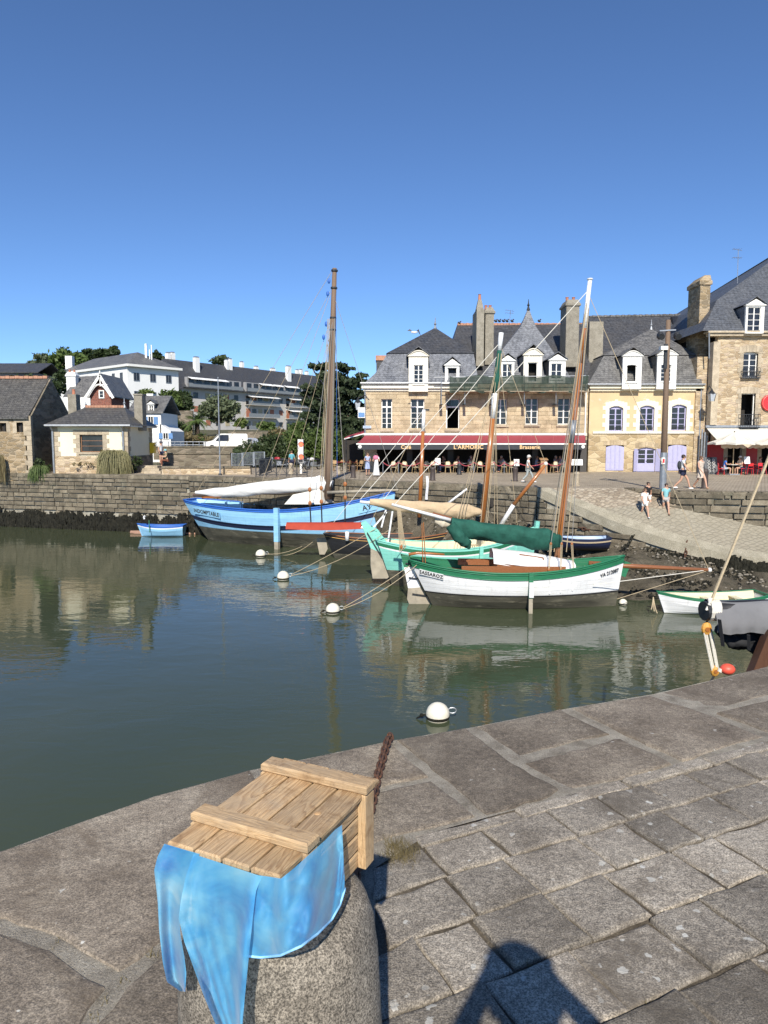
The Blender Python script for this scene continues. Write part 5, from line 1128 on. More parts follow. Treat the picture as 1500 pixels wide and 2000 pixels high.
for i in range(3): x = 2.6+i*1.1; b.add('thwart', MB().box(x,-1.2,1.75,x+.25,1.2,1.83), M['blue'])
# ---------------------------------------------------------------- black sloop with red boom cover
Dk = 39.2
b = Boat('sailing_boat', 'low black sailing boat under a long red boom cover', Vector((U(634,1050,Dk).x,Dk,WZ)), R(-3))
b.hull(7.4, 2.3, (1.38,1.2,1.55), [('s',0),('s',.1),('s',.5),('s',.8),('w',.3),('w',0),('k',1)], ([M['black'],M['anti']],[0,0,0,0,1,1]), draft=.5, ts=.3, bow=.3, stern=.8, dk=.2, railm=M['varnish_x'], deckm=M['deckw'])
b.add('rudder_blade', MB().prism([b.p(x,y,Dk-.2) for x,y in ((618,1052),(636,1050),(640,1072),(634,1083),(624,1083))],(0,.08,0)), M['rud'])
redc = clothm('red_cover', (.36,.055,.032), .75, .12, 2)
rows = []
for i in range(31):
    t = i/30; c = b.p(lerp(560,706,t), lerp(1026,1026,t), Dk-.9); h = .12*math.sin(math.pi*min(1,max(.08,t*.9+.06)))+.03; row = []
    for j in range(9): a = math.pi*(j/8); row.append(c+Vector((0,-math.cos(a)*.32,math.sin(a)*.17-(.13+h*.7)*(abs(math.cos(a))**1.2))))
    rows.append(row)
b.add('boom_cover', MB().grid(rows), redc, smooth=True)
b.add('boom', MB().tube([b.p(558,1027,Dk-.9),b.p(722,1031,Dk-.9)], .07, 8), M['varnish_x'])
b.strake(.12,.03,simple('gold_line', (.55,.33,.1), .5))
mb_ = b.p(819,1010,Dk); mt = b.p(828,800,Dk); b.add('mast', MB().tube([mb_,vl(mb_,mt,.8)], [.13,.1], 10), M['varnish'], smooth=True); b.add('mast_head', MB().tube([vl(mb_,mt,.79),mt], .1, 10), M['bwhite'], smooth=True); b.add('mast_cap', MB().beam(mt-Vector((.1,0,0)),mt+Vector((.3,0,-.02)),.1), M['iron'])
fl = vl(mb_,mt,.2)+Vector((.3,0,0)); b.add('pennant', MB().grid([[fl+Vector((.14*s+.03*math.sin(5*t),.04*math.sin(9*t+3*s),1.3*(1-t)-.2)) for s in (0,.5,1)] for t in [i/10 for i in range(11)]]), clothm('white_pennant', (.66,.66,.68), .8, .3, 4), smooth=True)
b.rope(mt, b.p(636,1040,Dk), .014, 'stay', M['rope_white']); b.rope(mt, b.p(720,1030,Dk), .012, 'lift', M['rope'])
b.add('fender', MB().tube([b.p(678,1038,Dk-1.2),b.p(678,1056,Dk-1.2)], .11, 10), M['bwhite'], smooth=True)
b.add('jib_boom', MB().tube([b.p(866,990,Dk-1),b.p(912,955,Dk-1)], [.07,.06], 8), M['bwhite'], smooth=True)
# ---------------------------------------------------------------- dinghies
def dinghy(name, label, loc, rz, L, B, z, mats, idx, inner, railm, thw=3, rows=None, ts=.7, draft=.12, hullrows=None, strake=None, dk=.38):
    b = Boat(name, label, loc, rz, 'dinghy')
    b.hull(L, B, z, hullrows, (mats,idx), draft=draft, ts=ts, sm=.42, bow=.35, stern=.1, dk=dk, inner=inner, railm=railm, deckm=inner, rail=.035, full=3, pw=.75)
    for i in range(thw):
        u = .2+.28*i; zz = b.zs(u)-.14; a = b.pt(u,zz,-1,.05); c = b.pt(u,zz,1,.05); b.add('thwart', MB().box(a.x-.12,a.y,zz-.03,a.x+.12,c.y,zz), inner)
    if strake: b.strake(strake[0],strake[1],strake[2])
    return b
HR = [('s',0),('s',.09),('s',.16),('s',.3),('w',.1),('w',.02),('k',1)]
p = U(361,1030,48.2); q = dinghy('rowing_dinghy', 'small bright blue rowing dinghy floating below the quay wall', Vector((p.x,48.2,WZ)), R(180), 3.25, 1.35, (.78,.7,.86), [M['blue_d'],M['bwhite'],M['blue'],M['anti']], [0,1,2,2,2,3], M['blue_d'], M['blue_d'], hullrows=HR)
q.add('outboard_bracket', MB().tube([q.p(282,1014,48),q.p(281,1010,48),q.p(283,1007,48)], .06, 6), M['bwhite']); q.rope(q.p(291,1016,47.5),q.p(292,1040,47.4),.03,'fender_rope',M['bgreen'])
p = U(1192,1062,33.0); q = dinghy('rowing_dinghy', 'navy blue dinghy resting on the mud with pale blue inside', Vector((p.x,33.2,U(1150,1071,33.2).z)), R(176), 2.9, 1.45, (.55,.48,.62), [M['navy'],M['rope'],M['navy'],M['anti']], [0,1,2,2,2,3], paint('pale_blue', (.3,.4,.55)), M['navy'], hullrows=HR, draft=.1)
p = U(1281,1190,26); q = dinghy('rowing_dinghy', 'white rowing dinghy with green rail and cream inside near the mud edge', Vector((U(1486,1180,26.6).x,26.6,WZ)), R(184), 4.1, 1.5, (.72,.6,.82), [M['bgreen'],M['bwhite'],M['bwhite'],M['anti']], [0,1,2,2,2,3], M['cream_in'], M['bgreen'], hullrows=HR)
for k in range(3): q.add('painter', MB().tube(sag(q.p(1276,1166,26.3),q.p(1272+6*k,1190+4*k,26.1),.1), .02, 5), M['rope'])
# ---------------------------------------------------------------- boom of a large boat alongside on the right
Dr = 10.0
b = Boat('sailing_boat', 'grey covered boom end of a large boat moored beside the near quay', Vector((6.6,11.5,WZ)), R(-6))
b.hull(10, 3.2, (2.0,1.7,2.6), [('s',0),('s',.15),('s',.6),('w',.4),('w',0),('k',1)], ([M['black'],M['black'],M['anti']],[0,1,1,2,2]), draft=.7, ts=.5, dk=.4, railm=M['varnish_x'])
be = b.p(1378,1193,Dr); bd = b.p(1640,1180,Dr+.3); b.add('boom', MB().tube([be,bd], .125, 14), M['black'], smooth=True); b.add('boom_end_cap', MB().tube([be-(bd-be).normalized()*.03,be+(bd-be).normalized()*.06], .14, 14), M['iron'])
for k in range(5): c = vl(be,bd,.03+.014*k); b.add('lashing', MB().tube([c+Vector((0.01*math.sin(t),math.cos(t)*.14,math.sin(t)*.14)) for t in [2*math.pi*i/12 for i in range(12)]], .018, 5, closed=True), M['rope_white'])
gc = clothm('grey_sail_cover', (.17,.172,.178), .8, .12, 2, bs=14); gk = clothm('charcoal_bundle', (.03,.031,.034), .85, .2, 3)
rows = []; ph = 0
for i in range(41):
    t = i/40; px = lerp(1391,1645,t); row = []
    top = lerp(1174,1178,t)+2*math.sin(t*9); bot = lerp(1228,1240,t)+3*math.sin(t*17)
    for j in range(13):
        s = j/12; y = lerp(top,bot,s); bul = -.2*math.sin(math.pi*min(1,s*1.05)*.62)-.022*abs(math.sin(t*26+s*2.5))*s-.012*math.sin(t*61-s*4)*s; row.append(b.p(px,y,Dr)+Vector((0,bul,0)))
    row = [r+Vector((0,.5,0)) if False else r for r in row]; back = [Vector((r.x,-r.y if False else r.y+.42,r.z)) for r in row]
    rows.append([Vector((row[3].x,row[0].y+.45,row[5].z)),Vector((row[2].x,row[0].y+.3,row[1].z))]+row)
b.add('sail_cover', MB().grid(rows), gc, smooth=True)
b.furl('sail_bundle', [b.p(1400,1226,Dr+.15),b.p(1440,1246,Dr+.15),b.p(1500,1250,Dr+.2),b.p(1600,1250,Dr+.3)], [.06,.14,.17,.18,.18], gk, 13, k=70, wr=.3)
b.rope(b.p(1385,1185,Dr), b.p(1505,885,Dr+.3), .022, 'topping_lift', M['rope'])
for k in range(4): b.rope(b.p(1379+k*3,1192,Dr-.1), b.p(1390-k*2,1168,Dr-.05), .015, 'lashing', M['rope_white'])
bt_ = b.p(1380,1228,Dr); bl = b.p(1396,1310,Dr)
om = simple('orange_block', (.6,.3,.06), .4)
for c, r_ in ((bt_,.075),(bl,.065)): b.add('pulley_block', MB().ell(c,(r_,.05,r_*1.35),10,8), om); b.add('sheave', MB().tube([c+Vector((0,-.055,0)),c+Vector((0,.055,0))], r_*.45, 10), M['varnish'])
for dx in (-.05,-.02,.03,.055): b.rope(bt_+Vector((dx,-.02,0)), bl+Vector((dx*.8,-.02,0)), .013, 'tackle_fall', M['rope_white'])
b.rope(b.p(1381,1200,Dr), bt_, .015, 'strop', M['iron']); b.add('hook', MB().tube([bl-Vector((0,0,.07)),bl-Vector((.05,0,.16)),bl-Vector((0,0,.22))], .015, 6), M['iron'])
b.add('boom_gallows', MB().beam(b.p(1508,1232,Dr-.2),b.p(1462,1345,Dr-.2),.16,.16), wood('brown_post', (.07,.03,.015), (.12,.055,.03), (0,0,1), 1, .6, 0))
b.add('strap', MB().beam(b.p(1405,1210,Dr-.3),b.p(1412,1262,Dr-.2),.05,.01), gk); b.add('strap', MB().beam(b.p(1462,1240,Dr-.3),b.p(1463,1270,Dr-.2),.04,.01), gk)
# ---------------------------------------------------------------- buoys and moorings
M['buoy'] = simple('buoy_white', (.72,.68,.56), .55, .1, 6, .15, wear=(.5,.42,.28), wscale=6, wth=.6)
def buoy(px, py, r, label, ang=0, rings=True):
    D = (EYE-WZ)*FPX/(py+r*.72-862); D = G(px,py+r*.72,WZ).y; R_ = r/FPX*D; c = Vector((U(px,py,D).x,D,WZ+R_*.42))
    t = thing('mooring_buoy', label, 'buoy', Vector((c.x,c.y,WZ)), 0, 'white mooring buoys on the water'); MB().ell(c,R_,20,14).build('float', M['buoy'], t, smooth=True)
    MB().lathe([(R_*.93,-R_*.36),(R_*1.01,-.2*R_),(R_*1.0,-.08*R_)],20,c).build('weed_ring', M['weed'], t)
    if rings:
        e = c+Vector((R_*.95,0,R_*.3)); MB().tube([e+Vector((R_*(.28+.34*math.cos(a)),0.02,R_*.24*math.sin(a))) for a in [2*math.pi*i/12 for i in range(12)]], R_*.05, 6, closed=True).build('shackle', M['zinc'], t); MB().tube([c+Vector((-R_*.9,0,0)),c+Vector((-R_*1.3,0,-.03)),c+Vector((-R_*1.8,0,-.1))], [R_*.07,R_*.09,R_*.05], 6).build('chain_stub', M['weed'], t)
        MB().ell(c+Vector((-R_*1.35,0,-R_*.1)),(R_*.2,R_*.2,R_*.17),7,5).build('weed_clump', M['weed'], t)
    return c, R_
c1, r1_ = buoy(509,1080,10,'white mooring buoy roped to the black boat'); c2, r2_ = buoy(553,1123,12,'white mooring buoy with weedy line to the turquoise boat'); c3, r3_ = buoy(650,1187,14,'white mooring buoy tied to the stern of the white and green boat'); c4, r4_ = buoy(855,1387,24,'largest white buoy with steel shackle close under the near quay'); c5, r5_ = buoy(1217,1175,8,'small white buoy by the bow of the white and green boat', rings=False)
def mooring(label, pts_list, r=.014):
    t = thing('mooring_line', label, 'rope', pts_list[0][0])
    for a, bq, s in pts_list: MB().tube(sag(a,bq,s), r, 5).build('strand', M['rope'], t)
mooring('slack pale rope from the black boat to its buoy', [(c1+Vector((r1_*1.4,0,.05)),U(625,1045,Dk-.3),.5),(c1+Vector((r1_*1.4,0,.02)),U(590,1067,38.5),.12)])
mooring('taut double line from the turquoise boat to its buoy', [(c2+Vector((r2_*1.3,0,.1)),U(735,1032,31.4),.05),(c2+Vector((r2_*1.3,0,.05)),U(760,1035,31.2),.3)])
mooring('taut double line from the white and green boat to its buoy', [(c3+Vector((r3_*1.5,0,.1)),U(800,1105,27.5),.05),(c3+Vector((r3_*1.5,0,.05)),U(818,1100,27.3),.2)])
mooring('long pale rope sagging from the blue boat to the quay wall', [(U(373,972,47.1),U(300,985,50.5),.5),(U(300,985,50.5),U(262,985,51),.1)])
t = thing('float', 'orange red fender float behind the near quay edge', 'float', U(1421,1306,9.4)); MB().ell(U(1421,1307,9.4),(.1,.09,.075),14,10).build('ball', simple('orange_float', (.75,.1,.06), .45, .1), t, smooth=True); MB().tube([U(1408,1306,9.4),U(1405,1312,9.4)],.03).build('eye', M['rope_white'], t)
t = thing('boom_log', 'long pinkish floating log between the blue dinghy and the blue boat', 'log', Vector((U(330,1031,49.6).x,49.6,WZ)))
MB().tube([Vector((U(255,1030,49.6).x,49.6,WZ+.08)),Vector((U(408,1030,49.2).x,49.2,WZ+.1))],.13,10).build('log', wood('pink_log', (.36,.2,.13), (.5,.31,.22), (1,0,0), 1, .8, 0), t, smooth=True)
MB().tube([Vector((U(262,1035,49.3).x,49.3,WZ+.06)),Vector((U(408,1035,48.9).x,48.9,WZ+.06))],.1,10).build('log', bpy.data.materials['pink_log'], t, smooth=True)
# ============================================================ left shore buildings
M['wood_frame'] = wood('brown_window_wood', (.2,.1,.05), (.3,.16,.08), (0,0,1), 1, .6, 0)
M['stone_cap'] = M['quoin']
# stone shed
DS = 53.6
sh = thing('stone_shed', 'old brown stone shed with lichened slate roof at the quay edge', 'shed', (U(20,925,DS).x,DS,QZ))
SXR = U(62,870,DS).x; SXL = U(-330,870,DS).x; zE = U(40,816,DS).z; rd_ = 57.2; zR = U(80,741,rd_).z; yB = 61
hl = [PX(0,826,12,843,DS), PX(33,825,45,844,DS), PX(-110,826,-98,843,DS)]
wall_holes(MB(), SXL,SXR-.02,QZ-.6,zE,DS,DS+.5,hl).build('front_wall', M['rubble_brown'], sh)
for h in hl:
    ubox('lintel', M['quoin'], sh, h[0]-.2,DS-.02,h[3],h[1]+.2,DS+.3,h[3]+.22); ubox('opening', M['dark'], sh, h[0],DS+.3,h[2],h[1],DS+.34,h[3]); ubox('bar', M['iron'], sh, (h[0]+h[1])/2-.02,DS+.2,h[2],(h[0]+h[1])/2+.02,DS+.24,h[3])
    for xa in (h[0]-.3,h[1]): ubox('jamb_stone', M['quoin'], sh, xa,DS-.015,h[2]-.05,xa+.3,DS+.25,h[3])
MB().prism([(SXR,DS,QZ-.6),(SXR,yB,QZ-.6),(SXR,yB,zE-.1),(SXR,rd_,zR+.05),(SXR,DS,zE)],(-.45,0,0)).build('gable_wall', M['rubble_dark'], sh)  # darker rubble than the front wall: this side's shade is put into the colour
z = QZ-.5; k = 0
while z < zE-.2: w_ = .55 if k%2 else .35; ubox('quoin', M['quoin'], sh, SXR-w_,DS-.03,z,SXR+.02,DS+.3,z+.36); z += .37; k += 1
def gable_roof(parent, x0, x1, y0, yr, y1, ze, zr, m, th=.12, over=.15, name='roof'):
    for ya, yb_ in ((y0,yr),(y1,yr)):
        a = Vector((x0,ya,ze)); b = Vector((x1,ya,ze)); c = Vector((x1,yb_,zr)); e = Vector((x0,yb_,zr)); d_ = (a-e).normalized()*over; t = Vector((0,0,th))
        MB().hexa([a+d_,b+d_,c,e,a+d_+t,b+d_+t,c+t,e+t]).build(name, m, parent)
gable_roof(sh, SXL, SXR-.12, DS-.1, rd_, yB, zE, zR, M['slate_lichen'])
n = 40
for i in range(n): x = lerp(SXL,SXR-.2,i/n); ubox('ridge_tile', M['tile'], sh, x+.01,rd_-.18,zR+.05,x+(SXR-SXL)/n-.02,rd_+.18,zR+.24+.03*(i%2))
# cream hut
DH = 53.6
hu = thing('harbour_hut', 'small cream harbour hut with hipped slate roof and yellow mailbox side', 'hut', (U(176,918,DH).x,DH,QZ))
HXa = U(104,880,DH).x; HXb = U(250,880,DH).x; yb = 59.2; zE = U(176,833,DH).z; zP = U(176,891,DH).z; w_ = PX(157,849,200,883,DH)
zB = U(176,919,DH).z
wall_holes(MB(), HXa,HXb,zP,zE,DH,DH+.4,[w_]).build('front_wall', M['stucco_cream'], hu)
MB().box(HXa-.03,DH-.05,QZ-.5,HXb+.03,DH+.4,zP).build('plinth', M['rubble_gold'], hu)
MB().box(HXb-.4,DH+.4,zP,HXb,yb,zE).build('side_wall', M['stucco_cream'], hu); MB().box(HXa,DH+.4,zP,HXa+.4,yb,zE).build('side_wall', M['stucco_cream'], hu)
MB().box(HXb-.4,DH+.4,QZ-.5,HXb+.03,yb+.05,zP).build('side_plinth', M['rubble_dark'], hu)
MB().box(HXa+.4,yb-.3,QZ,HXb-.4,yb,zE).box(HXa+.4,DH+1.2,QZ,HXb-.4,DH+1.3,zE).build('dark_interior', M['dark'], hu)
for x0_, x1_, yy in ((HXa-.03,HXa+.55,DH),(HXb-.45,HXb+.035,DH),):
    z = zP; k = 0
    while z < zE-.1: q_ = .16*(k%2); ubox('quoin', M['quoin'], hu, x0_ if x0_ < HXa else x0_+q_,yy-.04,z+.01,x1_-q_ if x0_ < HXa else x1_,yy+.35+(.2 if k%2 else 0),min(z+.36,zE)); z += .37; k += 1
z = zP; k = 0
while z < zE-.1: ubox('quoin', M['quoin'], hu, HXb-.3,yb-.6-.15*(k%2),z+.01,HXb+.04,yb+.04,min(z+.36,zE)); z += .37; k += 1
z = w_[2]-.35; k = 0
while z < w_[3]: q_ = .3+.2*(k%2); hh = min(.34,w_[3]-z); ubox('jamb_stone', M['quoin'], hu, w_[0]-q_,DH-.03,z,w_[0],DH+.2,z+hh-.012); ubox('jamb_stone', M['quoin'], hu, w_[1],DH-.03,z,w_[1]+q_,DH+.2,z+hh-.012); z += .34; k += 1
for i in range(5): ubox('lintel_stone', M['quoin'], hu, lerp(w_[0]-.5,w_[1]+.5,i/5)+.006,DH-.03,w_[3]+.005,lerp(w_[0]-.5,w_[1]+.5,(i+1)/5)-.006,DH+.2,w_[3]+.36)
window(hu, *w_, DH+.18, 3, 3, M['wood_frame'], fw=.06); sill(hu, w_[0],w_[1],w_[2],DH,M['quoin'])
MB().box(HXa-.35,DH-.4,zE-.02,HXb+.35,yb+.3,zE+.1).build('eaves_board', M['white'], hu)
r0 = U(168,795,56.4); r1 = U(243,795,56.4)
rings_roof('roof', [(HXa-.5,HXb+.45,DH-.5,yb+.4,zE+.1)], M['slate_lichen'], hu, ridge=(r0,Vector((r1.x,56.4,r0.z))))
n = 13
for i in range(n): ubox('ridge_tile', M['tile'], hu, lerp(r0.x,r1.x,i/n)+.01,56.25,r0.z-.05,lerp(r0.x,r1.x,(i+1)/n)-.01,56.55,r0.z+.13)
finial(hu, (r1.x,56.4,r0.z-.05), .75); finial(hu, (r0.x,56.4,r0.z-.05), .5)
MB().tube([(HXa-.35,DH-.48,zE+.06),(HXb+.4,DH-.48,zE+.06)], .09, 8).build('gutter', M['zinc'], hu)
for x in (HXa+.05, HXb-.3): MB().tube([(x,DH-.48,zE+.05),(x,DH-.12,zE-.35),(x,DH-.12,QZ-.2)], .075, 8).build('downpipe', M['zinc'], hu)
a,b,z0,z1 = PX(133,770,148,800,57.5); chimney(hu, a,b,z0-.8,z1,57.5,58.3,M['chimney'],False,1)
a,b,z0,z1 = PX(263,772,277,826,56); chimney(hu, a,b,z0-.6,z1,56,56.9,M['chimney'],False,0); MB().box(a-.05,55.95,z1,b+.05,56.95,z1+.12).build('chimney_cap', M['chimney'], hu)
mx = thing('mailbox', 'yellow mailbox mounted on the side of the cream hut', 'mailbox', UX(294,884,HXb+.04)); p = UX(294,875,HXb+.3)
yel = simple('mailbox_yellow', (.75,.5,.02), .4, .05); c = UX(294,875,HXb+.02); MB().box(HXb+.04,c.y-.28,c.z-.42,HXb+.36,c.y+.28,c.z+.38).build('box', yel, mx); MB().box(HXb+.02,c.y-.31,c.z+.38,HXb+.4,c.y+.31,c.z+.44).build('lid', yel, mx); MB().box(HXb+.36,c.y-.2,c.z+.18,HXb+.365,c.y+.2,c.z+.24).build('slot', M['iron'], mx)
# ------------------------------------------------ houses behind
def block_house(name, label, pts, ztop, zbase, m, cat='house'):
    t = thing(name, label, cat, (pts[0].x,pts[0].y,zbase)); mb = MB(); n = len(pts)
    lo = [Vector((p.x,p.y,zbase-3)) for p in pts]; hi = [Vector((p.x,p.y,ztop)) for p in pts]
    for i in range(n): mb.poly([lo[i],lo[(i+1)%n],hi[(i+1)%n],hi[i]])
    mb.poly(hi); mb.build('wall', m, t); return t, hi
def facade_win(t, a, b, u0, u1, z0, z1, n, fm, depth=.1, glass=None, shutters=None):
    """a window on the wall a->b; n points outwards"""
    d_ = (b-a); d_.z = 0; L = d_.length; d_.normalize(); P = lambda u, z, o: Vector((a.x+d_.x*u+n.x*o, a.y+d_.y*u+n.y*o, z))
    f = .07; mb = MB()
    for ua, ub, za, zb in ((u0-f,u0,z0-f,z1+f),(u1,u1+f,z0-f,z1+f),(u0,u1,z0-f,z0),(u0,u1,z1,z1+f),((u0+u1)/2-.03,(u0+u1)/2+.03,z0,z1)): mb.hexa([P(ua,za,.02),P(ub,za,.02),P(ub,za,.1),P(ua,za,.1),P(ua,zb,.02),P(ub,zb,.02),P(ub,zb,.1),P(ua,zb,.1)])
    o = mb.build('window', fm, t); MB().hexa([P(u0,z0,.01),P(u1,z0,.01),P(u1,z0,.05),P(u0,z0,.05),P(u0,z1,.01),P(u1,z1,.01),P(u1,z1,.05),P(u0,z1,.05)]).build('pane', glass or M['glass'], o)
    if shutters:
        for ua, ub in ((u0-.5,u0-.09),(u1+.09,u1+.5)): MB().hexa([P(ua,z0,.01),P(ub,z0,.01),P(ub,z0,.07),P(ua,z0,.07),P(ua,z1,.01),P(ub,z1,.01),P(ub,z1,.07),P(ua,z1,.07)]).build('shutter', shutters, o)
    return o
# big white block with hipped slate roof
C = U(248,711,125); Lf = U(112,731,142); Lf.z = C.z; d1 = Vector((Lf.x-C.x,Lf.y-C.y,0)); l1 = d1.length; d1.normalize(); d2 = Vector((-d1.y,d1.x,0)); d2 = d2 if d2.y > 0 else -d2; l2 = 10.2
zt = C.z; gb = 3.0; P4 = [C, C+d2*l2, C+d2*l2+d1*l1, C+d1*l1]
t, hi = block_house('white_block', 'large white rendered block with hipped slate roof on the hill', P4, zt, gb, M['stucco_white'], 'building')
n1 = Vector((d1.y,-d1.x,0)); n1 = n1 if n1.y < 0 else -n1; n2 = Vector((d2.y,-d2.x,0)); n2 = n2 if (n2.dot(-d1) > 0) else -n2
cs = sum(P4,Vector())/4
ex = [Vector((p.x,p.y,zt))+(Vector((p.x,p.y,0))-Vector((cs.x,cs.y,0))).normalized()*.8 for p in P4]; rz_ = U(262,685,130).z
R1 = C+d1*5+d2*l2/2; R2 = C+d1*(l1-5)+d2*l2/2; R1.z = R2.z = rz_
mb = MB(); 
for poly in ([ex[0],ex[1],R1],[ex[1],ex[2],R2,R1],[ex[2],ex[3],R2],[ex[3],ex[0],R1,R2]): mb.poly(poly)
mb.build('roof', M['slate_grey'], t)
for i in range(4): MB().beam(ex[i]-Vector((0,0,.2)),ex[(i+1)%4]-Vector((0,0,.2)),.35,.4).build('eaves_board', M['white'], t)
for u in (1.7,4.9,8.1): facade_win(t, C, C+d2*l2, u-.5,u+.5,zt-2.7,zt-1.4,n2,M['zinc']); facade_win(t, C, C+d2*l2, u-.5,u+.5,zt-5.9,zt-4.6,n2,M['zinc'])
for u in (1.9,4.6): facade_win(t, C, C+d1*l1, u-.4,u+.4,zt-2.7,zt-1.4,n1,M['zinc'])
facade_win(t, C, C+d1*l1, 4.0,5.2,zt-6.2,zt-4.9,n1,M['zinc'])
a,b,z0,z1 = PX(128,695,140,722,143); MB().box(a,143,z0,b,144.2,z1).build('chimney', M['stucco_white'], t)
p = U(289,700,131)
for dx, h in ((-.3,2.6),(.7,2.4),(.35,1.6)): MB().beam(p+Vector((dx,0,-.8)),p+Vector((dx,0,h)),.35 if dx < 0 else .16).build('antenna', M['white'], t)
# brick gabled villa
gx = thing('brick_villa', 'red brick villa with white timber gable and steep slate roof', 'house', (U(198,800,84).x,84,0))
ap = U(198,733,84); gl = U(172,772,84); gr = U(222,772,84)
MB().prism([Vector((gl.x+.3,84,-1)),Vector((gr.x-.3,84,-1)),Vector((gr.x-.3,84,gr.z)),Vector((ap.x,84,ap.z-.2)),Vector((gl.x+.3,84,gl.z))],(0,6,0)).build('gable_wall', M['brick'], gx)
for s, e in ((gl,ap),(gr,ap)):
    a = e+Vector((0,-.5,.05)); b = Vector((s.x+(s.x-ap.x)*.1,83.5,s.z-.25)); k = Vector((0,7,0)); th = Vector((0,0,.15)); MB().hexa([a,b,b+k,a+k,a+th,b+th,b+k+th,a+k+th]).build('roof', M['slate_grey'], gx); MB().beam(a+Vector((0,-.02,-.12)),b+Vector((0,-.02,-.12)),.08,.3).build('bargeboard', M['white'], gx)
mb = MB(); 
pts = [Vector((lerp(gl.x+.2,gr.x-.2,i/12),83.6,gl.z-.2+(ap.z-gl.z-.9)*math.sin(math.pi*i/12))) for i in range(13)]; mb.tube(pts,.1,6); mb.build('timber_arch', M['white'], gx); MB().beam((ap.x,83.6,ap.z-1.3),(ap.x,83.6,ap.z+.5),.12).build('king_post', M['white'], gx); MB().beam((ap.x-.8,83.6,ap.z-1.1),(ap.x+.8,83.6,ap.z-1.1),.1).build('collar_beam', M['white'], gx)
a,b,z0,z1 = PX(193,762,203,778,83.9); window(gx, a,b,z0,z1,83.9,1,2,fw=.12)
a = U(122,776,86); b = U(150,736,90); c = U(196,733,90); e = U(172,776,86); MB().poly([a,e,c,b]).poly([Vector((a.x,95,a.z)),a,b]).build('wing_roof', M['slate_grey'], gx)
a,b,z0,z1 = PX(126,776,176,815,86); MB().box(a,86,-1,b,94,z1).build('wing_wall', M['stucco_white'], gx); w0 = PX(151,790,157,802,85.95); window(gx, w0[0],w0[1],w0[2],w0[3],85.9,1,2)
a,b,z0,z1 = PX(131,735,147,778,88); chimney(gx, a,b,z0,z1,88,88.9,M['stucco_white'],True,2)
# white house with blue shutters
wh = thing('cottage', 'white cottage with blue shutters and a dormer beside the terrace', 'house', (U(298,862,74).x,74,-.3))
bl = simple('shutter_blue', (.12,.25,.48), .5); a,b,z0,z1 = PX(256,806,314,880,74); MB().box(a,74,-1,b,80,z1).build('wall', M['stucco_white'], wh); gable_roof(wh, a-.2, b+.3, 73.9, 77, 80.1, z1, U(280,775,77).z, M['slate_grey'])
w0 = PX(291,814,299,829,74); facade_win(wh, Vector((a,74,0)), Vector((b,74,0)), w0[0]-a,w0[1]-a,w0[2],w0[3],Vector((0,-1,0)),M['white'],shutters=bl)
dpx(wh, 289,301,806,790,783,74.1,76.5,(291,792,299,803),M['slate_grey'],False,2,False,M['white'])
a2,b2,y0_,y1_ = PX(314,840,333,880,74); MB().prism([Vector((a2,74,-1)),Vector((b2,74,-1)),Vector((b2,74,U(333,842,74).z)),Vector((a2,74,U(314,828,74).z))],(0,5,0)).build('annex', M['stucco_white'], wh)
w0 = PX(320,846,328,857,74); facade_win(wh, Vector((a2,74,0)), Vector((b2,74,0)), w0[0]-a2,w0[1]-a2,w0[2],w0[3],Vector((0,-1,0)),M['white'],shutters=bl)
a,b,z0,z1 = PX(287,776,299,800,78); MB().box(a,78,z0,b,79,z1+.4).build('chimney', M['stucco_white'], wh)
# grey-roofed house far left
fl = thing('grey_house', 'low grey house with dark slate roof behind the stone shed', 'house', (U(20,750,110).x,110,3)); a,b,z0,z1 = PX(-80,728,66,760,110); MB().box(a,110,2,b,118,z1).build('wall', simple('grey_clad', (.16,.16,.16), .8), fl); gable_roof(fl, a-1, b+1, 109.5, 114, 118.5, z1, U(0,711,114).z, M['slate_dark']); MB().box(a,109,z0-1.6,U(22,740,109).x,109.6,U(0,738,109).z).build('white_panel', M['stucco_white'], fl)
# ------------------------------------------------ apartment block
A = U(338,838,160); Bp = U(650,838,206); rz = math.atan2(Bp.y-A.y,Bp.x-A.x); LL = math.hypot(Bp.x-A.x,Bp.y-A.y); g0 = 4.6
apt = thing('apartment_block', 'long white apartment block with dark mansard roof, balconies and white awnings', 'building', (A.x,A.y,g0), rz)
def al(name, mb, m, par=None): return mb.build(name, m, par or apt, local=True)
H1 = 9.2; DEP = 12
SHADEDR = simple('grey_render', (.5,.48,.44), .9, .08, .4); al('wall', MB().box(0,0,-3,LL,DEP,H1+.05), SHADEDR)  # white walls greyed: the facade's shade is put into this colour
rk = 3.4
al('roof', MB().hexa([(-.6,-.9,H1),(LL+.6,-.9,H1),(LL+.6,DEP+.6,H1),(-.6,DEP+.6,H1),(2.2,rk+1.6,H1+6.6),(LL,rk+1.6,H1+6.6),(LL,rk+2.4,H1+6.6),(2.2,rk+2.4,H1+6.6)]), M['slate_dark'])
wg = simple('balcony_glass', (.2,.215,.22), .25, .15); terr = simple('rust_blind', (.36,.14,.08), .7); blind = simple('tan_blind', (.42,.36,.22), .7)
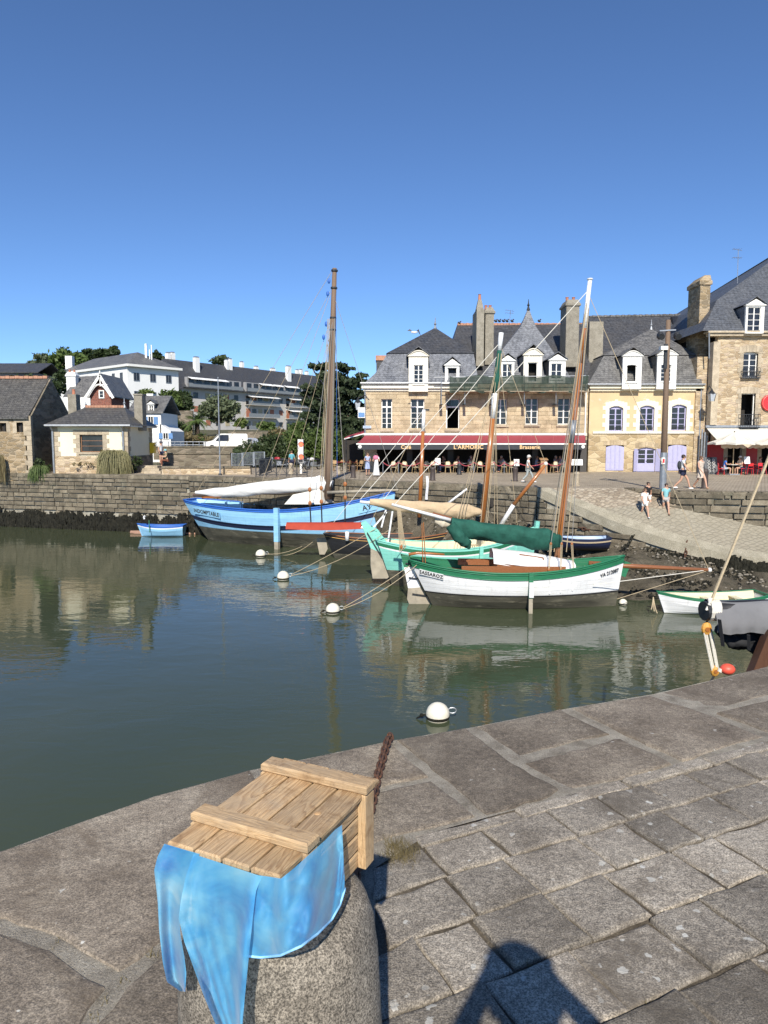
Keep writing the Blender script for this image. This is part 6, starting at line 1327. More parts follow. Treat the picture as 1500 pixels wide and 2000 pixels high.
# top-floor loggias cut as set-forward strips in the roof
aw_ = clothm('white_awning', (.76,.76,.74), .8)
def flat_win(x0,x1,z0,z1,y,m=None,nm='window'): return al(nm, MB().box(x0,y-.06,z0,x1,y,z1), m or M['glass'])
for x0_, x1_ in ((3.5,20),(21.5,52)):
    al('loggia', MB().box(x0_,-.95,H1-.1,x1_,-.1,H1+2.3), simple('loggia_wall', (.3,.3,.3), .8)); al('loggia_slab', MB().box(x0_-.3,-1.6,H1-.15,x1_+.3,-.1,H1+.05), M['slate_dark'])
    al('balcony_front', MB().box(x0_,-1.6,H1+.1,x1_,-1.53,H1+.95), wg)
    x = x0_+.4; k = 0
    while x < x1_-2:
        flat_win(x,x+1.5,H1+.1,H1+2.1,-.95)
        x += 2.3; k += 1
for x0_, x1_ in ((3.7,8.6),(8.8,15),(26,30.5),(31,34),(35,40.5)):
    al('awning', MB().hexa([(x0_,-2.3,H1+1.75),(x1_,-2.3,H1+1.75),(x1_,-1.0,H1+2.25),(x0_,-1.0,H1+2.25),(x0_,-2.3,H1+1.83),(x1_,-2.3,H1+1.83),(x1_,-1.0,H1+2.33),(x0_,-1.0,H1+2.33)]), aw_)
for fl_ in range(3):
    z = H1-3.1*(fl_+1)
    for x0_, x1_ in ((22,33),(36.5,49)):
        al('balcony_slab', MB().box(x0_,-1.5,z-.12,x1_,0,z), SHADEDR); al('balcony_front', MB().box(x0_,-1.5,z+.02,x1_,-1.43,z+.95), wg)
        x = x0_+.4; k = 0
        while x < x1_-1.6: flat_win(x,x+1.4,z,z+2.15,0,(M['glass'],terr,M['glass'],blind)[(k+fl_)%4]); x += 2.1; k += 1
    for x in (1.5,6,9.5,12.5,15.5,18.5,34.2): flat_win(x,x+1.3,z+.8,z+2.1,0,(M['glass'],blind,M['glass'],terr)[(int(x)+fl_)%4])
for x0_, x1_, fl_ in ((22.3,32.5,0),(37,43,0),(37,42,1),(45,49,2)):
    z = H1-3.1*(fl_+1); al('awning', MB().hexa([(x0_,-2.4,z+1.75),(x1_,-2.4,z+1.75),(x1_,0,z+2.35),(x0_,0,z+2.35),(x0_,-2.4,z+1.83),(x1_,-2.4,z+1.83),(x1_,0,z+2.43),(x0_,0,z+2.43)]), aw_)
for x, y, h, w in ((3,5,1.6,1),(4.2,5,1.8,1),(9,2.6,3.6,1.3),(20,4.0,2.6,.7),(21,4.0,2.9,.9),(26,5,1.6,.8),(31,5,.9,1),(37,5,.9,1.3),(40.5,2.6,4.2,1.4),(43.5,5,1.6,.8),(47,5,1.3,.8),(48.5,5,1.5,.8),(51,5,1.2,.8)):
    zz = H1+6.4*min(1,(y+.9)/6)-.6; al('chimney', MB().box(x,y,zz,x+w,y+.9,zz+h+.6), M['stucco_white']); al('chimney_cowl', MB().box(x+.1,y+.1,zz+h+.6,x+w-.1,y+.8,zz+h+.9), M['zinc'])
al('corner_turret', MB().hexa([(-2.4,-1.2,H1-.5),(2.4,-1.2,H1-.5),(2.4,5,H1-.5),(-2.4,5,H1-.5),(-1.4,.6,H1+5.2),(1.0,.6,H1+5.2),(1.0,4,H1+5.2),(-1.4,4,H1+5.2)]), M['slate_dark']); al('turret_window', MB().box(-2.0,-1.3,H1,-.4,-.6,H1+1.7), M['white']); al('turret_blind', MB().box(-1.8,-1.36,H1+.3,-.6,-1.3,H1+1.5), terr)
al('ground_floor', MB().box(20,-.3,-3,LL,0,H1-9.6), M['stucco_cream'])
# ------------------------------------------------ garden walls, railings
def lowwall(label, x0,y0,x1,y1,D,m,name='garden_wall',th=.5,cap=True):
    a,b,z0,z1 = PX(x0,y0,x1,y1,D); t = thing(name, label, 'wall', ((a+b)/2,D,z0)); MB().box(a,D,z0-.6,b,D+th,z1).build('wall', m, t)
    if cap: n = max(1,int((b-a)/1.2)); [ubox('cap_stone', M['quay_block'], t, lerp(a,b,i/n)+.01,D-.08,z1,lerp(a,b,(i+1)/n)-.01,D+th+.08,z1+.12) for i in range(n)]
    return t
lowwall('dark rubble wall under the garden trees', 318,802,376,838,101,M['rubble_dark'],cap=False); lowwall('grey retaining wall above the parked van', 446,843,560,866,103,M['rubble_dark'],cap=False)
lowwall('weathered road wall below the parked van', 300,874,470,886,70,M['rubble_dark']); lowwall('mossy stepped wall along the terrace', 315,887,450,897,63,M['rubble_dark']); lowwall('low golden parapet wall on the quay terrace', 316,914,489,928,51.8,M['rubble_gold'])
r = thing('road_railing', 'grey metal railing along the road wall', 'railing', (U(360,872,72).x,72,0))
for y in (863,869): MB().tube([U(300,y,72),U(402,y,72)],.04,6).build('rail', M['zinc'], r)
for i in range(9): px = 305+12*i; MB().tube([U(px,862,72),U(px,876,72)],.04,6).build('post', M['zinc'], r)
for i in range(3): t = thing('stone_step', ('top','middle','bottom')[i]+' stone step between the hut and the terrace parapet', 'step', (U(295,918,53).x,53,QZ), 0, 'steps beside the hut'); a,b,z0,z1 = PX(284,908+4*i,316,918,53.5+1.0*(2-i)); MB().box(a,53.2+1.0*(2-i)*.6,QZ-.05,b,54.4+.6*(2-i),QZ+.18*(3-i)).build('slab', M['quoin'], t)
# ============================================================ vegetation
L_dk = leafm('leaf_dark', (.026,.042,.016), (.07,.1,.035)); L_mid = leafm('leaf_mid', (.05,.085,.02), (.13,.18,.05)); L_lt = leafm('leaf_light', (.08,.12,.028), (.18,.23,.065)); L_ol = leafm('leaf_olive', (.085,.11,.055), (.17,.2,.11)); L_dry = leafm('leaf_dry', (.14,.11,.05), (.24,.2,.1)); L_cy = leafm('leaf_cypress', (.02,.034,.017), (.06,.082,.036), .15)
BARK = simple('bark', (.09,.065,.045), .9, .3, 8, .6, 30, .03)
nrg = np.random.default_rng(5)
def leaf_arrays(blobs, n, size, clump=.32, flat=0.0, per=26):
    w = np.array([ (b[1][0]*b[1][2])**.8 for b in blobs]); w /= w.sum(); C = []; 
    for (c, r), f in zip(blobs, w):
        k = max(3, int(n*f/per)); u = nrg.normal(size=(k,3)); u /= np.linalg.norm(u,axis=1)[:,None]; rad = nrg.uniform(.55,1.02,k)**.7
        cc = np.array(c)+u*np.array(r)*rad[:,None]; m = int(n*f); pick = nrg.integers(0,k,m)
        sp = np.array(r).mean()*clump; C.append(cc[pick]+nrg.normal(size=(m,3))*sp*np.array([1,1,.6 if flat else .85])*.6)
    C = np.concatenate(C); m = len(C); a = nrg.normal(size=(m,3)); a /= np.linalg.norm(a,axis=1)[:,None]; b = nrg.normal(size=(m,3)); b[:,2] *= (1-flat*.6); b = np.cross(a,b); b /= np.linalg.norm(b,axis=1)[:,None]
    s = size*nrg.uniform(.6,1.4,m)[:,None]; V = np.stack([C-a*s, C+b*s*.5, C+a*s, C-b*s*.5],1).reshape(-1,3); return V
def leaf_obj(name, V, mat, parent):
    w = np.array(WL[parent.name]); V = V-w; n = len(V)//4; me = bpy.data.meshes.new(name); me.vertices.add(len(V)); me.vertices.foreach_set('co', V.astype(np.float32).ravel())
    me.loops.add(n*4); me.loops.foreach_set('vertex_index', np.arange(n*4,dtype=np.int32)); me.polygons.add(n); me.polygons.foreach_set('loop_start', np.arange(0,n*4,4,dtype=np.int32)); me.polygons.foreach_set('loop_total', np.full(n,4,dtype=np.int32)); me.materials.append(mat); me.update(calc_edges=True); me.validate()
    return link(name, me, parent)
def tree(name, label, px, base_y, D, blobs, n, size, mat, trunk=.25, group=None, cat='tree', flat=0, dz=1.0, clump=.32):
    """blobs in photo pixels (cx, cy, rx, ry): each becomes an ellipsoid of leaves at distance D"""
    k = D/FPX; base = U(px,base_y,D); t = thing(name, label, cat, base, 0, group); B = []
    rr = random.Random(int(px*7+D))
    for cx,cy,rx,ry in blobs: c = U(cx,cy,D); c.y += rr.uniform(-.5,.5)*rx*k; B.append((tuple(c),(rx*k,max(rx,ry)*k*dz*.9,ry*k)))
    leaf_obj('crown', leaf_arrays(B,n,size,clump,flat), mat, t)
    if trunk:
        mb = MB(); top = sum((Vector(b[0]) for b in B),Vector())/len(B); mb.tube([base-Vector((0,0,.5)),vl(base,top,.5)+Vector((.1,0,0)),top],[trunk,trunk*.7,trunk*.4],8)
        for c,_ in B: mb.tube([vl(base,top,.55),vl(vl(base,top,.75),Vector(c),.5)+Vector((0,0,.2)),Vector(c)],[trunk*.5,trunk*.3,trunk*.1],6)
        mb.build('trunk', BARK, t, smooth=True)
    return t
tree('cypress_tree', 'tall dark spreading cypress behind the cafe terrace', 662,890,82,[(660,740,30,9),(625,716,16,4),(606,712,7,3),(612,757,20,6),(690,748,26,6),(704,735,11,4),(655,716,22,5),(640,768,34,9),(688,772,28,8),(606,785,20,6),(650,795,42,9),(695,798,20,9),(612,812,24,9),(660,822,46,12),(700,828,18,10),(625,845,30,14),(678,722,15,4),(668,850,44,18),(640,732,20,5),(598,770,9,4),(660,775,22,30),(655,840,30,26)],15000,.3,L_cy,.5,flat=.7,clump=.3)
tree('round_tree', 'bright green clipped tree above the garden wall', 330,803,103,[(330,780,18,17),(322,790,12,10),(341,786,12,12)],2200,.28,L_mid,.2); tree('round_tree', 'darker green tree right of the clipped tree on the wall', 356,806,104,[(356,783,16,17),(366,790,10,12)],1800,.28,L_dk,.2); tree('round_tree', 'small light green tree behind the cottage chimney', 286,790,105,[(285,770,14,9),(294,775,8,8)],1100,.26,L_lt,.15)
tree('olive_tree', 'grey green round olive tree in front of the apartment block', 426,862,104,[(425,795,30,20),(405,800,16,12),(448,798,18,14),(428,812,24,12)],4200,.28,L_ol,.25)
tree('hill_tree', 'large broad tree on the hill left of the white block', 105,770,165,[(100,715,30,22),(130,705,26,18),(75,735,28,18),(150,702,20,12),(110,745,40,20)],4500,.6,L_mid,.5); tree('hill_tree', 'thin crowned tree on the hill above the stone shed', 75,760,160,[(72,706,14,10),(60,716,12,8),(84,700,9,9)],900,.5,L_ol,.25); tree('hill_tree', 'dark tree top just above the slate ridge of the white block', 190,745,175,[(180,695,18,9),(203,692,14,10),(223,688,11,9),(165,700,12,8)],2000,.6,L_dk,.4); tree('hill_tree', 'dark tree behind the antennas of the white block', 308,740,170,[(308,698,12,9),(300,704,10,8)],1000,.5,L_dk,.4); tree('hill_tree', 'dark tree top behind the apartment roof', 430,740,230,[(430,704,15,7),(440,708,10,6)],1000,.7,L_dk,.4)
tree('hedge', 'dark evergreen hedge left of the parked van below the hut roofline', 60,800,100,[(50,755,40,16),(95,758,30,14),(115,745,14,18),(20,765,30,10)],3000,.35,L_dk,.3,cat='hedge')
G1 = 'garden shrubs behind the terrace'
for lab, px, by, D, bl_, n, m in (('dark glossy shrub beside the crowd barriers', 500,905,66,[(500,885,40,18),(470,890,24,12),(530,870,26,20),(545,888,20,16)],4200,L_dk),('feathery green shrub left of the traffic light', 572,905,70,[(575,870,32,26),(600,880,28,22),(560,888,22,16)],4200,L_mid),('tawny grass clump above the dark shrub', 540,870,76,[(541,852,18,14),(528,860,12,9)],1500,L_dry),('leafy shrub right of the traffic light', 635,905,72,[(630,868,34,28),(660,885,30,20),(690,895,22,14)],4600,L_mid),('trimmed dome bush in front of the apartment balconies', 521,846,140,[(521,833,17,8)],900,L_mid),('small spiky bush on the apartment terrace', 471,846,140,[(471,826,11,9)],600,L_lt),('low ferny planting below the palm', 370,868,92,[(365,855,28,8),(398,858,22,7),(345,850,16,8)],1800,L_dry),('leafy climber on the bank behind the cypress', 590,870,92,[(590,840,26,14),(620,845,24,12)],2600,L_mid),('shrub in the gap beside the cottage wall', 240,790,92,[(236,770,14,10)],700,L_dk),('shady shrub below the garden wall', 345,860,96,[(340,836,20,14),(360,840,14,10)],1200,L_dk)):
    tree('shrub', lab, px, by, D, bl_, n, .17*D/70, m, .05, G1, 'shrub')
def palm(label, px, py, D, h, nf=26, ln=3.0, seed=1):
    rr = random.Random(seed); base = U(px,py,D); t = thing('palm_tree', label, 'palm', base); top = base+Vector((0,0,h)); MB().tube([base-Vector((0,0,.4)),vl(base,top,.5),top],[.35,.28,.3],9).build('trunk', BARK, t, smooth=True)
    mb = MB()
    for i in range(nf):
        a = rr.uniform(0,6.28); e = rr.uniform(-.3,1.3); l = ln*rr.uniform(.75,1.1); d_ = Vector((math.cos(a)*math.cos(e),math.sin(a)*math.cos(e),math.sin(e))); side = Vector((-math.sin(a),math.cos(a),0)); prev = top
        for k in range(1,11):
            s = k/10; p = top+d_*l*s-Vector((0,0,l*.55*s*s)); w = l*.16*math.sin(math.pi*min(1,.15+s*.85))+.02
            for sg in (-1,1): mb.poly([prev,p,p+side*sg*w+(p-prev)*1.2-Vector((0,0,w*.5)),prev+side*sg*w*.25+(p-prev)*.3])
            prev = p
    mb.build('fronds', L_mid, t)
palm('date palm with arching fronds before the garden wall', 386,852,94,2.0,34,2.5,3); palm('low fan palm beside the brick villa', 238,800,96,1.2,22,1.7,5); palm('young palm at the foot of the garden bank', 395,862,92,.6,20,1.3,6)
def grass_clump(label, px, py, D, w, h, n, m, seed, name='grass_clump', up=.5):
    rr = random.Random(seed); base = U(px,py,D); t = thing(name, label, 'plant', base); mb = MB(); k = D/FPX
    for i in range(n):
        a = rr.uniform(0,6.28); r0 = rr.random()*w*k*.25; p0 = base+Vector((math.cos(a)*r0,math.sin(a)*r0*.6-.2,0)); out = Vector((math.cos(a),math.sin(a)*.6-.35,0)); l = w*k*rr.uniform(.25,1.15); hh = h*k*up*rr.uniform(.2,1.1); dr = h*k*rr.uniform(.1,1.45); wd = Vector((.018,0,0)); prev = p0
        for j in range(1,7): s = j/6; p = p0+out*l*s*(1-.25*s)+Vector((0,0,hh*4*s*(1-s)*.7-dr*s*s*s)); mb.poly([prev-wd,prev+wd,p+wd*(1-s*.8),p-wd*(1-s*.8)]); prev = p
    mb.build('blades', m, t, kind='stuff')
grass_clump('big shaggy grass hanging over the quay wall by the hut', 228,892,53.2,36,40,1500,leafm('pampas', (.13,.13,.05),(.27,.24,.12)),1); grass_clump('green tuft growing from the wall between shed and hut', 80,915,53.2,22,20,400,L_mid,2,'wall_plant'); grass_clump('dry brown creeper hanging on the shed wall', 2,890,53.3,12,40,260,L_dry,3,'wall_plant',.1)
tree('wall_plant', 'yellowing creeper on the hut plinth', 198,915,53.3,[(200,885,6,5),(196,895,10,4),(175,908,14,3),(150,905,14,2)],420,.07,L_dry,.0,cat='plant'); tree('wall_plant', 'dark shrub against the hut side wall', 262,922,54,[(258,908,10,9),(268,900,8,9)],700,.1,L_dk,.03,cat='plant'); tree('wall_plant', 'leafy weed in the gap beside the stone shed', 82,918,53.4,[(75,905,9,8),(88,912,10,5)],700,.09,L_dk,.03,cat='plant')
# ============================================================ people
SKIN = simple('skin', (.52,.3,.2), .55, .08, 8, .1); HAIRD = simple('hair_dark', (.03,.02,.015), .6, .3, 30, .4); HAIRB = simple('hair_brown', (.12,.065,.035), .6, .3, 30, .4); HAIRG = simple('hair_grey', (.4,.39,.37), .7, .2, 30, .4)
CL = {}
def cl(name, c, var=.08, sc=6):
    if name not in CL: CL[name] = clothm('cloth_'+name, c, .85, var, sc)
    return CL[name]
def skin_mesh(name, verts, edges, mat, parent, sub=1):
    me = bpy.data.meshes.new(name); me.from_pydata([v[0] for v in verts], edges, []); me.materials.append(mat); o = link(name, me, parent)
    m = o.modifiers.new('Skin','SKIN'); m.use_smooth_shade = True; sv = me.skin_vertices[0].data
    for i, v in enumerate(verts): sv[i].radius = (v[1], v[2] if len(v) > 2 else v[1]); sv[i].use_root = (i == 0)
    if sub: s = o.modifiers.new('Sub','SUBSURF'); s.levels = sub; s.render_levels = sub
    return o
POSE = {
 'stand': dict(hl=(.09,0,.9), kl=(.1,-.02,.5), al=(.1,.03,.08), hr=(-.09,0,.9), kr=(-.1,-.02,.5), ar=(-.1,.03,.08), el=(.23,.03,1.13), wl=(.23,-.06,.9), er=(-.23,.03,1.13), wr=(-.23,-.06,.9)),
 'walk': dict(hl=(.09,0,.9), kl=(.09,-.24,.54), al=(.09,-.36,.12), hr=(-.09,0,.9), kr=(-.09,.06,.5), ar=(-.09,.38,.16), el=(.23,.14,1.15), wl=(.24,.16,.92), er=(-.23,-.1,1.15), wr=(-.22,-.28,.97)),
 'hip': dict(hl=(.09,0,.9), kl=(.11,-.03,.5), al=(.12,.03,.08), hr=(-.09,0,.9), kr=(-.1,-.02,.5), ar=(-.1,.03,.08), el=(.27,.06,1.16), wl=(.12,-.2,1.12), er=(-.26,.05,1.16), wr=(-.1,-.22,1.14)),
 'sit': dict(hl=(.09,0,.48), kl=(.11,-.42,.5), al=(.11,-.4,.09), hr=(-.09,0,.48), kr=(-.12,-.42,.5), ar=(-.12,-.36,.09), el=(.24,-.1,.78), wl=(.12,-.34,.78), er=(-.24,-.1,.78), wr=(-.12,-.34,.8)),
 'photo': dict(hl=(.09,0,.9), kl=(.12,-.02,.5), al=(.13,.03,.08), hr=(-.09,0,.9), kr=(-.12,-.02,.5), ar=(-.13,.03,.08), el=(.3,-.1,1.3), wl=(.11,-.17,1.55), er=(-.3,-.1,1.3), wr=(-.11,-.17,1.55))}
def person(loc, rz, h, label, top, bottom, shoes, hair, pose='stand', btype='shorts', sleeve=.5, hat=None, long_hair=False, sub=1, group=None, turn=0.0):
    P = {k: Vector(v) for k, v in POSE[pose].items()}; sit = pose == 'sit'; dz = -.42 if sit else 0; s = h/1.75
    t = thing('person', label, 'person', loc, rz, group); V = Vector; lean = V((0,-.05,0)) if sit else V((0,0,0))
    pel = V((0,0,.95+dz)); sp = V((0,0,1.14+dz))+lean*.3; ch = V((0,-.01,1.34+dz))+lean; nb = V((0,0,1.47+dz))+lean; nk = V((0,-.01,1.53+dz))+lean; hd = V((0,-.03,1.61+dz))+lean; ht = V((0,-.02,1.69+dz))+lean; ch_ = V((math.sin(turn)*.07,-.085*math.cos(turn),1.575+dz))+lean
    sl = V((.17,0,1.42+dz))+lean; sr = V((-.17,0,1.42+dz))+lean
    vs = [(pel,.13,.1),(sp,.125,.095),(ch,.15,.1),(nb,.075),(nk,.052),(hd,.088),(ht,.072),(sl,.062),(P['el'],.043),(P['wl'],.03),(sr,.062),(P['er'],.043),(P['wr'],.03),(P['hl'],.09),(P['kl'],.06),(P['al'],.04),(P['hr'],.09),(P['kr'],.06),(P['ar'],.04)]
    es = [(0,1),(1,2),(2,3),(3,4),(4,5),(5,6),(3,7),(7,8),(8,9),(3,10),(10,11),(11,12),(0,13),(13,14),(14,15),(0,16),(16,17),(17,18)]
    def addv(p, r, k): vs.append((p,r)); es.append((k,len(vs)-1)); return len(vs)-1
    addv(hd+V((math.sin(turn)*.1,-.1*math.cos(turn),.0)), .016, 5)                                     # nose
    for ai, wi, ki in ((15,'al','kl'),(18,'ar','kr')): addv(vs[ai][0]+V((0,-.14,-.045)), .032, ai)
    for wi, el, wk, sgn in ((9,'el','wl',1),(12,'er','wr',-1)):                                        # palm and five fingers
        d_ = (P[wk]-P[el]).normalized(); a = d_.cross(V((0,1,.2))).normalized(); k = addv(P[wk]+d_*.07, .03, wi); b_ = a.cross(d_)
        for f in range(4): q = P[wk]+d_*(.11)+a*(.03-.02*f); i1 = addv(q, .009, k); addv(q+d_*(.045-.01*abs(f-1.4))+b_*.02, .008, i1)
        i1 = addv(P[wk]+d_*.06+a*.045+b_*.01, .011, k); addv(P[wk]+d_*.095+a*.055+b_*.03, .009, i1)
    sc = lambda vv: [(tuple(v[0]*s), *[r*s for r in v[1:]]) for v in vv]
    skin_mesh('body', sc(vs), es, SKIN, t, sub)
    g = 1.14
    tv = [(sp,.125*g,.1*g),(ch,.15*g,.11*g),(nb,.075),(pel+V((0,0,.0)),.135*g,.11*g),(sl,.066),(vl(sl,P['el'],.05+sleeve),.056),(sr,.066),(vl(sr,P['er'],.05+sleeve),.056)]
    skin_mesh('top', sc(tv), [(0,1),(1,2),(0,3),(1,4),(4,5),(1,6),(6,7)], top, t, sub)
    if btype in ('shorts','trousers'):
        f = .62 if btype == 'shorts' else 1; bv = [(pel,.138*g,.108*g),(P['hl'],.1),(vl(P['hl'],P['kl'],f),.082 if f < 1 else .07),(P['hr'],.1),(vl(P['hr'],P['kr'],f),.082 if f < 1 else .07)]; be = [(0,1),(1,2),(0,3),(3,4)]
        if f == 1: bv += [(vl(P['kl'],P['al'],.92),.062),(vl(P['kr'],P['ar'],.92),.062)]; be += [(2,5),(4,6)]
        skin_mesh(btype, sc(bv), be, bottom, t, sub)
    else:
        zl = {'skirt':.1,'dress':.52,'romper':.6}[btype]; mb = MB(); pr = [(.15,1.1+dz),(.16,.97+dz),(.2 if btype == 'skirt' else .19,lerp(.97,zl,.5)),(.27 if btype == 'skirt' else .215,zl)]; n = 20
        rows = [[(math.cos(2*math.pi*j/n)*r*(1+.07*math.sin(6*2*math.pi*j/n)*(i/3))*s, math.sin(2*math.pi*j/n)*r*.8*(1+.07*math.cos(5*2*math.pi*j/n)*(i/3))*s, z*s) for j in range(n+1)] for i,(r,z) in enumerate(pr)]
        mb.grid(rows).build('skirt' if btype == 'skirt' else 'dress_skirt', bottom, t, local=True, smooth=True)
    hm = MB(); c = (hd+V((-math.sin(turn)*.02,.025,.035)))*s; hm.ell(c,(.098*s,.105*s,.1*s),12,8)
    if long_hair: hm.ell((hd+V((0,.06,-.1)))*s,(.09*s,.055*s,.17*s),10,8)
    hm.build('hair', hair, t, local=True, smooth=True)
    fc = V((math.sin(turn),-math.cos(turn),0)); fx = V((math.cos(turn),math.sin(turn),0))
    for k in (-1,1): MB().ell((hd+fc*.088+fx*.032*k+V((0,0,.02)))*s,.011*s,6,4).build('eye', M['black'], t, local=True); MB().ell((hd+fx*.093*k)*s,(.014*s,.02*s,.03*s),6,4).build('ear', SKIN, t, local=True)
    MB().ell((hd+fc*.082+V((0,0,-.045)))*s,(.024*s,.008*s,.007*s),6,4).build('mouth', simple('lip', (.4,.15,.12), .5) if 'lip' not in bpy.data.materials else bpy.data.materials['lip'], t, local=True)
    if hat: MB().lathe([(.17 if hat[1] else .105,0),(.175 if hat[1] else .108,.012),(.105,.02),(.1,.08),(.06,.12),(.005,.13)],16,(hd+V((0,0,.05)))*s).build('hat', hat[0], t, local=True, smooth=True); 
    if hat and not hat[1]: MB().ell((hd+fc*.12+V((0,0,.055)))*s,(.07*s,.07*s,.012*s),8,5).build('peak', hat[0], t, local=True)
    for ak in ('al','ar'):
        p = P[ak]; MB().ell((p+V((0,-.06,-.045)))*s,(.048*s,.13*s,.045*s),10,6).build('shoe', shoes, t, local=True, smooth=True)
    return t
Q = lambda px, py, z=QZ: G(px,py,z)
WHT = cl('white', (.75,.75,.73)); NAVY = cl('navy', (.03,.035,.07)); SHOEW = simple('shoe_white', (.72,.72,.7), .5); SHOED = simple('shoe_dark', (.04,.035,.03), .5)
TEAL = cl('teal', (.22,.47,.5)); KHAKI = cl('khaki', (.42,.4,.38)); DRESS = cl('patterned', (.52,.44,.36), .45, 16); BLUEP = cl('pale_blue', (.36,.43,.62)); PINK = cl('pink', (.62,.2,.3)); BLK = cl('black', (.02,.02,.022)); GREYT = cl('grey', (.33,.36,.35)); DBL = cl('shade_blue', (.2,.26,.4)); BRT = cl('bright_blue', (.05,.17,.55)); BEI = cl('beige', (.5,.45,.36))
p = Q(1332,956.5); pm = person(p, R(72), 1.76, 'person in white printed shirt and navy shorts with black backpack, walking', WHT, NAVY, SHOEW, HAIRD, 'walk')
MB().ell((.0,.17,1.22),(.14,.1,.22),10,8).build('backpack', cl('pack', (.05,.055,.06)), pm, local=True, smooth=True)
for k in (-1,1): MB().tube([(.1*k,.08,1.42),(.11*k,-.1,1.44),(.12*k,-.14,1.3),(.11*k,-.05,1.12)],.02,5).build('strap', BLK, pm, local=True)
person(Q(1367,955.5), R(20), 1.68, 'person in short patterned romper and sunglasses strolling beside the backpacker', DRESS, DRESS, simple('sandal', (.4,.26,.16), .6), HAIRB, 'walk', 'romper', .2)
zr_ = lambda px, py, D: U(px,py,D)
person(zr_(1258,1012,34.1), R(4), 1.46, 'child in white shirt and white shorts walking down the slipway', WHT, WHT, SHOEW, HAIRB, 'walk', 'shorts', .6)
person(zr_(1264,1000,35.0), R(0), 1.5, 'child in black shirt half hidden behind the child in white', BLK, WHT, SHOEW, HAIRD, 'walk', 'shorts', .5)
person(zr_(1299,1006,34.2), R(-6), 1.55, 'child in teal t-shirt and pale shorts walking down the slipway', TEAL, KHAKI, simple('brown_shoe', (.25,.14,.09), .6), HAIRD, 'walk', 'shorts', .6)
person(Q(1031,943), R(75), 1.58, 'person in white blouse, cap and grey trousers walking past the cafe', WHT, GREYT, SHOEW, HAIRG, 'walk', 'trousers', .45, (cl('cap', (.62,.58,.52)), False))
person(Q(718,929), R(25), 1.62, 'person in short pale blue dress standing near the cafe corner', BLUEP, BLUEP, SHOED, HAIRB, 'hip', 'dress', .4, None, True)
p = person(Q(735,930.5), R(165), 1.6, 'person in long white skirt with pink shawl near the cafe corner', WHT, WHT, SHOED, HAIRD, 'hip', 'skirt', .5)
MB().ell((.03,.0,1.28),(.21,.15,.18),12,8).build('shawl', PINK, p, local=True, smooth=True)
person(U(315,906,55), R(60), 1.72, 'person in grey t-shirt and dark shorts standing behind the mailbox', cl('lgrey', (.5,.5,.5)), NAVY, SHOED, HAIRD, 'stand', 'shorts', .5, (cl('capd', (.08,.08,.1)), False))
person(U(326,911,53.2), R(-60), 1.66, 'person in olive top seated on the terrace step with teal cap', cl('olive', (.25,.22,.12)), cl('rustp', (.2,.08,.05)), SHOED, HAIRB, 'sit', 'trousers', .5, (TEAL, False))
person(Q(570,921), R(200), 1.66, 'person in turquoise jacket beside the parked motorbikes', cl('turq', (.12,.36,.42)), NAVY, SHOED, HAIRB, 'stand', 'trousers', .9)
seats = [(868,54.9,'seated cafe guest in dark top behind the left menu stand',BLK),(893,55.1,'seated cafe guest with brown hair in dark red top',cl('winered', (.2,.05,.06))),(919,55,'seated cafe guest in blue shirt under the gold lettering',DBL),(980,55.3,'seated cafe guest in pale blue shirt beside the menu stand',cl('pshirt', (.4,.46,.55))),(1047,55.1,'seated cafe guest in slate blue top behind the wooden lectern',DBL),(1084,55.4,'seated cafe guest in grey blue shirt behind the lectern',cl('gshirt', (.34,.38,.45))),(1095,55.0,'seated cafe guest in light blue top at the awning end',BLUEP),(814,55.3,'seated cafe guest in red top beside the orange mast',cl('redtop', (.3,.05,.05)))]
for i,(px,D,lab,c_) in enumerate(seats): person(Vector((U(px,900,D).x,D,QZ)), R((-70,60,20,-50,80,40,-60,70)[i]), 1.72, lab, c_, NAVY, SHOED, (HAIRD,HAIRB,HAIRG,HAIRG,HAIRB,HAIRG,HAIRB,HAIRD)[i], 'sit', 'trousers', .6, sub=0)
person(Vector((U(1414,927,51.2).x,51.2,QZ)), R(75), 1.7, 'person in bright blue blouse seated under the white parasol', BRT, cl('jeanskirt', (.45,.5,.55)), SHOEW, HAIRB, 'sit', 'shorts', .5, None, True); person(Vector((U(1446,927,51.4).x,51.4,QZ)), R(-70), 1.74, 'person in beige shirt and cap leaning over the parasol table', BEI, NAVY, SHOED, HAIRB, 'sit', 'shorts', .6, (cl('cap', (.6,.56,.5)), False)); person(Vector((U(1460,927,52.6).x,52.6,QZ)), R(-60), 1.7, 'person seated in shade behind the red stools', cl('maroon', (.2,.06,.06)), NAVY, SHOED, HAIRD, 'sit', 'trousers', .6)
person(Vector((U(1482,927,52.8).x,52.8,QZ)), R(50), 1.7, 'person in dusky pink top seated at the far red table', cl('dusky', (.4,.2,.2)), NAVY, SHOED, HAIRB, 'sit', 'trousers', .6)
# the photographer, standing just behind the camera: only the shadow falls into the picture
ph = person((.33,-.26,0), R(180), 1.78, 'person in dark clothes and beige cap holding up a phone', BLK, NAVY, SHOED, HAIRD, 'photo', 'trousers', .9, (cl('sunhat', (.4,.34,.25)), False))
pn = thing('phone', 'black phone held up by the photographer', 'phone', (.33,-.06,1.54)); MB().box(.25,-.065,1.54,.41,-.056,1.62).build('case', M['black'], pn); MB().box(.254,-.0675,1.544,.406,-.065,1.616).build('screen', M['glass'], pn)
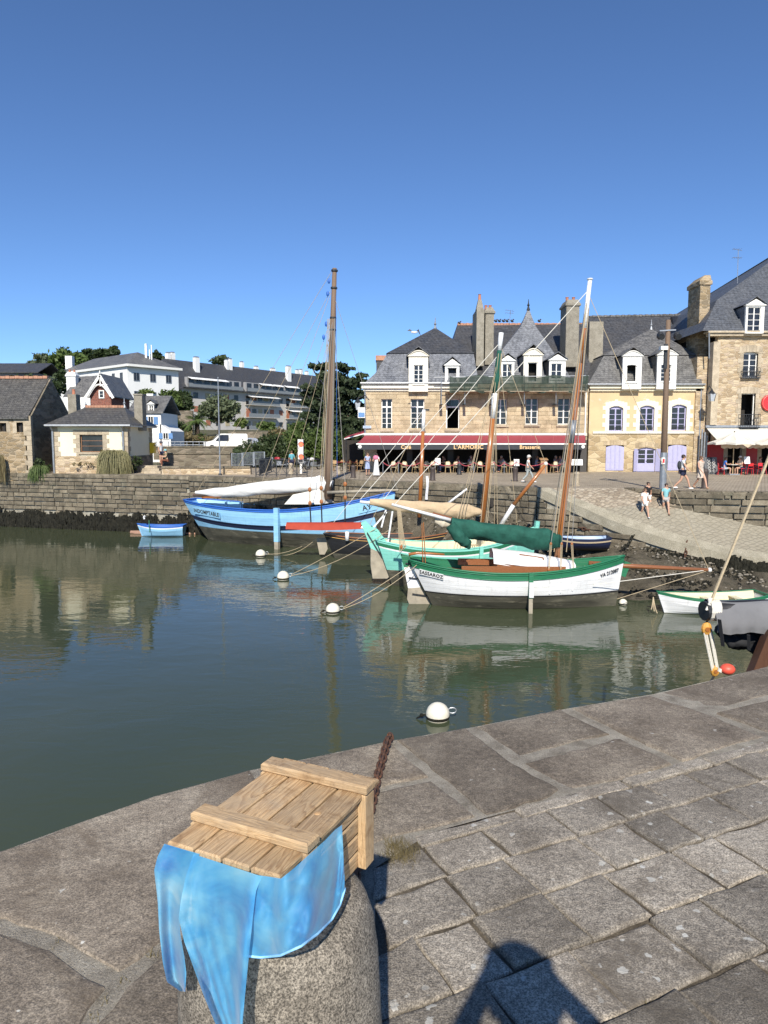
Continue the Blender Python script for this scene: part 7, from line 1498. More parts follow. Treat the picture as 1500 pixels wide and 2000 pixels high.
# ============================================================ quay furniture
def bollard_iron(px, py, h, label, m, r=.17):
    p = G(px,py,QZ); t = thing('bollard', label, 'bollard', p); MB().lathe([(r*1.06,0),(r*1.06,.05),(r*.95,.08),(r*.9,h*.8),(r*.98,h*.84),(r*.98,h*.9),(r*.75,h),(r*.2,h+.02)],14,p).build('post', m, t, smooth=True); MB().lathe([(r*1.2,-.01),(r*1.25,.02),(r*1.1,.03)],14,p).build('base_ring', m, t)
brown = simple('brown_cast_iron', (.06,.045,.04), .6, .2, 8)
for px, py, h, lab, m in ((845,938.5,.82,'dark iron bollard below the hanging cafe menu stand',brown),(1006,940,.85,'dark iron bollard beside the walking person in cap',brown),(690,933,.82,'dark iron bollard before the rattan terrace',brown),(1376,954,1.0,'dark bollard behind the person in patterned romper',brown),(897,927,.78,'slim black post at the cafe rope barrier',M['iron']),(674,923,.75,'pale granite bollard among the rattan chairs',M['quoin']),(661,925,.55,'planter-like stone bollard next to the rattan chairs',M['quoin']),(1126,949,.75,'granite bollard at the head of the slipway',M['quoin']),(568,926,.8,'granite bollard in front of the motorbikes',M['quoin'])): bollard_iron(px,py,h,lab,m)
# chairs
def chair(name, label, m, seat_m, metal=False):
    t = thing(name, label, 'chair', (0,0,0))
    MB().lathe([(.2,.43),(.215,.44),(.215,.46),(.2,.47)],14).build('seat', seat_m, t, local=True)
    for x,y in ((-.17,-.17),(.17,-.17),(-.17,.17),(.17,.17)): MB().tube([(x*1.25,y*1.25,0),(x,y,.44)],.016,6).build('leg', m, t, local=True)
    if not metal:
        arc = [(.21*math.cos(a),.19+.04*math.sin(a)-.02,.47+.43*math.sin(a)**.6) for a in [math.pi*i/12 for i in range(13)]]; MB().tube(arc,.018,6).build('back_frame', m, t, local=True)
        MB().grid([[(lerp(-.15,.15,i/6),.2+.02*math.sin(math.pi*i/6),z) for i in range(7)] for z in (.6,.7,.8,.86)]).build('backrest', seat_m, t, local=True)
        for s in (-1,1): MB().tube([(.2*s,.15,.66),(.24*s,-.05,.66),(.2*s,-.18,.46)],.014,6).build('armrest', m, t, local=True)
    else:
        MB().hexa([(-.17,.17,.62),(.17,.17,.62),(.17,.2,.62),(-.17,.2,.62),(-.15,.22,.84),(.15,.22,.84),(.15,.25,.84),(-.15,.25,.84)]).build('backrest', m, t, local=True)
        for s in (-1,1): MB().tube([(.16*s,.18,.45),(.16*s,.22,.84)],.014,6).build('back_post', m, t, local=True)
    return t
cane = simple('cane', (.5,.36,.18), .6, .2, 30); weave = simple('cream_weave', (.66,.58,.42), .7, .2, 50, .3); c0 = chair('bistro_chair', 'x', cane, weave); GC = 'cream bistro chairs on the cafe terrace'
spots = [(770,'cream bistro chair nearest the cafe corner pier'),(789,'cream bistro chair behind the slack red rope'),(831,'cream bistro chair beside the orange mast foot'),(846,'cream bistro chair left of the white menu stand'),(892,'cream bistro chair behind the slim black post'),(919,'cream bistro chair under the gold lettering'),(937,'cream bistro chair behind the brown varnished mast'),(960,'cream bistro chair in front of the guest in pale blue'),(984,'cream bistro chair next to the second menu stand'),(1000,'cream bistro chair behind the second menu stand'),(1082,'cream bistro chair right of the wooden lectern'),(1100,'cream bistro chair beside the large white menu board'),(812,'cream bistro chair at the guest in red'),(875,'cream bistro chair in front of the guest in dark top')]
for i,(px,lab) in enumerate(spots):
    o = c0 if i == 0 else copy_tree(c0); D = 54.0+.35*((i*7)%3); o.location = (U(px,920,D).x,D,QZ); o.rotation_euler = (0,0,R((160,190,200,170,150,185,175,195,180,165,200,230,120,170)[i])); o['label'] = lab; o['group'] = GC
def table(label, px, D, top_m, leg_m, r=.36, h=.74):
    p = Vector((U(px,920,D).x,D,QZ)); t = thing('cafe_table', label, 'table', p, 0, 'cafe tables'); MB().lathe([(r,h-.03),(r+.01,h-.015),(r,h)],18,p).build('table_top', top_m, t); MB().tube([p,p+Vector((0,0,h-.03))],.035,8).build('pedestal', leg_m, t); MB().lathe([(.22,0),(.2,.03),(.05,.06)],12,p).build('foot', leg_m, t)
mar = simple('marble_top', (.5,.48,.45), .35)
for px,lab in ((779,'round cafe table between the first two bistro chairs'),(838,'round cafe table behind the orange mast'),(905,'round cafe table beside the slim black post'),(992,'round cafe table behind the second menu stand'),(950,'round cafe table before the guest in pale blue'),(1090,'round cafe table right of the lectern')): table(lab, px, 54.7, mar, M['iron'])
rattan = simple('rattan', (.34,.2,.09), .65, .3, 40, .3); c1 = chair('rattan_chair', 'x', rattan, simple('rattan_weave', (.42,.28,.14), .7, .3, 50, .3)); GR = 'rattan chairs at the left cafe corner'
for i,(px,D) in enumerate(((643,58),(655,57.5),(667,58.4),(680,57.2),(692,57.6),(704,57),(648,59.4),(686,59))):
    o = c1 if i == 0 else copy_tree(c1); o.location = (U(px,920,D).x,D,QZ); o.rotation_euler = (0,0,R(40*i+130)); o['label'] = 'brown rattan chair on the side terrace left of the cafe'; o['group'] = GR
redt = simple('red_table', (.35,.04,.04), .4)
for px,lab in ((661,'red topped table among the rattan chairs by the granite bollard'),(686,'red topped table next to the dark iron bollard')): table(lab, px, 57.8, redt, M['iron'], .5)
redm = simple('red_metal', (.6,.03,.035), .35, .06); c2 = chair('metal_chair', 'x', redm, redm, True); 
for i,(px,D,lab) in enumerate(((1408,51.2,'red metal chair under the person in bright blue blouse'),(1448,51.4,'red metal stool-chair under the person in beige shirt'),(1464,51.3,'red metal chair behind the small menu easel'),(1488,51.3,'red metal chair at the far end of the white awning'),(1478,52.9,'red metal chair in the shade of the far table'))):
    o = c2 if i == 0 else copy_tree(c2); o.location = (U(px,925,D).x,D,QZ); o.rotation_euler = (0,0,R((75,-70,170,10,50)[i])); o['label'] = lab; o['group'] = 'red metal chairs at the stone house'
table('small white table under the parasol', 1431, 51.3, M['white'], M['zinc'], .35); table('dark red table behind the menu easel', 1470, 52.2, redt, M['iron'], .45)
# parasols
def parasol(label, px, D, w, ytop, yrim):
    p = Vector((U(px,920,D).x,D,QZ)); t = thing('parasol', label, 'parasol', p); zt = U(px,ytop,D).z; zr = U(px,yrim,D).z
    MB().tube([p,Vector((p.x,D,zt))],.035,8).build('pole', wood('ash_pole', (.42,.3,.16), (.52,.4,.24), (0,0,1), 1, .6, 0) if 'ash_pole' not in bpy.data.materials else bpy.data.materials['ash_pole'], t); n = 8
    for k in range(n):
        a = 2*math.pi*(k+.5)/n; b = 2*math.pi*(k+1.5)/n; e = Vector((p.x+math.cos(a)*w,D+math.sin(a)*w,zr)); f = Vector((p.x+math.cos(b)*w,D+math.sin(b)*w,zr)); ap = Vector((p.x,D,zt)); m_ = vl(e,f,.5)+(Vector((p.x,D,zr))-vl(e,f,.5))*.07+Vector((0,0,.05))
        mb = MB(); mid1 = vl(ap,e,.55)-Vector((0,0,.04)); mid2 = vl(ap,f,.55)-Vector((0,0,.04)); mm = vl(mid1,mid2,.5)-Vector((0,0,.05)); mb.poly([ap,mid1,mm,mid2]).poly([mid1,e,m_,mm]).poly([mm,m_,f,mid2]); mb.poly([e,e-Vector((0,0,.14)),m_-Vector((0,0,.14)),m_]).poly([m_,m_-Vector((0,0,.14)),f-Vector((0,0,.14)),f]); mb.build('canopy_panel', cw, t); MB().beam(ap-Vector((0,0,.06)),e-Vector((0,0,.03)),.02).build('rib', bpy.data.materials['ash_pole'], t)
    MB().box(p.x-.35,D-.35,QZ,p.x+.35,D+.35,QZ+.08).build('base', M['zinc'], t); MB().ell((p.x,D,zt+.04),.05,8,6).build('knob', M['iron'], t)
parasol('white square parasol with wooden pole over the blue-bloused guest', 1431, 51.2, 1.75, 844, 865); parasol('white parasol further along the restaurant awning', 1515, 51.2, 1.75, 848, 866)
# menu stands, lectern, boards
def menu(label, px, D, w, h, ytop, m):
    p = Vector((U(px,920,D).x,D,QZ)); t = thing('menu_stand', label, 'menu board', p); z = U(px,ytop,D).z; MB().hexa([(p.x-w/2,D,z-h),(p.x+w/2,D,z-h),(p.x+w/2,D+.03,z-h),(p.x-w/2,D+.03,z-h),(p.x-w/2,D+.12,z),(p.x+w/2,D+.12,z),(p.x+w/2,D+.15,z),(p.x-w/2,D+.15,z)]).build('board', m, t); MB().tube([p,Vector((p.x,D+.1,z-h*.4))],.03,8).build('post', M['iron'], t); MB().lathe([(.2,0),(.18,.03),(.03,.05)],12,p).build('foot', M['iron'], t)
    for k in range(5): zz = z-h*(.2+.14*k); MB().box(p.x-w*.32,D+.12*(1-(.2+.14*k))-.012,zz,p.x+w*(.1+.2*(k%2)),D+.12*(1-(.2+.14*k))-.006,zz+.02).build('print_line', M['zinc'], t)
menu('white menu stand behind the dark iron bollard left', 855, 53.6, .4, .5, 895, M['white']); menu('white menu stand behind the dark iron bollard right', 1009, 53.6, .4, .5, 897, M['white']); menu('large white menu board at the right end of the awning', 1127, 53.6, .85, .45, 897, M['white']); menu('small menu easel on the red restaurant table row', 1459, 51.0, .4, .5, 892, M['white'])
p = Vector((U(1061,928,53.4).x,53.4,QZ)); t = thing('lectern', 'wooden lectern with brass plate at the cafe entrance', 'lectern', p); lw = wood('lectern_wood', (.3,.17,.08), (.42,.26,.13), (0,0,1), 1, .5, 0); MB().hexa([p+Vector((-.28,-.2,0)),p+Vector((.28,-.2,0)),p+Vector((.28,.2,0)),p+Vector((-.28,.2,0)),p+Vector((-.22,-.16,1.0)),p+Vector((.22,-.16,1.0)),p+Vector((.22,.16,1.0)),p+Vector((-.22,.16,1.0))]).build('body', lw, t); MB().hexa([p+Vector((-.3,-.24,1.0)),p+Vector((.3,-.24,1.0)),p+Vector((.3,.24,1.06)),p+Vector((-.3,.24,1.06)),p+Vector((-.3,-.24,1.05)),p+Vector((.3,-.24,1.05)),p+Vector((.3,.24,1.16)),p+Vector((-.3,.24,1.16))]).build('desk_top', lw, t)
t = thing('rope_barrier', 'red rope barrier on slim posts along the cafe terrace', 'rope barrier', (U(900,925,53.2).x,53.2,QZ)); xs = [748,778,822,850,897,925,965,985,1008,1066,1103]
for a,b in zip(xs,xs[1:]): MB().tube(sag(Vector((U(a,900,53.2).x,53.2,QZ+.85)),Vector((U(b,900,53.2).x,53.2,QZ+.85)),.28),.03,6).build('rope', cl('ropered', (.4,.08,.1)), t)
for a in xs: x = U(a,900,53.2).x; MB().tube([(x,53.2,QZ),(x,53.2,QZ+.95)],.025,8).build('post', M['zinc'], t)
for i,px in enumerate((1384,1393)):
    t = thing('chalkboard', 'grey chalkboard leaning by the restaurant corner, %s of the pair' % ('beside the downpipes' if i == 0 else 'beside the red panel'), 'chalkboard', Vector((U(px,927,51.8).x,51.8,QZ))); x = U(px,927,51.8).x; MB().hexa([(x-.3,51.7,QZ),(x+.3,51.7,QZ),(x+.3,51.76,QZ),(x-.3,51.76,QZ),(x-.3,52.0,QZ+1.25),(x+.3,52.0,QZ+1.25),(x+.3,52.06,QZ+1.25),(x-.3,52.06,QZ+1.25)]).build('board', simple('slate_board', (.1,.105,.11), .7, .3, 10), t)
    for k in range(5): MB().tube([(x+.1*math.cos(a_),51.72+.05*k-.05,QZ+.25+.2*k+.07*math.sin(a_)) for a_ in [2*math.pi*j/9 for j in range(9)]],.014,5,closed=True).build('chalk_flourish', M['white'], t)
# lamp post (timber) with floodlights
b0 = U(1294,958,35.6); b1 = U(1305.5,625,35.6); lp = thing('lamp_post', 'tall weathered timber pole with floodlights beside the slipway', 'lamp post', b0); MB().tube([b0-Vector((0,0,.3)),vl(b0,b1,.5),b1],[.16,.14,.11],10).build('pole', M['grey_spar'], lp, smooth=True); MB().tube([b0,b0+Vector((0,0,1.9))],.17,10).build('metal_sleeve', M['zinc'], lp)
q = U(1304,646,35.5); MB().beam(q-Vector((.4,0,0)),q+Vector((.4,0,.04)),.06).build('crossarm', M['zinc'], lp)
for dx in (-.4,.42): c = q+Vector((dx,-.1,-.25)); MB().ell(c,(.16,.2,.2),12,8).build('floodlight', M['iron'], lp, smooth=True); MB().tube([c+Vector((0,-.12,-.05)),c+Vector((0,-.24,-.1))],.15,12).build('visor', M['iron'], lp)
q = U(1298,680,35.4); MB().box(q.x-.25,q.y-.2,q.z-.1,q.x+.1,q.y+.1,q.z+.08).build('light_box', M['white'], lp); MB().box(q.x+.0,q.y-.05,q.z-1.0,q.x+.14,q.y+.1,q.z+.2).build('bracket', M['iron'], lp); q = U(1295,900,35.4); MB().box(q.x-.09,q.y-.04,q.z-.16,q.x+.09,q.y,q.z+.16).build('notice', M['white'], lp); MB().box(q.x-.04,q.y-.05,q.z-.1,q.x+.06,q.y-.04,q.z+.1).build('notice_mark', redm, lp)
# street lantern on brackets
def lantern(label, px, py, D, arm):
    c = U(px,py,D); t = thing('wall_lantern', label, 'lantern', c); MB().hexa([c+Vector((-.13,-.13,-.3)),c+Vector((.13,-.13,-.3)),c+Vector((.13,.13,-.3)),c+Vector((-.13,.13,-.3)),c+Vector((-.22,-.22,.25)),c+Vector((.22,-.22,.25)),c+Vector((.22,.22,.25)),c+Vector((-.22,.22,.25))]).build('glass', simple('lantern_glass', (.4,.43,.46), .2, .1), t); MB().lathe([(.3,.25),(.28,.3),(.1,.5),(.03,.65)],4,c).build('cap', M['iron'], t)
    for sx in (-1,1): MB().beam(c+Vector((.14*sx,-.14,-.3)),c+Vector((.23*sx,-.23,.26)),.03).build('glazing_bar', M['iron'], t)
    MB().tube([c+Vector((0,0,.6)),c+arm*.5+Vector((0,0,.75)),c+arm],.03,6).build('bracket', M['iron'], t)
lantern('dark wall lantern at the stone house corner', 1390,776,54.2, Vector((.0,1,.3))); lantern('wall lantern left of the cafe facade', 699,793,55.6, Vector((1.1,.5,.2)))
c = U(706,806,55.4); t = thing('hanging_sign', 'small blue and white hanging sign left of the cafe corner', 'sign', c); MB().box(c.x-.28,c.y,c.z-.4,c.x+.28,c.y+.06,c.z+.4).build('panel', M['white'], t); MB().box(c.x-.24,c.y-.012,c.z-.34,c.x+.24,c.y-.002,c.z+.02).build('blue_field', bl, t); MB().beam(c+Vector((-.3,.03,.45)),c+Vector((.6,.5,.45)),.03).build('bracket', M['iron'], t)
c = U(717,834,55.85); t = thing('street_sign', 'pale blue street name plate on the cafe corner', 'sign', c); MB().box(c.x-.32,c.y-.03,c.z-.1,c.x+.32,c.y,c.z+.1).build('plate', simple('plate_blue', (.5,.57,.68), .4), t)
for k in range(6): MB().box(c.x-.26+.09*k,c.y-.036,c.z-.04,c.x-.2+.09*k,c.y-.031,c.z+.04).build('letter', bl, t)
# traffic light, railing, barriers
p = G(588,925,QZ); tl = thing('traffic_light', 'white traffic light with two lit red lamps near the railing', 'traffic light', p); zt = U(588,858,p.y).z; MB().tube([p,Vector((p.x,p.y,zt-.5))],.09,10).build('pole', M['white'], tl); MB().box(p.x-.2,p.y-.18,zt-1.75,p.x+.2,p.y+.16,zt).build('housing', simple('housing_white', (.6,.6,.58), .5), tl)
for dz in (.38,1.3): MB().tube([Vector((p.x+.05,p.y-.24,zt-dz)),Vector((p.x+.05,p.y-.17,zt-dz))],.16,14).build('lamp', emis('red_lamp', (1,.12,.05), 1.6) if 'red_lamp' not in bpy.data.materials else bpy.data.materials['red_lamp'], tl); MB().tube([Vector((p.x+.05+math.cos(a)*.18,p.y-.24,zt-dz+math.sin(a)*.18)) for a in [math.pi*j/8 for j in range(9)]],.025,5).build('hood', M['iron'], tl)
MB().box(p.x-.17,p.y-.19,zt-1.72,p.x+.17,p.y-.18,zt-1.5).build('black_band', M['black'], tl)
def railing(label, a, b, h, n, cross=True, m=None, name='railing', cat='railing', gap=.14):
    a = Vector(a); b = Vector(b); m = m or M['iron']; t = thing(name, label, cat, (a+b)/2); up_ = Vector((0,0,h))
    for k in (.12,1.0): MB().beam(a+up_*k,b+up_*k,.05).build('rail', m, t)
    for i in range(n+1): p = vl(a,b,i/n); MB().beam(p,p+up_*1.03,.06).build('post', m, t)
    for i in range(n):
        p = vl(a,b,i/n); q = vl(a,b,(i+1)/n)
        if cross: MB().beam(p+up_*.14,q+up_*.96,.025).build('brace', m, t); MB().beam(q+up_*.14,p+up_*.96,.025).build('brace', m, t)
        else:
            k = max(2,int((q-p).length/gap))
            for j in range(1,k): r = vl(p,q,j/k); MB().beam(r+up_*.12,r+up_,.022).build('bar', m, t)
railing('dark railing with crossed braces at the quay stairs', G(500,931,QZ), G(600,931,QZ), 1.15, 5); railing('dark upright-bar railing beside the crossed railing', G(507,930,QZ), G(530,921,QZ), 1.15, 2, False)
for i in range(3): railing('galvanised crowd barrier standing before the dark shrub, %s' % ('at the terrace edge','in the middle','next to the motorbike')[i], U(453+22*i,912-i,56-.8*i), U(473+22*i,912-i,55.4-.8*i), 1.05, 1, False, M['zinc'], 'crowd_barrier', 'barrier', .12)
p = G(430,928,QZ); t = thing('flag_pole', 'thin bare flag pole on the quay edge', 'flag pole', p); zt = U(430,738,p.y).z; MB().tube([p,Vector((p.x,p.y,zt))],[.06,.035],8).build('pole', M['zinc'], t); MB().ell((p.x,p.y,zt),.06,8,6).build('truck', M['zinc'], t); MB().lathe([(.14,0),(.12,.1),(.07,.12)],10,p).build('socket', M['iron'], t)
# motorbikes
def motorbike(label, px, py, rz, tank):
    p = G(px,py,QZ); t = thing('motorbike', label, 'motorbike', p, rz)
    for x in (-.7,.7):
        w = MB().tube([(x+.3*math.cos(a),0,.31+.3*math.sin(a)) for a in [2*math.pi*i/20 for i in range(20)]],.055,8,closed=True).build('wheel', M['black'], t, local=True)
        MB().tube([(x,-.06,.31),(x,.06,.31)],.08,10).build('hub', M['zinc'], w, local=True)
        for k in range(6): a = k*math.pi/6; MB().beam((x-.27*math.cos(a),0,.31-.27*math.sin(a)),(x+.27*math.cos(a),0,.31+.27*math.sin(a)),.012).build('spoke', M['zinc'], w, local=True)
    MB().ell((-.15,0,.88),(.3,.14,.15),12,8).build('tank', tank, t, local=True, smooth=True); MB().ell((.38,0,.84),(.38,.13,.08),10,6).build('seat', M['black'], t, local=True, smooth=True); MB().box(-.2,-.16,.28,.25,.16,.66).build('engine', M['zinc'], t, local=True)
    MB().tube([(-.7,-.08,.31),(-.5,-.08,.95)],.03,6).build('fork', M['zinc'], t, local=True); MB().tube([(-.42,-.35,1.08),(-.5,0,1.0),(-.42,.35,1.08)],.02,6).build('handlebar', M['iron'], t, local=True); MB().ell((-.62,0,.9),.1,10,8).build('headlight', M['zinc'], t, local=True); MB().tube([(0,-.18,.3),(.5,-.2,.32),(.95,-.2,.42)],.045,8).build('exhaust', M['zinc'], t, local=True); MB().beam((-.4,0,.8),(.7,0,.45),.06).build('frame', M['iron'], t, local=True); MB().ell((.85,0,.7),(.2,.09,.04),8,6).build('mudguard', M['black'], t, local=True)
motorbike('classic motorbike with red tank behind the dark railing', 545,915, R(-12), simple('tank_red', (.3,.02,.03), .3)); motorbike('black and white motorbike behind the blue boat mast', 612,917, R(50), M['white']); motorbike('dark motorbike parked next to the traffic light', 596,915, R(70), M['black'])
# van and car on the road
def vehicle(name, label, cat, px, py, D, rz, van, m):
    t = thing(name, label, cat, U(px,py,D), rz); L_, W, H = (4.9,1.9,1.95) if van else (4.2,1.75,1.5)
    prof = [(0,.35),(0,.9),(.15,1.0),(.95,1.12),(1.75,H-.06),(2.0,H),(L_-.15,H),(L_,H-.15),(L_,.35)] if van else [(0,.35),(0,.75),(.2,.85),(1.1,.95),(1.9,H-.05),(2.2,H),(3.2,H-.02),(3.95,1.0),(L_,.92),(L_,.35)]
    mb = MB(); n = len(prof); rows = [[(x,y*(W/2)*(1 if z < 1.05 else .9),z) for x,z in prof+[prof[0]]] for y in (-1,-.92,.92,1)]
    mb.grid(rows); mb.poly(rows[0][:-1]); mb.poly(rows[3][:-1][::-1]); mb.build('body', m, t, local=True)
    for y in (-W/2-.004,W/2+.004): MB().prism([(1.25,y,1.1),(1.85,y*.93,H-.16),(2.75,y*.93,H-.16),(2.75,y,1.1)],(0,.006 if y < 0 else -.006,0)).build('side_window', M['glass'], t, local=True)
    a, b = prof[3], prof[4]; MB().poly([(a[0]+.08,-W*.42,a[1]+.06),(a[0]+.08,W*.42,a[1]+.06),(b[0]-.06,W*.4,b[1]-.02),(b[0]-.06,-W*.4,b[1]-.02)]).build('windscreen', M['glass'], t, local=True).location = (-.03,0,.03)
    for x in (.85,L_-.9):
        for y in (-W/2+.08,W/2-.08): w = MB().tube([(x,y-.1,.33),(x,y+.1,.33)],.33,16).build('wheel', M['black'], t, local=True); MB().tube([(x,y-.11,.33),(x,y+.11,.33)],.18,12).build('rim', M['zinc'], w, local=True)
    for y in (-.6,.6): MB().ell((.02,y,.72),(.05,.16,.1),8,6).build('headlight', M['zinc'], t, local=True)
vehicle('parked_van', 'white van parked on the road above the stone wall', 'van', 398,880,82,R(18),True,M['white']); vehicle('parked_car', 'silver car parked behind the white van', 'car', 444,880,84,R(20),False,simple('silver_paint', (.4,.42,.45), .25, .05, metal=.4))
# roof aerials and birds
def aerial(label, px, y0, y1, D):
    a = U(px,y0,D); b = U(px+2,y1,D); t = thing('roof_aerial', label, 'aerial', a); MB().tube([a,b],.025,6).build('mast', M['zinc'], t)
    for k,f in enumerate((.98,.75)): c = vl(a,b,f); MB().tube([c+Vector((-.45,0,.1)),c+Vector((.35,.1,-.02+.1*k))],.018,5).build('boom', M['zinc'], t); [MB().tube([c+Vector((-.4+.2*j,-.25,.08)),c+Vector((-.4+.2*j,.25,.08))],.01,4).build('element', M['zinc'], t) for j in range(4)]
aerial('tall television aerial above the stone house roof', 1440,560,487,60); aerial('television aerial on the cafe ridge', 995,632,607,64.3)
GB = 'birds perched on the cafe ridge'
for i,px in enumerate((897,968,975,983,990,1000,1053,1100)):
    c = U(px,630 if px > 900 else 634,64.4); t = thing('bird', 'dark bird perched on the tiled cafe ridge', 'bird', c, 0, GB); MB().ell(c+Vector((0,0,.14)),(.16,.1,.11),8,6,Matrix.Rotation(.5,3,'Y')).ell(c+Vector((.12,0,.27)),.06,8,6).build('body', M['iron'], t, smooth=True); MB().beam(c+Vector((.17,0,.26)),c+Vector((.24,0,.25)),.02).build('beak', M['pot'], t)
c = U(809,649,50); t = thing('gull', 'gull in flight beside the pointed slate roof', 'bird', c); MB().ell(c,(.25,.09,.08),8,6).build('body', M['white'], t, smooth=True)
for s in (-1,1): MB().poly([c+Vector((.1*s,0,.05)),c+Vector((.3*s,-.1,.2)),c+Vector((.5*s,-.05,-.35 if s > 0 else .1)),c+Vector((.25*s,.12,.1))]).build('wing', M['zinc'], t)
# chains on the slipway and quay walls
def chain_run(label, pts, n, m, size=.12, name='mooring_chain'):
    me = chain_mesh(size,size*.13); msh = bpy.data.meshes.new('chain_link'); msh.from_pydata(me.v,[],me.f); msh.materials.append(m); msh.update(); t = thing(name, label, 'chain', pts[0]); P = [Vector(p) for p in pts]
    L = sum((b-a).length for a,b in zip(P,P[1:])); k = max(3,int(L/(size*.82)))
    acc = 0; seg = [(a,b,(b-a).length) for a,b in zip(P,P[1:])]
    for i in range(k):
        s = L*(i+.5)/k
        for a,b,l in seg:
            if s <= l or (a,b,l) == seg[-1]: break
            s -= l
        c = vl(a,b,s/l); o = link('link', msh, t, c-pts[0]); o.rotation_euler = (b-a).to_track_quat('X','Z').to_euler(); o.rotation_euler.rotate_axis('X', (i%2)*1.45+.3)
    return t
chain_run('rusty chain draped over the slipway edge by the bowsprit tip', [U(1380,1045,34),U(1346,1051,33.2),U(1342,1060,32.2),U(1338,1090,31.9)], 10, M['rust'], .2); chain_run('rusty chain hanging over the slope above the navy dinghy', [U(1211,996,36),U(1172,996,35.2),U(1152,1036,34.8),U(1130,1030,35)], 10, M['rust'], .2)
chain_run('thick weedy chain by the stern of the navy dinghy', [U(1238,1042,33.4),U(1228,1062,33),U(1215,1070,32.6)], 8, M['weed'], .22)
t = thing('mooring_ring', 'rusty mooring ring with dark hose on the left quay wall', 'mooring ring', U(144,945,52.8)); c = U(144,945,52.6); MB().tube([c+Vector((math.cos(a)*.22,0,math.sin(a)*.3)) for a in [2*math.pi*i/14 for i in range(14)]],.06,6,closed=True).build('ring', M['rust'], t); MB().tube([c,U(180,968,52.2),U(212,985,51.6),U(236,997,51)],.05,6).build('hose', M['iron'], t)
t = thing('drain_hole', 'black drain opening in the quay wall behind the brown mast', 'drain', U(953,982,38.2)); c = U(953,982,38.35); MB().box(c.x-.3,c.y-.06,c.z-.22,c.x+.3,c.y+.1,c.z+.2).build('opening', M['dark'], t)  # solid box, the shade of the opening is only its dark colour
# ============================================================ foreground still life
ZL = .86                                     # lid plank level
NL, NR_, FR, FL_ = G(322,1645,ZL), G(552,1708,ZL), G(742,1517,ZL), G(553,1482,ZL)
cc = (NL+NR_+FR+FL_)/4; ly = ((FR-NR_)+(FL_-NL)); ly.normalize(); lx = Vector((ly.y,-ly.x,0)); CW = ((NR_-NL).length+(FR-FL_).length)/2; CLN = ((FR-NR_).length+(FL_-NL).length)/2
crz = math.atan2(lx.y,lx.x); CH = .165
cr = thing('wooden_crate', 'small pine crate with slatted lid standing on the granite bollard', 'crate', Vector((cc.x,cc.y,ZL-CH)), crz)
def pine(name, axis, k=1.0):
    # sawn pine: cathedral grain from bent growth rings, fibres, scorched brown and greyed patches
    t = NT(name); tc = t.n('TexCoord'); oi = t.n('ObjectInfo'); cx = t.n('CombineXYZ'); sc = t.n('VectorMath', operation='SCALE'); ad = t.n('VectorMath', operation='ADD')
    for i in range(3): t.l(oi.outputs['Random'], cx.inputs[i])
    sc.inputs['Scale'].default_value = 9; t.l(cx.outputs[0], sc.inputs[0]); t.l(tc.outputs['Object'], ad.inputs[0]); t.l(sc.outputs[0], ad.inputs[1])
    def mp(v): m = t.n('Mapping'); m.inputs['Scale'].default_value = v; t.l(ad.outputs[0], m.inputs[0]); return m.outputs[0]
    st = lambda a: tuple(1.0 if x else a for x in axis)
    n = t.noise(mp(st(7)), 3.2, 2, .45, .35); ring = t.math('FRACT', t.math('MULTIPLY', n, 13)); r2 = t.ramp(ring, [(0, .0), (.45, .25), (.85, 1.0), (1, .0)])
    c = t.mix(t.math('MULTIPLY', r2, .62*k), (.5,.35,.195), (.23,.12,.05)); f = t.noise(mp(st(26)), 22, 4, .7); c = t.mix(.45, c, t.ramp(f, [(.36, .2), (.64, .8)]), 'OVERLAY')
    g = t.noise(mp((1,1,1)), 9, 5, .65); c = t.mix(t.ramp(g, [(.45, 0.0), (.7, .6)]), c, (.33,.26,.18)); c = t.mix(t.ramp(t.noise(mp((1,1,1)), 16, 6, .7, 1), [(.52, 0.0), (.68, .6)]), c, (.19,.105,.048))
    c = t.rnd(c, .13); return t.set(c, t.ramp(f, [(.3, .5), (.7, .75)]), t.bump(t.math('ADD', f, t.math('MULTIPLY', r2, .6)), .4, .002), spec=.3)
PINE = pine('pine_lid', (0,1,0)); PINEX = pine('pine_batten', (1,0,0), .45); PINEZ = pine('pine_post', (0,0,1), .6)
def cbox(name, x0,y0,z0,x1,y1,z1,m,bev=.003):
    mb = MB(); e = bev; v = []
    for z,i in ((z0,e),(z0+e,0),(z1-e,0),(z1,e)): v.append([(x0+i,y0+i,z),(x1-i,y0+i,z),(x1-i,y1-i,z),(x0+i,y1-i,z)])
    for r in v: mb.v += r
    for k in range(3):
        for j in range(4): mb.face(k*4+j,k*4+(j+1)%4,(k+1)*4+(j+1)%4,(k+1)*4+j)
    mb.face(3,2,1,0); mb.face(12,13,14,15); return mb.build(name, m, cr, local=True)
T = .013; g_ = .0045; hw, hl_ = CW/2, CLN/2
for i in range(4): x0 = -hw+CW*i/4; cbox('lid_plank', x0+(g_/2 if i else 0),-hl_,CH-T,x0+CW/4-(g_/2 if i < 3 else 0),hl_,CH,PINE)
for y in (-hl_+CLN*.235,hl_-CLN*.165): cbox('batten', -hw-.006,y-.021,CH+.0005,hw+.012,y+.021,CH+.021,PINEX,.004)
ph_ = (CH-T-.01)/4
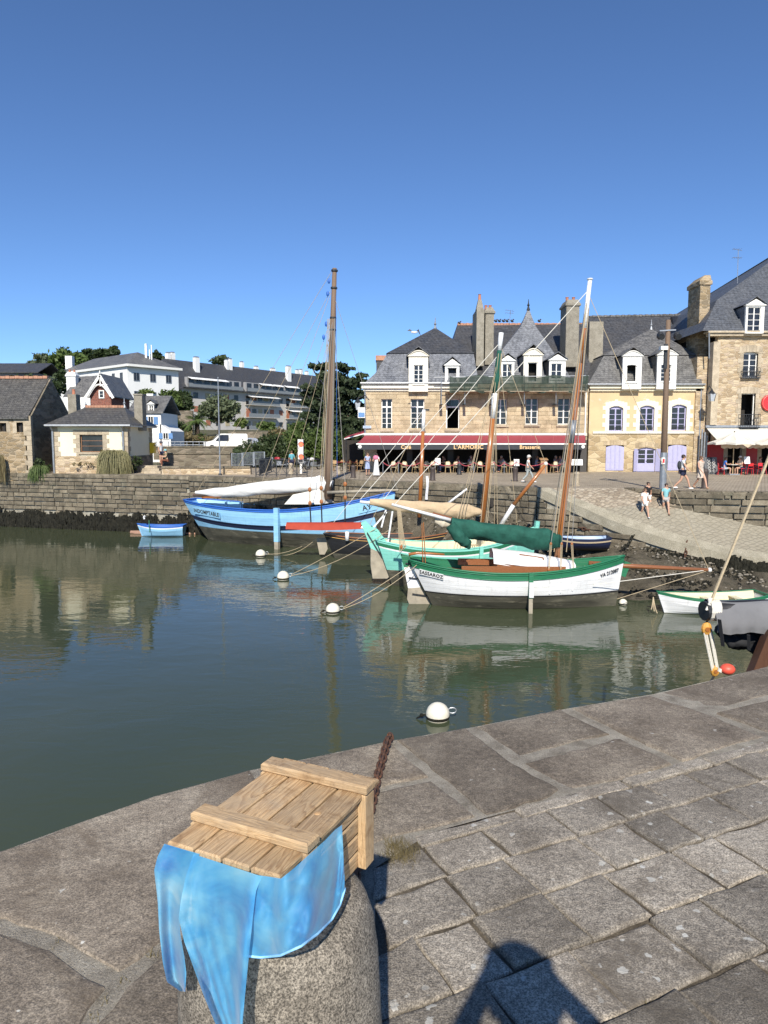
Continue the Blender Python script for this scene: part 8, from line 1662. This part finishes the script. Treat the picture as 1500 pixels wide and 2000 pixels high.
for i in range(4):
    z0 = .002+i*(ph_+.0025)
    cbox('side_slat', hw-.022,-hl_+.012,z0,hw-.01,hl_-.012,z0+ph_-.002,PINE,.003); cbox('side_slat', -hw+.01,-hl_+.012,z0,-hw+.022,hl_-.012,z0+ph_-.002,PINE,.003)
    cbox('end_slat', -hw+.0225,-hl_+.012,z0,hw-.0225,-hl_+.024,z0+ph_-.002,PINEX,.003); cbox('end_slat', -hw+.0225,hl_-.024,z0,hw-.0225,hl_-.012,z0+ph_-.002,PINEX,.003)
for x in (hw-.0095,-hw-.0085):
    for y in (-hl_+CLN*.235,hl_-CLN*.165): cbox('side_post', x,y-.019,.0,x+.018,y+.019,CH-.001,PINEZ,.003)
cbox('floor_panel', -hw+.023,-hl_+.025,.0,hw-.023,hl_-.025,.008,PINE,.001)
MB().ell((hw*.62,hl_*.05,CH),(.007,.007,.0025),10,6).build('knot', simple('knot_wood', (.4,.25,.12), .6), cr, local=True)
# bollard
BT = ZL-CH; bc = Vector((cc.x-.005,cc.y-.01,0)); bo = thing('granite_bollard', 'thick round granite bollard under the wooden crate', 'bollard', bc)
prof = [(.214,-.02),(.213,.1),(.211,.3),(.206,.45),(.2,.56),(.193,.62),(.178,.66),(.15,BT-.012),(.1,BT-.003),(.02,BT-.001)]
n = 48; mb = MB(); rg = random.Random(4)
pr2 = []
for (r0,z0),(r1,z1) in zip(prof,prof[1:]): pr2 += [(lerp(r0,r1,k/4),lerp(z0,z1,k/4)) for k in range(4)]
pr2.append(prof[-1]); b0 = len(mb.v); mb.lathe(pr2,n,bc)
for i in range(len(mb.v)):
    x,y,z = mb.v[i]; a = math.atan2(y-bc.y,x-bc.x); w = 1+.012*math.sin(3*a+z*7)+.008*math.sin(7*a-z*19)+rg.uniform(-.004,.004); mb.v[i] = (bc.x+(x-bc.x)*w,bc.y+(y-bc.y)*w,z)
mb.build('post', M['bollard'], bo, smooth=True)
# scarf: one thin cloth tucked under the lid, hanging in two tails and a rounded fold
nf = -ly; ns_ = lx
def onplane(px, py, p0, n_, off):
    d_ = Vector(ray(px,py)); o = Vector((0,0,EYE)); q = p0+n_*off; t = (q-o).dot(n_)/d_.dot(n_); return o+d_*t
nrl = NR_-ly*0
def FP(px,py,off): return onplane(px,py,NL,nf,off-.012)
def SIDEP(px,py,off): return onplane(px,py,NR_,ns_,off-.012)
def sheet(cols_l, cols_r, fold, k=46, w=22, f=None):
    rows = []
    for i in range(k+1):
        t = i/k; a = pline([Vector((x,y,0)) for x,y in cols_l],t); b = pline([Vector((x,y,0)) for x,y in cols_r],t); row = []
        for j in range(w+1):
            s = j/w; p = a.lerp(b,s); row.append(f(p.x,p.y,fold(s,t)))
        rows.append(row)
    return rows
mb = MB()
fB = lambda s,t: .012+t*.02+.006*abs(math.sin(s*9+t*6))*min(1,t*3)+.005*abs(math.sin(s*15-t*9+1))*min(1,t*3)+.5*(.016+.03*t)*(math.sin(s*5.2+1.2+t*1.5)+.5*math.sin(s*11+t*3)*t+.9)*min(1,t*4+.12)+.02*math.exp(-((s-.93)/.09)**2)*min(1,t*3)
mb.grid(sheet([(378,1668),(362,1715),(353,1760),(349,1795),(360,1840),(378,1890),(398,1945),(425,2010),(442,2050)],[(512,1712),(500,1740),(494,1790),(489,1840),(484,1890),(479,1940),(475,1985),(472,2030),(460,2060)],fB,f=FP))
fC = lambda s,t: .008+.02*t+.5*(.012+.03*t)*(math.sin(s*6.0+.4+2*t)+1)*min(1,t*4+.1)
mb.grid(sheet([(321,1648),(308,1672),(301,1700),(308,1760),(311,1820),(318,1880),(326,1918),(352,1936)],[(390,1668),(372,1712),(357,1750),(350,1790),(353,1830),(360,1868),(364,1900),(362,1937)],fC,f=FP))
# rounded fold that turns the corner of the crate
topc = [(500,1709),(525,1712),(549,1716),(575,1695),(605,1668),(635,1641),(655,1620),(668,1611)]; botc = [(474,1866),(510,1870),(548,1866),(588,1848),(620,1824),(648,1796),(664,1768),(674,1735)]
rows = []; K = 40; W = 42
for i in range(K+1):
    t = i/K; row = []
    for j in range(W+1):
        s = j/W; a = pline([Vector((x,y,0)) for x,y in topc],s); b = pline([Vector((x,y,0)) for x,y in botc],s); q = a.lerp(b,t)
        fo = .012+.007*abs(math.sin(s*8-t*5+.6))*min(1,t*3)+.005*abs(math.sin(s*17+t*7))*t+.03*t*math.sin(s*math.pi)+.016*t*(1+math.sin(s*13+t*1.4))*(1-.4*t)+.008*math.sin(s*27)*t*(1-t)
        k1 = min(1,max(0,(s-.18)/.26)); k1 = k1*k1*(3-2*k1); p = FP(q.x,q.y,fo).lerp(SIDEP(q.x,q.y,fo+.02),k1) if 0 < k1 < 1 else (FP(q.x,q.y,fo) if k1 == 0 else SIDEP(q.x,q.y,fo+.02)); row.append(p)
    rows.append(row)
mb.grid(rows); hem = rows[-1]
def scarf_mat():
    t = NT('blue_silk'); p = t.pos((1,1,1.6)); n = t.noise(p, 5.5, 4, .55, .9); n2 = t.noise(p, 14, 4, .6, .6)
    c = t.ramp(n, [(.3, (.035,.25,.62)), (.42, (.09,.43,.77)), (.55, (.18,.56,.82)), (.7, (.4,.7,.84))]); c = t.mix(.18, c, t.ramp(n2, [(.3, (.04,.3,.66)), (.7, (.36,.64,.78))]))
    t.set(c, .55, t.bump(t.noise(t.pos((1,1,1)), 900, 2), .08, .001), spec=.25); t.b.inputs['Sheen Weight'].default_value = .3
    ts = t.n('BsdfTranslucent'); t.l(c, ts.inputs[0]); tp = t.n('BsdfTransparent'); mx = t.n('MixShader'); mx.inputs[0].default_value = .4; m2 = t.n('MixShader'); m2.inputs[0].default_value = .17
    t.l(t.b.outputs[0], mx.inputs[1]); t.l(ts.outputs[0], mx.inputs[2]); t.l(mx.outputs[0], m2.inputs[1]); t.l(tp.outputs[0], m2.inputs[2]); t.l(m2.outputs[0], t.out.inputs[0]); return t.m
scf = thing('scarf', 'thin sky blue scarf tucked under the crate lid and hanging down the bollard', 'scarf', Vector((NL.x,NL.y,ZL-.03)))
mb.build('cloth', scarf_mat(), scf, smooth=True)
MB().tube(hem, .0022, 6).build('hem', clothm('hem_blue', (.3,.6,.88), .7), scf, smooth=True)
# chain from the bollard to the edge
e0 = G(737,1518,.02); e1 = G(757,1447,.03); e2 = e1+(e1-e0).normalized()*.12
chain_run('rusty iron chain lying from the bollard over the quay edge', [bc+Vector((.03,.235,.5)), bc+Vector((.05,.42,.12)), bc+Vector((.07,.7,.025)), G(733,1540,.02), e0, e1, e2-Vector((0,0,.03)), e2+Vector((.01,.05,-.6))], 40, M['rust'], .05, 'rusty_chain')
# dry grass and moss in the joints
mb = MB(); rg = random.Random(12)
def tuft(c, n, h, sp):
    for _ in range(n):
        a = rg.uniform(0,6.28); p = c+Vector((rg.gauss(0,sp),rg.gauss(0,sp),-.01)); tip = p+Vector((math.cos(a)*h*rg.uniform(.2,1),math.sin(a)*h*rg.uniform(.2,1),h*rg.uniform(.3,1))); w = Vector((.0012,.0008,0)); mb.poly([p-w,p+w,tip])
tuft(G(785,1668,0),260,.045,.035); tuft(G(770,1650,0),120,.04,.02)
for _ in range(26): u = rg.uniform(-.2,4); vv = rg.choice([.075,.285,.525,.785,1.055]); tuft(O1+E1*u+E2*vv,rg.randint(4,16),.018,.016)
for px,py in ((240,1915),(200,1950),(180,1985),(300,1860),(110,1840)): tuft(G(px,py,0),rg.randint(6,18),.02,.012)
mb.build('dry_grass', L_dry, kind='stuff')['label'] = 'dry grass tufts in the paving joints by the bollard'
